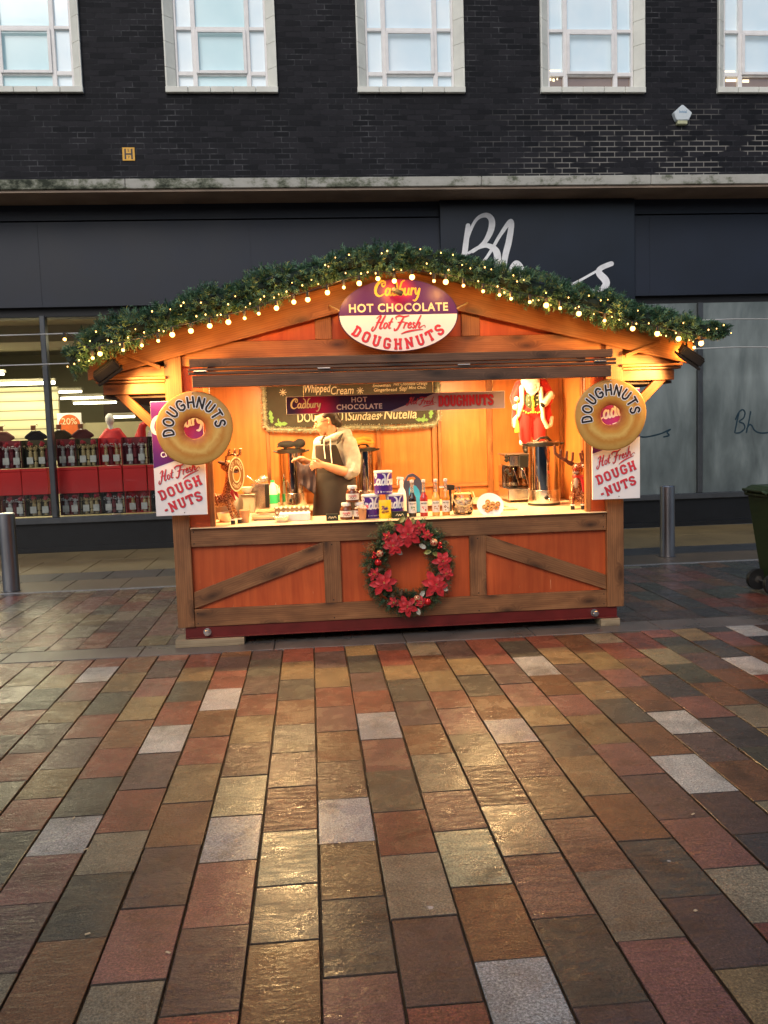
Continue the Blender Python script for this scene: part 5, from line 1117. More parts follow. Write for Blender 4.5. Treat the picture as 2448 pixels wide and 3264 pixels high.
# --- paper cup of sweets
t = thing('paper_cup', 'small brown paper cup heaped with sweets in front of the spread jars', 'cup', (.39, 6.74, CT))
MB().lathe((.39, 6.74, CT), [(.001, 0), (.026, 0), (.035, .088), (.037, .09), (.035, .092), (.03, .085), (.001, .084)], seg=24).build('cup', 'cup_brown', t, smooth=True, angle=40)
mb = MB(); r = random.Random(1)
for i in range(34): a = r.random() * 2 * PI; q = r.random() ** .5 * .046; mb.ball((.385 + q * math.cos(a), 6.74 + q * math.sin(a), CT + .09 + .03 * (1 - q / .05) * r.random()), .010, seg=7, rings=5, sc=(1, 1, r.uniform(.6, 1.2)))
mb.build('sweets', 'foam', t, smooth=True)
MB().ball((.428, 6.73, CT + .1), .012, sc=(1, .6, 1.3)).build('pink_sweet', 'pinksweet', t, smooth=True)
# --- purple drinking chocolate tubs
def tub(x, y, z, label):
    t = thing('chocolate_tub', label, 'tub', (x, y, z), 'purple chocolate powder tubs stacked on the counter')
    MB().lathe((x, y, z), [(.001, 0), (.070, 0), (.071, .003), (.071, .168)], seg=36).build('tub', 'tubpurple', t, smooth=True, angle=40)
    MB().lathe((x, y, z), [(.073, .168), (.0745, .171), (.0745, .182), (.072, .185), (.068, .183), (.001, .183)], seg=36).build('lid', 'white', t, smooth=True, angle=40)
    mb = MB(); script(mb, 'Cadbury', -.125, z + .075, .088, cylf(x, y, .0712), w=.16, lift=.0006, slant=.08, rot=.0); mb.build('brand_lettering', 'white_bright', t)
    mb = MB(); font(mb, 'HOT CHOCOLATE', .035, z + .02, .011, cylf(x, y, .0712), .02); strokes(mb, [[(-.05, z + .016), (-.05, z + .026)], [(-.025, z + .016), (-.025, z + .026)]], .008, cylf(x, y, .0712), .0006); mb.build('small_print', 'white_bright', t); return t
u0 = tub(.468, 6.88, CT, 'left purple tub of chocolate powder standing on the counter behind the cup')
place(u0, .192, 0, 0, 'right purple tub of chocolate powder standing beside the yellow pouch'); place(u0, .104, .0, .1855, 'purple tub of chocolate powder on top of the two others')
# --- yellow pouch
t = thing('sweet_pouch', 'bright yellow pouch of sweets standing between the two lower purple tubs', 'pouch', (.572, 6.775, CT))
bm = bmesh.new(); n_ = 9
for i in range(n_ + 1):
    z = i / n_; w = .047 + .002 * math.sin(z * 9); d = .022 * (1 - z) ** .7 + .002
    for x, y in ((-w, 0), (-w * .5, -d), (0, -d * 1.15), (w * .5, -d), (w, 0), (w * .5, d), (0, d * 1.1), (-w * .5, d)): bm.verts.new((.572 + x, 6.775 + y, CT + z * .145))
bm.verts.ensure_lookup_table()
for i in range(n_):
    for k in range(8): bm.faces.new([bm.verts[i * 8 + k], bm.verts[i * 8 + (k + 1) % 8], bm.verts[i * 8 + 8 + (k + 1) % 8], bm.verts[i * 8 + 8 + k]])
mb = MB(); mb.bm(bm); mb.build('pouch', 'pouch', t, smooth=True)
mb = MB(); tf = lambda x, y, h=0: (.572 + x, 6.748 + y * .09 - h, CT + y)
script(mb, 'Fresh', -.032, .075, .022, tf, w=.2, lift=.001); mb.build('lettering', 'purple', t)
mb = MB(); mb.ball((.555, 6.745, CT + .052), .013, sc=(1.3, .3, .7)); mb.ball((.585, 6.745, CT + .056), .013, sc=(1.2, .3, .7)); mb.build('printed_buttons', 'brownprint', t, smooth=True)
# --- dark mint cartons
for x, w, lab in ((.155, .095, 'small black mint carton left of the spread jars'), (.683, .118, 'small black mint carton under the right purple tub')):
    t = thing('mint_carton', lab, 'carton', (x, 6.77, CT), 'small black mint cartons')
    MB().bbox(x - w / 2, x + w / 2, 6.745, 6.79, CT, CT + .052, .002).build('carton', 'boxblack', t)
    mb = MB(); strokes(mb, [catmull([(-.03, .02), (-.018, .034), (-.01, .018), (0, .032), (.008, .02), (.02, .034), (.03, .022)])], .004, front(x, 6.7445, CT), .0005); mb.build('lettering', 'cream_ink', t)
# --- spray bottle
x, y = .735, 7.05; t = thing('spray_bottle', 'white trigger spray bottle standing behind the purple tubs', 'bottle', (x, y, CT))
MB().lathe((x, y, CT), [(.001, 0), (.036, 0), (.038, .01), (.038, .14), (.03, .19), (.014, .22), (.014, .245)], seg=24).build('bottle', 'white', t, smooth=True)
mb = MB(); mb.obox(Vector((x - .008, y, CT + .295)), (.06, .02, .022), Matrix.Rotation(.12, 4, 'Y'), ch=.005); mb.lathe((x, y, CT), [(.016, .246), (.016, .268), (.011, .285)], seg=16); mb.build('spray_head', 'white', t, smooth=True)
MB().tube([(x - .028, y, CT + .285), (x - .034, y, CT + .262), (x - .03, y, CT + .24)], .004).build('trigger', 'white', t, smooth=True)
# --- lunch bag with arch handle
MT['bagcloth'] = M('slate_neoprene', (.05, .055, .10), .7, var=.2); MT['cyanp'] = M('cyan_panel', (.03, .38, .62), .5)
t = thing('lunch_bag', 'slate blue lunch bag with cut out handle behind the syrup bottles', 'bag', (.835, 7.12, CT))
ol = [(.76, CT), (.752, CT + .2), (.765, CT + .27), (.80, CT + .318), (.84, CT + .328), (.875, CT + .305), (.895, CT + .285), (.912, CT + .25), (.912, CT)]
il = [(.785, CT + .268), (.80, CT + .297), (.84, CT + .302), (.865, CT + .285), (.845, CT + .270)]
bm = bmesh.new(); y0, y1 = 7.10, 7.15
lo = [bm.verts.new((a, y0, b)) for a, b in ol]; li = [bm.verts.new((a, y0, b)) for a, b in il]
es = [bm.edges.new((lo[i], lo[(i + 1) % len(lo)])) for i in range(len(lo))] + [bm.edges.new((li[i], li[(i + 1) % 5])) for i in range(5)]
bmesh.ops.triangle_fill(bm, edges=es, use_beauty=True); g = bmesh.ops.extrude_face_region(bm, geom=bm.faces[:]); bmesh.ops.translate(bm, verts=[v for v in g['geom'] if isinstance(v, bmesh.types.BMVert)], vec=(0, y1 - y0, 0)); bmesh.ops.recalc_face_normals(bm, faces=bm.faces[:])
mb = MB(); mb.bm(bm); mb.build('bag', 'bagcloth', t)
mb = MB(); mb.add([(.80, 7.098, CT + .01), (.895, 7.098, CT + .01), (.895, 7.098, CT + .15), (.885, 7.098, CT + .19), (.86, 7.098, CT + .225), (.82, 7.098, CT + .24), (.80, 7.098, CT + .2)], [tuple(range(7))]); mb.build('front_panel', 'cyanp', t)
# --- syrup bottles
def liquid(name, c): return M(name, c, .08, var=.02, spec=.7)
SY = [(.795, (.025, .012, .008), 'dark syrup bottle, first from the left beside the black carton', 'dark'), (.887, (.50, .03, .02), 'red syrup bottle, second of the four', 'red'), (.983, (.75, .42, .08), 'pale amber syrup bottle, third of the four', 'amber'), (1.063, (.62, .24, .03), 'orange syrup bottle next to the roped glass jar', 'orange')]
MT['bottleglass'] = M('bottle_glass', (.75, .72, .62), .05, trans=.8); MT['syruplabel'] = M('syrup_label', (.76, .70, .60), .5)
for i, (x, c, lab, nm) in enumerate(SY):
    y = 6.83; t = thing('syrup_bottle', lab, 'bottle', (x, y, CT), 'syrup bottles lined up on the counter')
    MB().lathe((x, y, CT), [(.001, 0), (.029, 0), (.031, .005), (.031, .135), (.028, .155), (.017, .178), (.0145, .19)], seg=24).build('syrup', liquid(nm + '_syrup', c), t, smooth=True)
    MB().lathe((x, y, CT), [(.0145, .19), (.0125, .215), (.0125, .262), (.015, .264), (.015, .27), (.012, .272)], seg=20).build('neck', 'bottleglass', t, smooth=True)
    MB().lathe((x, y, CT), [(.0145, .272), (.0155, .274), (.0155, .291), (.001, .293)], seg=20).build('cap', 'white', t, smooth=True, angle=40)
    lb = sub(MB().lathe((x, y, CT), [(.0315, .03), (.0315, .12)], seg=20, arc=(PI + .15, 2 * PI - .15)).build('label', 'syruplabel', t, smooth=True))
    mb = MB(); font(mb, 'MONIN', 0, CT + .103, .0155, cylf(x, y, .0318), .01); mb.build('lettering', 'black_ink', lb)
    mb = MB(); r = random.Random(i)
    for _ in range(9): mb.ball((x + r.uniform(-.016, .016), y - .0305, CT + r.uniform(.045, .08)), r.uniform(.003, .007), seg=8, rings=5, sc=(1, .25, 1))
    mb.build('printed_fruit', [M('leaf_print', (.12, .2, .05), .5), MT['red_ink'], M('amber_print', (.5, .2, .05), .5), MT['brownprint']][i], lb, smooth=True)
# --- glass jar with rope handle
x, y = 1.205, 6.86; t = thing('glass_jar', 'round glass jar with a rope handle and tongs, holding white marshmallows', 'jar', (x, y, CT))
MT['jarglass'] = thin_glass('jar_glass', (.96, .94, .88), 1.2, .03)
MB().lathe((x, y, CT), [(.001, .002), (.068, .002), (.078, .012), (.084, .06), (.082, .11), (.07, .148), (.062, .165), (.064, .185), (.066, .19)], seg=32).build('jar', 'jarglass', t, smooth=True)
mb = MB(); r = random.Random(8)
for i in range(95):
    a = r.random() * 2 * PI; q = r.random() ** .5 * .064; mb.ball((x + q * math.cos(a), y + q * math.sin(a), CT + .018 + .095 * r.random()), .0125, seg=8, rings=6, sc=(1, 1, .8))
mb.build('marshmallows', 'foam', t, smooth=True)
mb = MB(); mb.tube([(x - .085, y - .01, CT + .165), (x - .09, y - .04, CT + .13), (x - .06, y - .075, CT + .085), (x, y - .09, CT + .065), (x + .055, y - .078, CT + .09), (x + .09, y - .035, CT + .14), (x + .082, y, CT + .175)], .0065); mb.lathe((x, y, CT), [(.066, .160), (.072, .165), (.066, .17)], seg=24); mb.build('rope_handle', 'rope', t, smooth=True)
for dx in (-.02, -.005): MB().tube([(x + dx, y, CT + .12), (x + dx * 1.8 - .02, y - .01, CT + .225)], .004).build('tongs_arm', 'steel', t)
# --- small black scanner on the edge of the staff side
t = thing('black_gadget', 'small black box with a stubby arm lying behind the orange syrup bottle', 'gadget', (1.13, 7.14, CT))
MB().obox(Vector((1.15, 7.14, CT + .2)), (.07, .04, .045), Matrix.Rotation(.1, 4, 'Y'), ch=.006).build('head', 'black', t); MB().tube([(1.12, 7.14, CT + .205), (1.06, 7.14, CT + .205)], .008).build('arm', 'steel', t); MB().tube([(1.15, 7.14, CT), (1.15, 7.14, CT + .185)], .012).build('stand', 'black', t)
# --- plate of doughnuts tipped towards the street
x, y = 1.41, 6.79; t = thing('doughnut_plate', 'white paper plate of little doughnuts tipped up towards the street', 'plate', (x, y, CT))
ax = Matrix.Rotation(math.radians(58), 3, 'X')
MB().lathe((x, y, CT + .062), [(.001, 0), (.06, .0), (.075, .008), (.108, .018), (.108, .021), (.074, .011), (.001, .003)], seg=40, ax=ax).build('plate', 'white', t, smooth=True)
r = random.Random(3)
for i in range(9):
    a = i * 2.4; q = .016 * i ** .5 + .004; c = Vector((x, y, CT + .062)) + ax @ Vector((q * math.cos(a) * 1.35, q * math.sin(a) * .9 - .006, .016 + .004 * (i % 3)))
    m = MB(); R1, r1 = .0135, .0075; vs = []; fs = []
    rt = Matrix.Rotation(math.radians(58) + r.uniform(-.5, .5), 3, 'X') @ Matrix.Rotation(r.uniform(-.5, .5), 3, 'Y')
    for k in range(12):
        for j in range(7): A = 2 * PI * k / 12; Bq = 2 * PI * j / 7; vs.append(c + rt @ Vector(((R1 + r1 * math.cos(Bq)) * math.cos(A), (R1 + r1 * math.cos(Bq)) * math.sin(A), r1 * math.sin(Bq))))
    for k in range(12):
        for j in range(7): fs.append((k * 7 + j, k * 7 + (j + 1) % 7, ((k + 1) % 12) * 7 + (j + 1) % 7, ((k + 1) % 12) * 7 + j))
    m.add(vs, fs); o = m.build('small_doughnut', 'dough', smooth=True); o['label'] = 'one of the small golden doughnuts piled on the white paper plate'; o['category'] = 'doughnut'; o['group'] = 'small doughnuts on the paper plate'
# --- left half of the counter
x, y = -.69, 7.0; t = thing('cake_tin', 'round shallow metal tin on the counter behind the reindeer legs', 'tin', (x, y, CT))
MB().lathe((x, y, CT), [(.001, 0), (.05, 0), (.066, .07), (.069, .074), (.065, .073), (.048, .006), (.001, .005)], seg=32).build('tin', 'tin', t, smooth=True, angle=40)
t = thing('steel_drum', 'dull dark steel pan behind the reindeer', 'pan', (-.75, 7.35, CT)); MB().lathe((-.74, 7.38, CT), [(.001, 0), (.16, 0), (.165, .15), (.14, .19), (.001, .2)], seg=32).build('pan', 'darksteel', t, smooth=True, angle=40)
t.location = (-.74, 7.38, CT); INV[t.name] = Matrix.Translation(Vector(t.location)).inverted()
for c in t.children: c.matrix_parent_inverse = INV[t.name]
MB().bbox(-.98, -.50, 7.192, 8.02, .885, .91, .002).build('side_counter', 'counter', K)
x, y = -.528, 6.88; t = thing('paper_cup', 'brown paper cup with a wooden stirrer beside the reindeer', 'cup', (x, y, CT))
MB().lathe((x, y, CT), [(.001, 0), (.032, 0), (.0425, .095), (.045, .098), (.0425, .1), (.036, .09), (.001, .09)], seg=24).build('cup', 'cup_brown', t, smooth=True, angle=40); MB().tube([(x + .02, y, CT + .02), (x + .045, y, CT + .145)], .003).build('stirrer', 'rope', t)
MT['greyp'] = M('grey_plastic', (.42, .36, .29), .5)
x, y = -.56, 7.78; t = thing('cutlery_canister', 'square pale grey canister behind the paper cup', 'canister', (x, y, .9115)); mb = MB(); mb.bm(frustum(x - .055, x + .055, y - .055, y + .055, .9115, x - .064, x + .064, y - .064, y + .064, 1.055, .008)); mb.build('canister', 'greyp', t); MB().bbox(x - .068, x + .068, y - .068, y + .068, 1.056, 1.078, .004).build('lid', 'darksteel', t)
t = thing('mixing_bowl', 'pale bowl standing on the square canister', 'bowl', (x - .01, y, 1.0785)); MB().lathe((x - .01, y, 1.0785), [(.001, 0), (.025, 0), (.045, .03), (.055, .06), (.052, .06), (.04, .03), (.001, .006)], seg=24).build('bowl', 'white', t, smooth=True)
x = -.47; t = thing('napkin_box', 'upright steel napkin box on the back counter left of the milk bottle', 'box', (x, 8.1, .9115)); MB().bbox(x - .085, x + .085, 8.05, 8.17, .9115, 1.15, .006).build('case', 'steel', t); MB().bbox(x + .045, x + .082, 8.045, 8.049, .93, 1.14, .001).build('dark_slot', 'black', t); MB().tube([(x - .06, 8.04, 1.12), (x - .03, 8.0, 1.16), (x - .1, 8.0, 1.22), (x - .13, 8.0, 1.215)], .006).build('tap_spout', 'steel', t, smooth=True)
t = thing('foil_parcel', 'crumpled foil parcel resting on the steel napkin box', 'foil', (x + .04, 8.11, 1.151)); organic('foil', [('e', (x + .03, 8.11, 1.19), (.05, .04, .035)), ('e', (x - .02, 8.11, 1.17), (.04, .03, .018))], .008, 'foil', t)
def milk(x, y, h, lab, tone):
    t = thing('milk_bottle', lab, 'bottle', (x, y, .9115), 'plastic milk bottles on the back counter')
    MB().lathe((x, y, .9115), [(.001, 0), (.038, 0), (.042, .008), (.042, h * .6), (.036, h * .72), (.02, h * .86), (.016, h * .9)], seg=20).build('bottle', 'milk', t, smooth=True)
    MB().lathe((x, y, .9115), [(.0435, .045), (.0435, .13)], seg=20).build('label', 'greenlabel', t, smooth=True)
    MB().lathe((x, y, .9115), [(.019, h * .9), (.019, h * .97), (.001, h * .975)], seg=16).build('cap', 'greenlabel', t, smooth=True, angle=40)
    MB().tube([(x + .03, y - .01, .9115 + h * .55), (x + .047, y - .015, .9115 + h * .62), (x + .045, y - .015, .9115 + h * .76), (x + .016, y - .01, .9115 + h * .84)], .007).build('handle', 'milk', t, smooth=True)
milk(-.355, 8.12, .27, 'tall milk bottle with green cap left of the steel urn', 0); milk(-.285, 8.3, .21, 'shorter milk bottle with green label half hidden beside the urn', 1)
t = thing('metal_tray', 'flat steel baking tray with wooden tongs on the counter', 'tray', (-.39, 7.08, CT))
mb = MB(); mb.bm(frustum(-.47, -.31, 7.0, 7.17, CT, -.49, -.29, 6.98, 7.185, CT + .04, .004)); mb.build('tray', 'tin', t)
t = thing('wooden_tongs', 'wooden tongs lying across the steel tray', 'tongs', (-.39, 7.08, CT + .042)); MB().obox(Vector((-.37, 7.06, CT + .062)), (.15, .014, .006), Matrix.Rotation(-.32, 4, 'Y')).build('arm', 'rope', t); MB().obox(Vector((-.365, 7.075, CT + .054)), (.15, .012, .006), Matrix.Rotation(-.2, 4, 'Y')).build('arm', 'rope', t)
x, y = -.24, 6.8; t = thing('foil_dish', 'small crumpled foil dish on the front edge of the counter', 'dish', (x, y, CT)); r = random.Random(6)
vs = []; fs = []; N = 40
for i, (rr, zz) in enumerate([(.001, .003), (.035, 0), (.045, .012), (.055, .036), (.063, .043), (.055, .038)]):
    for k in range(N): q = 1 + .05 * math.sin(k * PI) + r.uniform(-.02, .02) * (i > 2); vs.append((x + rr * q * math.cos(2 * PI * k / N), y + rr * q * .9 * math.sin(2 * PI * k / N), CT + zz * (1 + r.uniform(-.12, .12))))
for i in range(5):
    for k in range(N): fs.append((i * N + k, i * N + (k + 1) % N, (i + 1) * N + (k + 1) % N, (i + 1) * N + k))
MB().add(vs, fs).build('dish', 'foil', t)
t = thing('napkin_stack', 'flat stack of white napkins on the counter in front of the server', 'napkins', (-.14, 6.92, CT)); m = MB()
for i in range(7): m.obox(Vector((-.14 + r.uniform(-.003, .003), 6.93, CT + .005 + .008 * i)), (.245, .16, .0076), Matrix.Rotation(r.uniform(-.02, .02), 4, 'Z'), ch=.002)
m.build('napkins', 'white', t)
t = thing('polka_dot_tin', 'brown polka dot tin box on the back edge of the counter', 'tin', (-.17, 7.12, CT)); MB().bbox(-.30, -.02, 7.04, 7.18, CT, CT + .085, .006).build('box', 'polka', t); MB().bbox(-.304, -.016, 7.036, 7.184, CT + .086, CT + .098, .004).build('lid', 'polka', t)
# --- the three steel drink urns
def urn(x, y, z, R, H, label, lidmat='black', knob=False):
    t = thing('drinks_urn', label, 'urn', (x, y, z), 'tall polished steel drinks urns')
    MB().lathe((x, y, z), [(R * 1.0, .0), (R * 1.02, .004), (R * 1.02, .018), (R * .98, .02)], seg=40).build('foot', 'black', t, smooth=True, angle=30)
    MB().lathe((x, y, z), [(R * .99, .021), (R * 1.0, .03), (R * 1.0, H * .24), (R * .985, H * .245)], seg=48).build('base', 'steel', t, smooth=True, angle=30)
    MB().lathe((x, y, z), [(R * .955, H * .246), (R * .955, H * .925)], seg=48).build('drum', 'chrome', t, smooth=True)
    MB().lathe((x, y, z), [(R * 1.03, H * .926), (R * 1.05, H * .93), (R * 1.05, H * .98), (R * 1.0, H * .99)], seg=48).build('rim', 'black', t, smooth=True, angle=30)
    MB().lathe((x, y, z), [(R * 1.0, H * .985), (R * .9, H * 1.0), (R * .4, H * 1.012), (.001, H * 1.015)], seg=48).build('lid', 'steel', t, smooth=True)
    mb = MB(); mb.tube([(x - R * .5, y - .01, z + H * 1.0), (x - R * .2, y - .02, z + H * 1.06), (x + R * .25, y - .02, z + H * 1.06), (x + R * .5, y - .01, z + H * 1.0)], .012, seg=8); mb.build('handle', 'black', t, smooth=True)
    ax = Matrix.Rotation(PI / 2, 3, 'X'); MB().lathe((x - R * .12, y - R * .99, z + H * .13), [(.018, 0), (.018, .012), (.012, .018), (.001, .018)], seg=20, ax=ax).build('dial', 'black', t, smooth=True, angle=40)
    for s_ in (-1, 1): MB().tube([(x + s_ * R * 1.0, y - .02, z + H * .95), (x + s_ * (R * 1.0 + .035), y - .02, z + H * .965), (x + s_ * (R * 1.0 + .035), y + .02, z + H * .965), (x + s_ * R * 1.0, y + .02, z + H * .95)], .009).build('side_handle', 'black', t, smooth=True)
    mb = MB(); mb.tube([(x, y - R, z + H * .12), (x, y - R - .04, z + H * .12), (x, y - R - .05, z + H * .09)], .009); mb.tube([(x, y - R - .035, z + H * .12), (x, y - R - .04, z + H * .2)], .005); mb.build('tap', 'chrome', t, smooth=True)
    return t
urn(-.172, 8.22, .9115, .127, .545, 'polished steel drinks urn left of the server with a black bag on its lid')
urn(.50, 8.24, .9115, .118, .535, 'polished steel drinks urn right behind the server with an orange cloth on its lid')
urn(2.02, 7.42, .9115, .138, .55, 'large polished steel drinks urn at the right beside the seated reindeer')
t = thing('black_bag', 'crumpled black bag lying on the lid of the left urn', 'bag', (-.16, 8.22, 1.475)); organic('bag', [('e', (-.21, 8.2, 1.50), (.09, .07, .035)), ('e', (-.09, 8.2, 1.505), (.055, .06, .045)), ('c', [(-.25, 8.2, 1.5), (-.3, 8.15, 1.478)], [.02, .01])], .01, 'black_cloth', t)
MT['orangecloth'] = M('orange_cloth', (.65, .24, .03), .85, bump=.5, bs=30)
t = thing('orange_cloth', 'crumpled orange cloth lying on the lid of the urn behind the server', 'cloth', (.5, 8.24, 1.47)); organic('cloth', [('c', [(.40, 8.2, 1.485), (.44, 8.2, 1.52), (.50, 8.22, 1.535), (.57, 8.2, 1.525), (.6, 8.18, 1.49)], [.012, .016, .02, .018, .012]), ('c', [(.42, 8.15, 1.483), (.5, 8.14, 1.50), (.58, 8.16, 1.485)], [.018, .022, .014]), ('c', [(.45, 8.2, 1.49), (.52, 8.22, 1.51)], [.02, .02])], .008, 'orangecloth', t)
# --- espresso machine
t = thing('espresso_machine', 'steel espresso machine with black top left of the right urn', 'coffee machine', (1.93, 7.85, .9115)); x0, x1, y0 = 1.765, 2.12, 7.72
MB().bbox(1.775, x1, y0, 8.12, .935, 1.035, .006).build('drip_tray_base', 'steel', t)
MB().bbox(1.775, x1, y0 + .24, 8.12, 1.036, 1.24, .006).build('back_body', 'chrome', t)
MB().bbox(1.79, x1, y0 + .02, 8.12, 1.241, 1.34, .008).build('top_body', 'steel', t); MB().bbox(1.88, x1 + .002, y0 - .02, y0 + .018, 1.228, 1.338, .004).build('front_panel', 'black', t)
MB().bbox(1.77, x1, y0, 8.12, 1.341, 1.352, .003).build('cup_tray', 'darksteel', t)
for dx in (0, .1, .2):
    MB().lathe((1.93 + dx, y0 + .1, 1.13), [(.03, 0), (.034, .03), (.034, .11)], seg=20).build('group_head', 'chrome', t, smooth=True, angle=40)
    MB().tube([(1.93 + dx, y0 + .1, 1.15), (1.93 + dx - .02, y0 - .06, 1.14)], [.012, .015]).build('filter_handle', 'black', t, smooth=True)
for z in (1.33, 1.30, 1.2): MB().lathe((1.775 - .004, y0 + .03, z), [(.001, -.02), (.02, -.014), (.022, 0), (.018, .016), (.001, .02)], seg=16, ax=Matrix.Rotation(-.9, 3, 'Y')).build('knob', 'black', t, smooth=True)
MB().tube([(1.82, y0 - .01, 1.22), (1.835, y0 - .03, 1.18), (1.87, y0 - .03, 1.07)], .004).build('steam_wand', 'chrome', t, smooth=True); MB().tube([(1.90, y0 - .01, 1.22), (1.92, y0 - .03, 1.19), (1.95, y0 - .03, 1.08)], .004).build('steam_wand', 'chrome', t, smooth=True)
for xx in (1.82, 2.08): MB().lathe((xx, y0 + .05, .9115), [(.016, 0), (.02, .023)], seg=12).build('foot', 'black', t)
MT['mat'] = None
t = thing('woven_mat', 'pale woven mat on the counter in front of the espresso machine', 'mat', (1.72, 7.36, .9125)); MB().bbox(1.45, 1.69, 7.02, 7.185, .9125, .925, .003).build('mat', M('woven_mat', (.5, .36, .18), .8, var=.5, vs=160, bump=.6, bs=160), t)
t.location = (1.57, 7.1, .9125); INV[t.name] = Matrix.Translation(Vector(t.location)).inverted()
for c in t.children: c.matrix_parent_inverse = INV[t.name]

# ================================================================== FIGURES
# --- standing copper reindeer at the left end of the counter, looking right
def hoof(x, y, z, t):
    MB().lathe((x, y, z), [(.001, 0), (.017, 0), (.018, .02), (.015, .034), (.001, .036)], seg=14).build('hoof', 'black', t, smooth=True)
    mb = MB(); r = random.Random(1)
    for k in range(14): a = 2 * PI * k / 14; mb.ball((x + .015 * math.cos(a), y + .015 * math.sin(a), z + .037), .006, seg=6, rings=5)
    mb.build('fur_cuff', 'fur', t, smooth=True)
t = thing('reindeer_figure', 'standing copper tinsel reindeer at the left end of the counter facing right', 'reindeer', (-.68, 6.80, CT)); Y = 6.80
organic('body', [('c', [(-.80, Y, 1.115), (-.72, Y, 1.10), (-.64, Y, 1.11)], [.055, .054, .05]), ('c', [(-.65, Y, 1.13), (-.635, Y, 1.22), (-.625, Y, 1.30)], [.045, .034, .03]), ('e', (-.635, Y, 1.365), (.058, .042, .045)), ('c', [(-.62, Y - .005, 1.35), (-.575, Y - .01, 1.335)], [.034, .022]),
  ('c', [(-.645, Y - .03, 1.09), (-.625, Y - .03, 1.01), (-.612, Y - .03, .955)], [.026, .016, .012]), ('c', [(-.64, Y + .03, 1.09), (-.60, Y + .035, 1.01), (-.57, Y + .03, .955)], [.024, .015, .012]),
  ('c', [(-.80, Y - .03, 1.09), (-.83, Y - .03, 1.02), (-.80, Y - .03, .955)], [.03, .016, .012]), ('c', [(-.79, Y + .03, 1.09), (-.81, Y + .03, 1.02), (-.785, Y + .03, .955)], [.028, .016, .012]), ('e', (-.86, Y, 1.15), (.022, .014, .012))], .0065, 'copper', t)
for hx, hy in ((-.612, Y - .03), (-.567, Y + .03), (-.80, Y - .03), (-.783, Y + .03)): hoof(hx, hy, CT, t)
for s_ in (-1, 1):
    organic('antler', [('c', [(-.65, Y + s_ * .02, 1.40), (-.64, Y + s_ * .045, 1.44), (-.59, Y + s_ * .06, 1.455), (-.54, Y + s_ * .065, 1.44)], .008)] + [('c', [(a, Y + s_ * .055, 1.447), (a + .006, Y + s_ * .06, 1.49)], .007) for a in (-.625, -.58, -.54)], .004, 'copper', t, smooth=1)
    organic('ear', [('c', [(-.665, Y + s_ * .035, 1.385), (-.70, Y + s_ * .06, 1.40)], [.014, .008])], .004, 'copperdark', t)
    MB().ball((-.604, Y + s_ * .036, 1.378), .015, seg=14, rings=10, sc=(1, .55, 1.1)).build('eye', 'white', t, smooth=True); MB().ball((-.598, Y + s_ * .045, 1.376), .007, seg=10, rings=8, sc=(1, .5, 1.1)).build('pupil', 'black', t, smooth=True)
MB().ball((-.555, Y - .01, 1.335), .0095).build('nose', M('dark_red_nose', (.25, .01, .01), .4), t, smooth=True); MB().ball((-.575, Y - .008, 1.318), .022, sc=(1.1, 1, .6)).build('muzzle', 'grey_plush', t, smooth=True)
mb = MB(); mb.tube([(-.60, Y - .036, 1.19), (-.61, Y - .06, 1.16), (-.585, Y - .05, 1.10)], [.01, .014, .004], seg=6); mb.tube([(-.60, Y - .036, 1.19), (-.575, Y - .06, 1.15), (-.56, Y - .05, 1.12)], [.01, .014, .004], seg=6); mb.build('ribbon', 'redcloth', t, smooth=True)
# --- round ring sign hung at its neck, seen nearly edge on
t = thing('ring_sign', 'narrow oval looking ring sign with cream rim hanging in front of the left reindeer', 'sign', (-.565, 6.72, 1.30))
cx, cy, cz = -.565, 6.715, 1.302; rt = Matrix.Rotation(math.radians(68), 3, 'Z')
def ring(r0, r1, off, nm, mt_, tk=.004):
    vs = []; N = 48
    for rr, d in ((r0, off), (r1, off), (r1, off + tk), (r0, off + tk)):
        for k in range(N): vs.append(Vector((cx, cy, cz)) + rt @ Vector((rr * math.cos(2 * PI * k / N), d, rr * math.sin(2 * PI * k / N))))
    fs = [(i * N + k, i * N + (k + 1) % N, ((i + 1) % 4) * N + (k + 1) % N, ((i + 1) % 4) * N + k) for i in range(4) for k in range(N)]
    MB().add(vs, fs).build(nm, mt_, t)
ring(.055, .132, 0, 'board', 'brownprint'); ring(.122, .1325, -.0015, 'outer_rim', 'cream_ink', .001); ring(.055, .065, -.0015, 'inner_rim', 'cream_ink', .001)
mb = MB()
for txt, am, sg_ in (('HOT FRESH', 90, 1), ('DONUTS', -90, -1)):
    n_ = len(txt)
    for k, ch in enumerate(txt):
        a = math.radians(am - sg_ * (k - (n_ - 1) / 2) * 15.5); c2 = Vector((math.cos(a) * .094, math.sin(a) * .094)); ro = a - PI / 2 if sg_ > 0 else a + PI / 2
        if ch != ' ': font(mb, ch, c2.x, c2.y, .036, lambda x, y, h=0: tuple(Vector((cx, cy, cz)) + rt @ Vector((x, -.001 - h, y))), .02, lift=.0006, rot=ro)
mb.build('lettering', 'cream_ink', t)
MB().tube([(cx, cy, cz + .13), (cx - .01, 6.76, cz + .16), (-.60, 6.79, 1.43)], .0018, seg=5).build('string', 'gold', t)
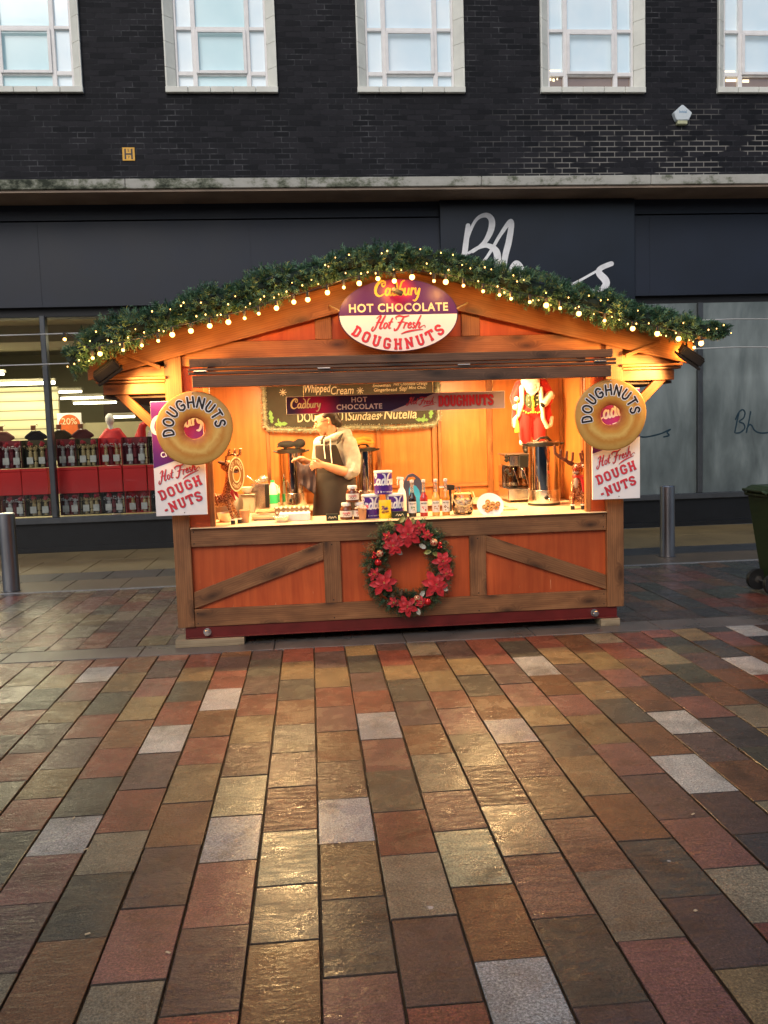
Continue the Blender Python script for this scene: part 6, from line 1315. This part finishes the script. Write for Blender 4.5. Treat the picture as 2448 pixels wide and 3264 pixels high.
# --- seated reindeer at the right
t = thing('reindeer_figure', 'seated plush reindeer with big antlers beside the right urn', 'reindeer', (2.165, 6.93, CT)); X, Y = 2.17, 6.95
organic('body', [('e', (X, Y + .02, 1.01), (.058, .055, .055)), ('c', [(X, Y + .01, 1.04), (X - .005, Y, 1.12), (X, Y - .005, 1.18)], [.05, .042, .03]), ('e', (X + .005, Y - .01, 1.245), (.052, .05, .045)), ('c', [(X, Y - .02, 1.235), (X - .03, Y - .055, 1.225)], [.034, .026]),
  ('c', [(X - .04, Y, 1.0), (X - .06, Y - .05, .985), (X - .062, Y - .075, .955)], [.026, .022, .015]), ('c', [(X + .035, Y, 1.0), (X + .03, Y - .06, .985), (X + .02, Y - .085, .955)], [.026, .022, .015]),
  ('c', [(X - .03, Y, 1.13), (X - .05, Y - .03, 1.07), (X - .05, Y - .06, 1.02)], [.02, .016, .013]), ('c', [(X + .04, Y, 1.13), (X + .055, Y - .02, 1.06), (X + .03, Y - .06, 1.02)], [.02, .016, .013])], .0065, 'copper', t)
hoof(X - .062, Y - .078, CT, t); hoof(X + .02, Y - .088, CT, t)
MB().ball((X - .02, Y - .043, 1.125), .026, sc=(.8, .5, 1.7)).build('belly', 'grey_plush', t, smooth=True); MB().ball((X - .028, Y - .062, 1.212), .026, sc=(1.15, .8, .6)).build('muzzle', 'grey_plush', t, smooth=True)
MB().ball((X - .04, Y - .078, 1.237), .012).build('nose', M('berry_nose', (.35, .012, .012), .4), t, smooth=True)
MB().tube([(X - .052, Y - .079, 1.207), (X - .03, Y - .088, 1.198), (X - .006, Y - .08, 1.206)], .002, seg=5).build('smile', 'black', t)
for s_ in (-1, 1):
    MB().ball((X + .008 + s_ * .03, Y - .05, 1.262), .013, sc=(.9, .5, 1.2), seg=14, rings=10).build('eye', 'white', t, smooth=True); MB().ball((X + .006 + s_ * .03, Y - .057, 1.26), .006).build('pupil', 'black', t, smooth=True)
    organic('ear', [('c', [(X + s_ * .045, Y, 1.275), (X + s_ * .075, Y + .01, 1.285)], [.014, .008])], .004, 'copperdark', t)
organic('antler', [('c', [(X - .03, Y, 1.28), (X - .08, Y - .01, 1.30), (X - .14, Y - .02, 1.335), (X - .185, Y - .02, 1.37), (X - .19, Y - .02, 1.43)], [.013, .014, .014, .013, .011])] + [('c', [(X - a, Y - .015, 1.30 + a * .25), (X - a + .004, Y - .015, 1.36 + a * .22)], .011) for a in (.04, .09, .14)], .005, 'copperdark', t, smooth=2)
organic('antler', [('c', [(X + .04, Y + .01, 1.28), (X + .07, Y + .03, 1.31), (X + .09, Y + .05, 1.37)], [.013, .013, .011])] + [('c', [(X + .05, Y + .02, 1.29), (X + .035, Y + .02, 1.36)], .011), ('c', [(X + .075, Y + .035, 1.32), (X + .055, Y + .035, 1.38)], .010)], .005, 'copperdark', t, smooth=2)
organic('scarf', [('c', [(X - .02, Y - .03, 1.178), (X + .02, Y - .04, 1.172), (X + .045, Y - .005, 1.178), (X + .01, Y + .03, 1.18), (X - .03, Y, 1.18), (X - .02, Y - .03, 1.178)], .014), ('c', [(X + .02, Y - .045, 1.17), (X + .035, Y - .052, 1.12), (X + .04, Y - .05, 1.06)], [.014, .016, .014])], .006, 'redcloth', t)
# --- bearded doll in a red coat standing on the espresso machine
t = thing('bearded_doll', 'tall festive doll with white beard, red coat and green waistcoat standing on the espresso machine', 'doll', (2.03, 7.86, 1.3525)); X, Y = 2.035, 7.86
organic('body', [('c', [(X - .065, Y, 1.72), (X - .065, Y, 1.58), (X - .06, Y, 1.46)], [.07, .062, .052]), ('c', [(X + .065, Y, 1.72), (X + .07, Y, 1.58), (X + .068, Y, 1.46)], [.07, .064, .055]), ('e', (X, Y, 1.80), (.12, .075, .15)), ('e', (X, Y, 2.02), (.055, .06, .07))], .009, 'redcloth', t)
organic('coat', [('c', [(X - .10, Y + .02, 1.97), (X - .155, Y + .01, 1.86), (X - .15, Y - .03, 1.78)], [.05, .045, .035]), ('c', [(X + .11, Y + .02, 1.98), (X + .165, Y + .01, 1.88), (X + .15, Y - .03, 1.83)], [.055, .05, .045]), ('c', [(X - .11, Y + .04, 1.9), (X - .13, Y + .04, 1.62)], [.05, .05]), ('c', [(X + .13, Y + .04, 1.9), (X + .15, Y + .03, 1.64)], [.05, .055]), ('e', (X, Y + .05, 1.85), (.15, .05, .18))], .009, 'redcloth', t)
organic('waistcoat', [('e', (X - .005, Y - .03, 1.82), (.085, .055, .10))], .009, 'greencloth', t)
mb = MB(); r = random.Random(4)
for i in range(13): mb.ball((X - .005 + r.uniform(-.004, .004), Y - .088, 1.90 - i * .015), .010, seg=8, rings=6, sc=(1.3, .5, .8))
for k in range(9): u = k / 8; mb.ball((X - .09 + .17 * u, Y - .07 - .012 * math.sin(PI * u), 1.735 - .02 * abs(math.sin(2 * PI * u))), .009, seg=8, rings=6)
mb.build('gold_trim', 'gold_ink', t, smooth=True)
mb = MB()
for s_ in (-1, 1):
    for z in (1.87, 1.83, 1.79): mb.ball((X - .005 + s_ * .04, Y - .083, z), .006, seg=8, rings=6)
mb.build('buttons', 'cream_ink', t, smooth=True)
organic('fur_trim', [('c', [(X - .10, Y - .05, 1.95), (X - .10, Y - .065, 1.80), (X - .13, Y - .045, 1.70), (X - .165, Y - .03, 1.66), (X - .16, Y - .02, 1.60)], [.024, .02, .02, .022, .02]), ('c', [(X + .07, Y - .07, 1.93), (X + .075, Y - .075, 1.80), (X + .09, Y - .07, 1.66), (X + .13, Y - .05, 1.585), (X + .17, Y - .03, 1.60), (X + .185, Y - .02, 1.67)], [.024, .02, .02, .022, .02, .018]),
  ('e', (X - .15, Y - .03, 1.78), (.035, .035, .04)), ('c', [(X + .17, Y - .02, 1.87), (X + .10, Y - .07, 1.80)], [.045, .036])], .008, 'fur', t)
for s_ in (-1, 1):
    organic('trouser_cuff', [('c', [(X + s_ * .063 - .022, Y, 1.452), (X + s_ * .063 + .022, Y, 1.452)], .036)], .008, 'fur', t)
    organic('boot', [('c', [(X + s_ * .06, Y, 1.43), (X + s_ * .06, Y, 1.385)], .03), ('c', [(X + s_ * .06, Y - .02, 1.378), (X + s_ * .06 - .01, Y - .06, 1.376)], .025)], .007, 'black', t)
organic('mitten', [('e', (X + .085, Y - .085, 1.785), (.022, .02, .026)), ('c', [(X + .08, Y - .09, 1.79), (X + .062, Y - .1, 1.80)], .008)], .005, 'black', t); organic('mitten', [('e', (X - .15, Y - .06, 1.845), (.024, .02, .024))], .006, 'white', t)
organic('beard', [('e', (X - .02, Y - .06, 2.0), (.09, .04, .07)), ('e', (X - .015, Y - .075, 1.94), (.06, .035, .055)), ('e', (X - .01, Y - .08, 1.895), (.03, .02, .035))] + [('c', [(X - .07 + .02 * k, Y - .08, 1.97), (X - .055 + .016 * k, Y - .095, 1.90 - .02 * math.sin(k * .6))], [.015, .006]) for k in range(7)], .007, 'fur', t)
organic('face', [('e', (X, Y - .05, 2.07), (.045, .04, .05))], .008, M('doll_face', (.62, .33, .22), .5), t)
organic('hood', [('e', (X, Y + .01, 2.09), (.07, .07, .075))], .009, 'redcloth', t)
mb = MB(); mb.tube([(X - .15, Y - .085, 1.84), (X - .155, Y - .09, 1.66)], .004); mb.build('cord', 'gold_ink', t); mb = MB()
for k in range(14): a = k * 2.4; mb.tube([(X - .155 + .006 * math.cos(a), Y - .09 + .006 * math.sin(a), 1.655), (X - .158 + .02 * math.cos(a), Y - .09 + .014 * math.sin(a), 1.545)], .004, seg=5)
mb.build('tassel', 'gold_ink', t, smooth=True)

# ================================================================== THE SERVER
SKIN = M('skin', (.50, .25, .15), .5, var=.06, vs=12, sss=.12); HOOD = M('grey_marl_hoodie', (.40, .39, .36), .9, var=.15, vs=30, bump=.6, bs=14); APR = M('charcoal_apron', (.020, .014, .012), .85, var=.2, vs=5, bump=.3, bs=9)
HAIRM = M('dark_hair', (.018, .009, .006), .5, var=.4, vs=60)
P = thing('person', 'person in grey hoodie, dark apron and glasses looking down at a dark cloth', 'person', (.21, 7.6, .18)); PY = 7.60
def V(x, y, z): return Vector((x, PY + y, z))
# body: head, neck, trunk, legs, bare forearms and hands as one skin
hd = V(.145, -.01, 1.69); tilt = Matrix.Rotation(math.radians(-15), 4, 'Y')   # head bowed to the left
def H(x, y, z): return hd + (tilt.to_3x3() @ Vector((x, y, z)))
prim = [('e', H(.012, 0, .035), (.096, .075, .088), tilt), ('e', H(-.03, 0, -.01), (.062, .064, .082), tilt), ('e', H(-.052, 0, -.052), (.036, .045, .042), tilt), ('e', H(-.058, 0, -.088), (.022, .024, .02), tilt),
  ('c', [H(-.083, 0, .012), H(-.102, 0, -.022)], [.009, .012]), ('e', H(-.083, 0, -.052), (.012, .02, .007), tilt), ('e', H(-.081, 0, -.063), (.012, .018, .007), tilt), ('e', H(-.078, 0, .032), (.014, .055, .012), tilt),
  ('c', [H(.03, 0, -.06), V(.215, .01, 1.50)], [.05, .056]), ('e', H(-.045, -.045, -.02), (.028, .018, .026), tilt), ('e', H(-.045, .045, -.02), (.028, .018, .026), tilt),
  ('c', [V(.215, .01, 1.48), V(.21, .01, 1.30), V(.21, .01, 1.12)], [.10, .11, .12]), ('c', [V(.15, -.02, 1.0), V(.15, -.02, .65), V(.15, .0, .25)], [.09, .065, .05]), ('c', [V(.27, .02, 1.0), V(.27, .02, .65), V(.27, .02, .25)], [.09, .065, .05]),
  ('c', [V(.15, -.03, .22), V(.08, -.08, .215)], [.045, .035]), ('c', [V(.27, .0, .22), V(.2, -.05, .215)], [.045, .035])]
for s_ in (-1, 1): prim += [('c', [H(.028, s_ * .074, .025), H(.038, s_ * .082, .01), H(.03, s_ * .078, -.018), H(.022, s_ * .07, -.022)], [.010, .009, .008, .006])]
# near arm (her right arm nearer the hatch): elbow low at the right, hand in front
prim += [('c', [V(.335, -.10, 1.25), V(.25, -.16, 1.27), V(.16, -.20, 1.305), V(.115, -.21, 1.325)], [.047, .042, .034, .026])]
hand1 = V(.085, -.215, 1.328)
prim += [('e', hand1, (.042, .02, .034))]
for k, (dz, L, dr) in enumerate(((.016, .05, .02), (.004, .056, .0), (-.009, .052, -.012), (-.021, .042, -.02))):
    b0_ = hand1 + Vector((-.032, -.004, dz)); prim.append(('c', [b0_, b0_ + Vector((-L * .5, -.010, dr * .2)), b0_ + Vector((-L * .82, .0, dr * .5 - .006)), b0_ + Vector((-L, .012, dr * .5 - .014))], [.0095, .009, .0085, .0075]))
prim.append(('c', [hand1 + Vector((-.005, -.006, .028)), hand1 + Vector((-.03, -.014, .048)), hand1 + Vector((-.06, -.01, .052))], [.012, .010, .008]))
# far arm reaching further left, holding the cloth up
prim += [('c', [V(.09, .10, 1.28), V(.02, .02, 1.325), V(-.05, -.07, 1.365)], [.042, .034, .025])]
hand2 = V(-.075, -.095, 1.378); prim += [('e', hand2, (.04, .022, .026))]
for k, (dy, L) in enumerate(((-.02, .05), (-.007, .056), (.006, .052), (.018, .042))):
    b0_ = hand2 + Vector((-.028, dy, .002)); prim.append(('c', [b0_, b0_ + Vector((-L * .5, -.004, .002)), b0_ + Vector((-L * .85, -.004, -.012)), b0_ + Vector((-L * .95, 0, -.026))], [.0092, .0088, .0082, .0072]))
prim.append(('c', [hand2 + Vector((0, -.02, .012)), hand2 + Vector((-.03, -.032, .006)), hand2 + Vector((-.052, -.03, -.008))], [.011, .010, .008]))
organic('body', prim, .0045, SKIN, P, smooth=2)
# clothing
organic('hoodie', [('c', [V(.215, .02, 1.47), V(.21, .02, 1.32), V(.215, .02, 1.16), V(.215, .02, 1.06)], [.125, .13, .13, .135]), ('c', [V(.10, .06, 1.50), V(.33, -.04, 1.50)], [.07, .075]), ('c', [V(.335, -.05, 1.50), V(.375, -.07, 1.38), V(.365, -.09, 1.27), V(.325, -.11, 1.245)], [.075, .068, .068, .06]), ('c', [V(.10, .08, 1.49), V(.075, .12, 1.37), V(.09, .10, 1.28)], [.068, .06, .055]),
  ('c', [V(.10, -.05, 1.545), V(.14, -.09, 1.535), V(.22, -.10, 1.555), V(.30, -.06, 1.58), V(.33, .02, 1.585), V(.28, .09, 1.575), V(.18, .10, 1.55), V(.11, .04, 1.545)], [.022, .026, .034, .042, .046, .042, .032, .024]), ('c', [V(.28, -.02, 1.60), V(.33, .03, 1.57)], [.04, .05])] +
  [('c', [V(.385 - .01 * k, -.13 - .012 * k, 1.33 - .022 * k), V(.37 - .012 * k, -.055 - .01 * k, 1.345 - .022 * k)], .020) for k in range(4)], .009, HOOD, P, smooth=3)
for dx, z1 in ((.0, 1.375), (.055, 1.335)): MB().tube([V(.125 + dx, -.115 - dx * .4, 1.54), V(.123 + dx, -.135 - dx * .3, 1.46), V(.13 + dx, -.14 - dx * .2, z1)], .0042, seg=6).build('drawstring', 'white', P, smooth=True)
# apron: bib, straps and skirt wrapped round the front
def shell(name, rows, mat, th=.006):
    bm = bmesh.new(); gr = [[bm.verts.new(p) for p in r_] for r_ in rows]
    for i in range(len(gr) - 1):
        for k in range(len(gr[0]) - 1): bm.faces.new((gr[i][k], gr[i][k + 1], gr[i + 1][k + 1], gr[i + 1][k]))
    mb = MB(); mb.bm(bm); o = mb.build(name, mat, P, smooth=True); s = o.modifiers.new('s', 'SOLIDIFY'); s.thickness = th; s2 = o.modifiers.new('u', 'SUBSURF'); s2.levels = 1; s2.render_levels = 1; return o
def arc_row(z, cx, cy, rx, ry, a0, a1, n=14, wob=0):
    return [V(cx + (rx + wob * math.sin(k * 2.1)) * math.cos(math.radians(a0 + (a1 - a0) * k / n)), cy + (ry + wob * math.sin(k * 2.1)) * math.sin(math.radians(a0 + (a1 - a0) * k / n)), z) for k in range(n + 1)]
shell('apron_bib', [arc_row(1.495, .195, .015, .150, .158, 198, 283), arc_row(1.43, .20, .015, .150, .150, 180, 290), arc_row(1.36, .205, .015, .150, .148, 165, 296), arc_row(1.29, .21, .015, .152, .150, 155, 305), arc_row(1.22, .213, .015, .158, .155, 145, 330)], APR)
shell('apron_skirt', [arc_row(1.265, .213, .015, .157, .153, 120, 395), arc_row(1.20, .213, .015, .168, .163, 118, 400), arc_row(1.1, .213, .015, .185, .178, 116, 402, wob=.003), arc_row(.95, .213, .012, .203, .19, 112, 400, wob=.006), arc_row(.75, .213, .01, .215, .20, 110, 398, wob=.011), arc_row(.55, .213, .01, .22, .205, 110, 396, wob=.015)], APR)
for pts in ([V(.105, -.135, 1.49), V(.108, -.12, 1.54), V(.135, -.08, 1.575)], [V(.235, -.145, 1.49), V(.262, -.135, 1.55), V(.29, -.09, 1.60)]):
    rows = [[p + Vector((-.016, 0, 0)), p + Vector((.016, 0, .004))] for p in pts]; shell('apron_strap', rows, APR, .005)
organic('hair', [('e', H(.04, 0, .055), (.088, .082, .083), tilt), ('e', H(.075, 0, .01), (.052, .072, .07), tilt), ('e', H(.105, .0, -.035), (.036, .045, .05), tilt), ('e', H(-.02, 0, .095), (.062, .068, .035), tilt), ('e', H(.02, -.062, .05), (.04, .02, .028), tilt), ('e', H(.02, .062, .05), (.04, .02, .028), tilt)], .006, HAIRM, P)
# face details
EYE = M('eye_white', (.7, .66, .6), .2); LIP = M('lips', (.36, .09, .07), .45)
for s_ in (-1, 1):
    e = sub(MB().ball(H(-.075, s_ * .031, .005), .0115, seg=14, rings=10, sc=(.8, 1, .75)).build('eye', EYE, P, smooth=True)); MB().ball(H(-.0835, s_ * .031, .001), .0052, seg=10, rings=8, sc=(.5, 1, 1)).build('iris', 'black', e, smooth=True)
    MB().tube([H(-.086, s_ * .014, .024), H(-.086, s_ * .032, .030), H(-.074, s_ * .052, .025)], .0028, seg=6).build('eyebrow', HAIRM, P, smooth=True)
    MB().tube([H(-.083, s_ * .018, .009), H(-.0865, s_ * .031, .0115), H(-.078, s_ * .045, .007)], .0016, seg=5).build('eyelid', HAIRM, P, smooth=True)
MB().tube([H(-.090, -.017, -.053), H(-.0965, 0, -.0515), H(-.090, .017, -.053)], [.002, .0045, .002], seg=8).build('upper_lip', LIP, P, smooth=True); MB().tube([H(-.088, -.014, -.062), H(-.094, 0, -.063), H(-.088, .014, -.062)], [.002, .005, .002], seg=8).build('lower_lip', LIP, P, smooth=True)
GL = [H(-.098, s * (.030) + .023 * math.cos(a * PI / 8), -.004 + .019 * math.sin(a * PI / 8)) for s in (-1,) for a in range(17)]
gl = MB()
for s_ in (-1, 1): gl.tube([H(-.100 + .006 * abs(math.cos(a * PI / 8)), s_ * .030 + .0235 * math.cos(a * PI / 8), -.002 + .0185 * math.sin(a * PI / 8)) for a in range(17)], .0016, seg=5); gl.tube([H(-.094, s_ * .054, .006), H(-.04, s_ * .073, .012), H(.03, s_ * .080, .014)], .0018, seg=5)
gl.tube([H(-.10, -.0075, .003), H(-.103, 0, .006), H(-.10, .0075, .003)], .0016, seg=5); gl.build('glasses', 'black', P, smooth=True)
# the cloth she is holding
CL = M('dark_cloth', (.05, .035, .045), .9, var=.25, vs=25, bump=.4, bs=60); r = random.Random(2)
bm = bmesh.new(); gr = []
for i in range(16):
    u = i / 15; row = []
    for k in range(13):
        v = k / 12; x = -.135 + .165 * v + .03 * u * (1 - v) * 1.0 + .012 * math.sin(u * 3); z = 1.385 - .02 * v - .045 * math.sin(PI * v) * (1 - u) - u * (.21 + .08 * v); y = PY - .115 - .105 * v + .018 * math.sin(v * 15 + u * 2) * (.3 + u) + .01 * math.sin(u * 9 + v * 4)
        row.append(bm.verts.new((x, y, z)))
    gr.append(row)
for i in range(15):
    for k in range(12): bm.faces.new((gr[i][k], gr[i][k + 1], gr[i + 1][k + 1], gr[i + 1][k]))
m = MB(); m.bm(bm); o = m.build('held_cloth', CL, smooth=True, label='dark cloth draped between the hands of the person', cat='cloth'); s = o.modifiers.new('s', 'SOLIDIFY'); s.thickness = .004

# ================================================================== WREATH
t = thing('christmas_wreath', 'fir wreath with poinsettias, baubles and pine cones hanging on the kiosk front', 'wreath', (.716, 6.60, .9)); WX, WZ, WR, WY = .716, .558, .255, 6.585
r = random.Random(21); mb = MB(); ringp = [Vector((WX + WR * math.cos(2 * PI * k / 32), WY, WZ + WR * 1.12 * math.sin(2 * PI * k / 32))) for k in range(33)]
mb.tube(ringp, .022, 2, seg=8)
for i in range(900):
    a = r.random() * 2 * PI; p = Vector((WX + WR * math.cos(a), WY, WZ + WR * 1.12 * math.sin(a))); rad = Vector((math.cos(a), 0, math.sin(a))); tan = Vector((-math.sin(a), 0, math.cos(a)))
    o_ = rad * r.uniform(-1, 1.15) + Vector((0, -1, 0)) * r.uniform(.0, .9); sprig(mb, p + o_ * .045, o_ + tan * r.uniform(-.8, .8), r.uniform(.045, .09), r, 16, 1 if r.random() < .4 else 0, .028, .003)
mb.build('fir_ring', ['fir_a', 'fir_c', 'stem'], t)
MT['poin'] = M('red_velvet_petal', (.50, .008, .014), .55, var=.35, vs=30, sheen=.4); MT['glit'] = M('gold_stamens', (.5, .3, .1), .3, .7); MT['leafg'] = M('gold_green_leaf', (.35, .32, .08), .45, var=.4, vs=20); MT['leafs'] = M('silver_leaf', (.5, .47, .38), .5, var=.2)
def petal(mb, c, ang, L, w, lift, curl, r):
    d = Vector((math.cos(ang), 0, math.sin(ang))); s = Vector((-math.sin(ang), 0, math.cos(ang))); out = Vector((0, -1, 0)); n_ = 6; ring_ = []
    for i in range(n_ + 1):
        u = i / n_; ww = w * math.sin(PI * min(.97, u * .85 + .12)) ** .8 * (1 if u < .98 else .1) * (1 + .12 * math.sin(u * 22)); base = c + d * (L * u) + out * (lift + curl * u - curl * 1.6 * u * u)
        ring_.append([base - s * ww + out * .006, base + out * -.002, base + s * ww + out * .006])
    vs = [v for q in ring_ for v in q]; fs = []
    for i in range(n_):
        for k in range(2): fs.append((i * 3 + k, i * 3 + k + 1, i * 3 + 4 + k, i * 3 + 3 + k))
    mb.add(vs, fs)
for x, z, R0 in ((.716, .815, .088), (.600, .735, .07), (.975, .60, .062), (.915, .42, .085), (.515, .452, .08), (.688, .262, .066), (.80, .86, .045), (1.0, .50, .045), (.45, .52, .04), (.56, .80, .036), (.86, .80, .036), (.59, .30, .036), (.80, .29, .04)):
    m = MB(); R0 *= 1.32; c = Vector((x, WY - .09, z)); a0 = r.random() * 2
    for k in range(6): petal(m, c, a0 + k * PI / 3 + r.uniform(-.15, .15), R0 * r.uniform(.9, 1.15), R0 * .27, .0, .02, r)
    for k in range(5): petal(m, c, a0 + .5 + k * 2 * PI / 5 + r.uniform(-.15, .15), R0 * .62, R0 * .2, .012, .022, r)
    f = sub(m.build('poinsettia', 'poin', t, smooth=True)); m = MB()
    for k in range(8): m.ball(c + Vector((r.uniform(-.009, .009), -.022, r.uniform(-.009, .009))), .003, seg=6, rings=5)
    m.build('stamens', 'glit', f, smooth=True)
def baub():
    m, n, l, b = nt('patterned_bauble'); v = n.new('ShaderNodeTexVoronoi'); v.feature = 'DISTANCE_TO_EDGE'; v.inputs['Scale'].default_value = 48; tc = n.new('ShaderNodeTexCoord'); l.new(tc.outputs['Object'], v.inputs[0]); q = ramp(n, [(.10, (.65, .42, .22)), (.16, (.45, .02, .02))]); l.new(v.outputs['Distance'], q.inputs[0]); l.new(q.outputs[0], b.inputs['Base Color']); b.inputs['Roughness'].default_value = .25; b.inputs['Metallic'].default_value = .3; return m
MT['bauble'] = baub(); MT['redgloss'] = M('glossy_red', (.5, .012, .015), .12, .3, var=.1)
for x, z, R0, mt_ in ((.912, .742, .027, 'bauble'), (.499, .673, .025, 'bauble'), (.483, .607, .024, 'redgloss'), (.772, .318, .022, 'bauble'), (.853, .287, .024, 'redgloss')): MB().ball((x, WY - .085, z), R0 * 1.15, seg=20, rings=14).build('bauble', mt_, t, smooth=True)
for x, z in ((.953, .715), (.451, .662), (.80, .275)):
    for dx, dz in ((0, 0), (.012, .014), (.014, -.012), (-.006, -.016), (.002, .02)): MB().ball((x + dx, WY - .09, z + dz), .0095, seg=12, rings=8).build('berry', 'redgloss', t, smooth=True)
MT['cone'] = M('pine_cone_scales', (.10, .055, .025), .7, var=.3, vs=60); MT['conetip'] = M('pale_scale_tips', (.42, .33, .17), .6)
for x, z, an in ((.413, .562, .15), (.493, .545, 1.2), (.59, .335, -.2), (.652, .36, .25), (.955, .495, 1.1), (.622, .86, .3)):
    m = MB(); ax_ = Matrix.Rotation(an, 3, 'Y'); c = Vector((x, WY - .075, z)); m.ball(c, .016, 0, 10, 8, sc=(1, 1, 1.9), rot=ax_.to_4x4())
    for k in range(60):
        u = (k + .5) / 60; zz = (u - .5) * .07; rr = .023 * math.sin(PI * (u * .85 + .12)) ** .7; a = k * 2.4; d = Vector((math.cos(a), math.sin(a), .35)).normalized(); p = c + ax_ @ Vector((rr * math.cos(a) * .75, rr * math.sin(a) * .75, zz)); q = p + ax_ @ (d * .009); s_ = ax_ @ Vector((-math.sin(a), math.cos(a), 0)) * .0045
        m.add([p - s_ * .5, p + s_ * .5, q + s_, q - s_], [(0, 1, 2, 3)], 0); q2 = q + ax_ @ (d * .0022); m.add([q - s_, q + s_, q2 + s_ * .5, q2 - s_ * .5], [(0, 1, 2, 3)], 1)
    m.build('pine_cone', ['cone', 'conetip'], t)
for x, z, a, mt_ in ((.66, .905, .9, 'leafg'), (.62, .875, 2.4, 'leafg'), (.745, .88, 1.2, 'leafg'), (.765, .84, .1, 'leafg'), (.905, .66, -.4, 'leafg'), (.89, .675, 3.4, 'leafg'), (.85, .70, 2.6, 'leafs'), (1.0, .555, -1.0, 'leafs'), (.965, .57, 2.0, 'leafg'), (.965, .385, -.3, 'leafs'), (.77, .235, -1.2, 'leafs'), (.755, .265, .6, 'leafg'), (.625, .69, -.6, 'leafs'), (.80, .325, 1.0, 'leafs')):
    m = MB(); petal(m, Vector((x, WY - .068, z)), a, .058, .017, .0, .01, r); m.build('leaf', mt_, t, smooth=True)
# --- bits of litter on the wet paving
MT['leaflit'] = M('pale_scrap', (.55, .42, .26), .6)
r = random.Random(77)
for i, (x, y, lab) in enumerate(((-.935, 3.36, 'left of the middle'), (-1.06, 3.66, 'beside a gravel joint at the left'), (-.78, 2.76, 'on a green slab at the lower left'), (-.50, 2.62, 'beside a joint in the lower left'), (1.2, 2.62, 'on the joint of the lower right'), (1.72, 4.95, 'on a dark slab right of the middle'), (1.35, 2.05, 'near the bottom right corner'), (1.5, 3.3, 'near the right joint'), (-1.55, 5.0, 'on a buff slab at the left'), (-1.17, 5.9, 'near the granite band at the left'))):
    m = MB(); m.obox(Vector((x, y, .003)), (r.uniform(.012, .022), r.uniform(.005, .01), .003), Matrix.Rotation(r.random() * 3, 4, 'Z'), ch=.001)
    m.build('litter_scrap', 'leaflit', label='tiny pale scrap on the wet paving, ' + lab, cat='litter', group='pale scraps on the paving')
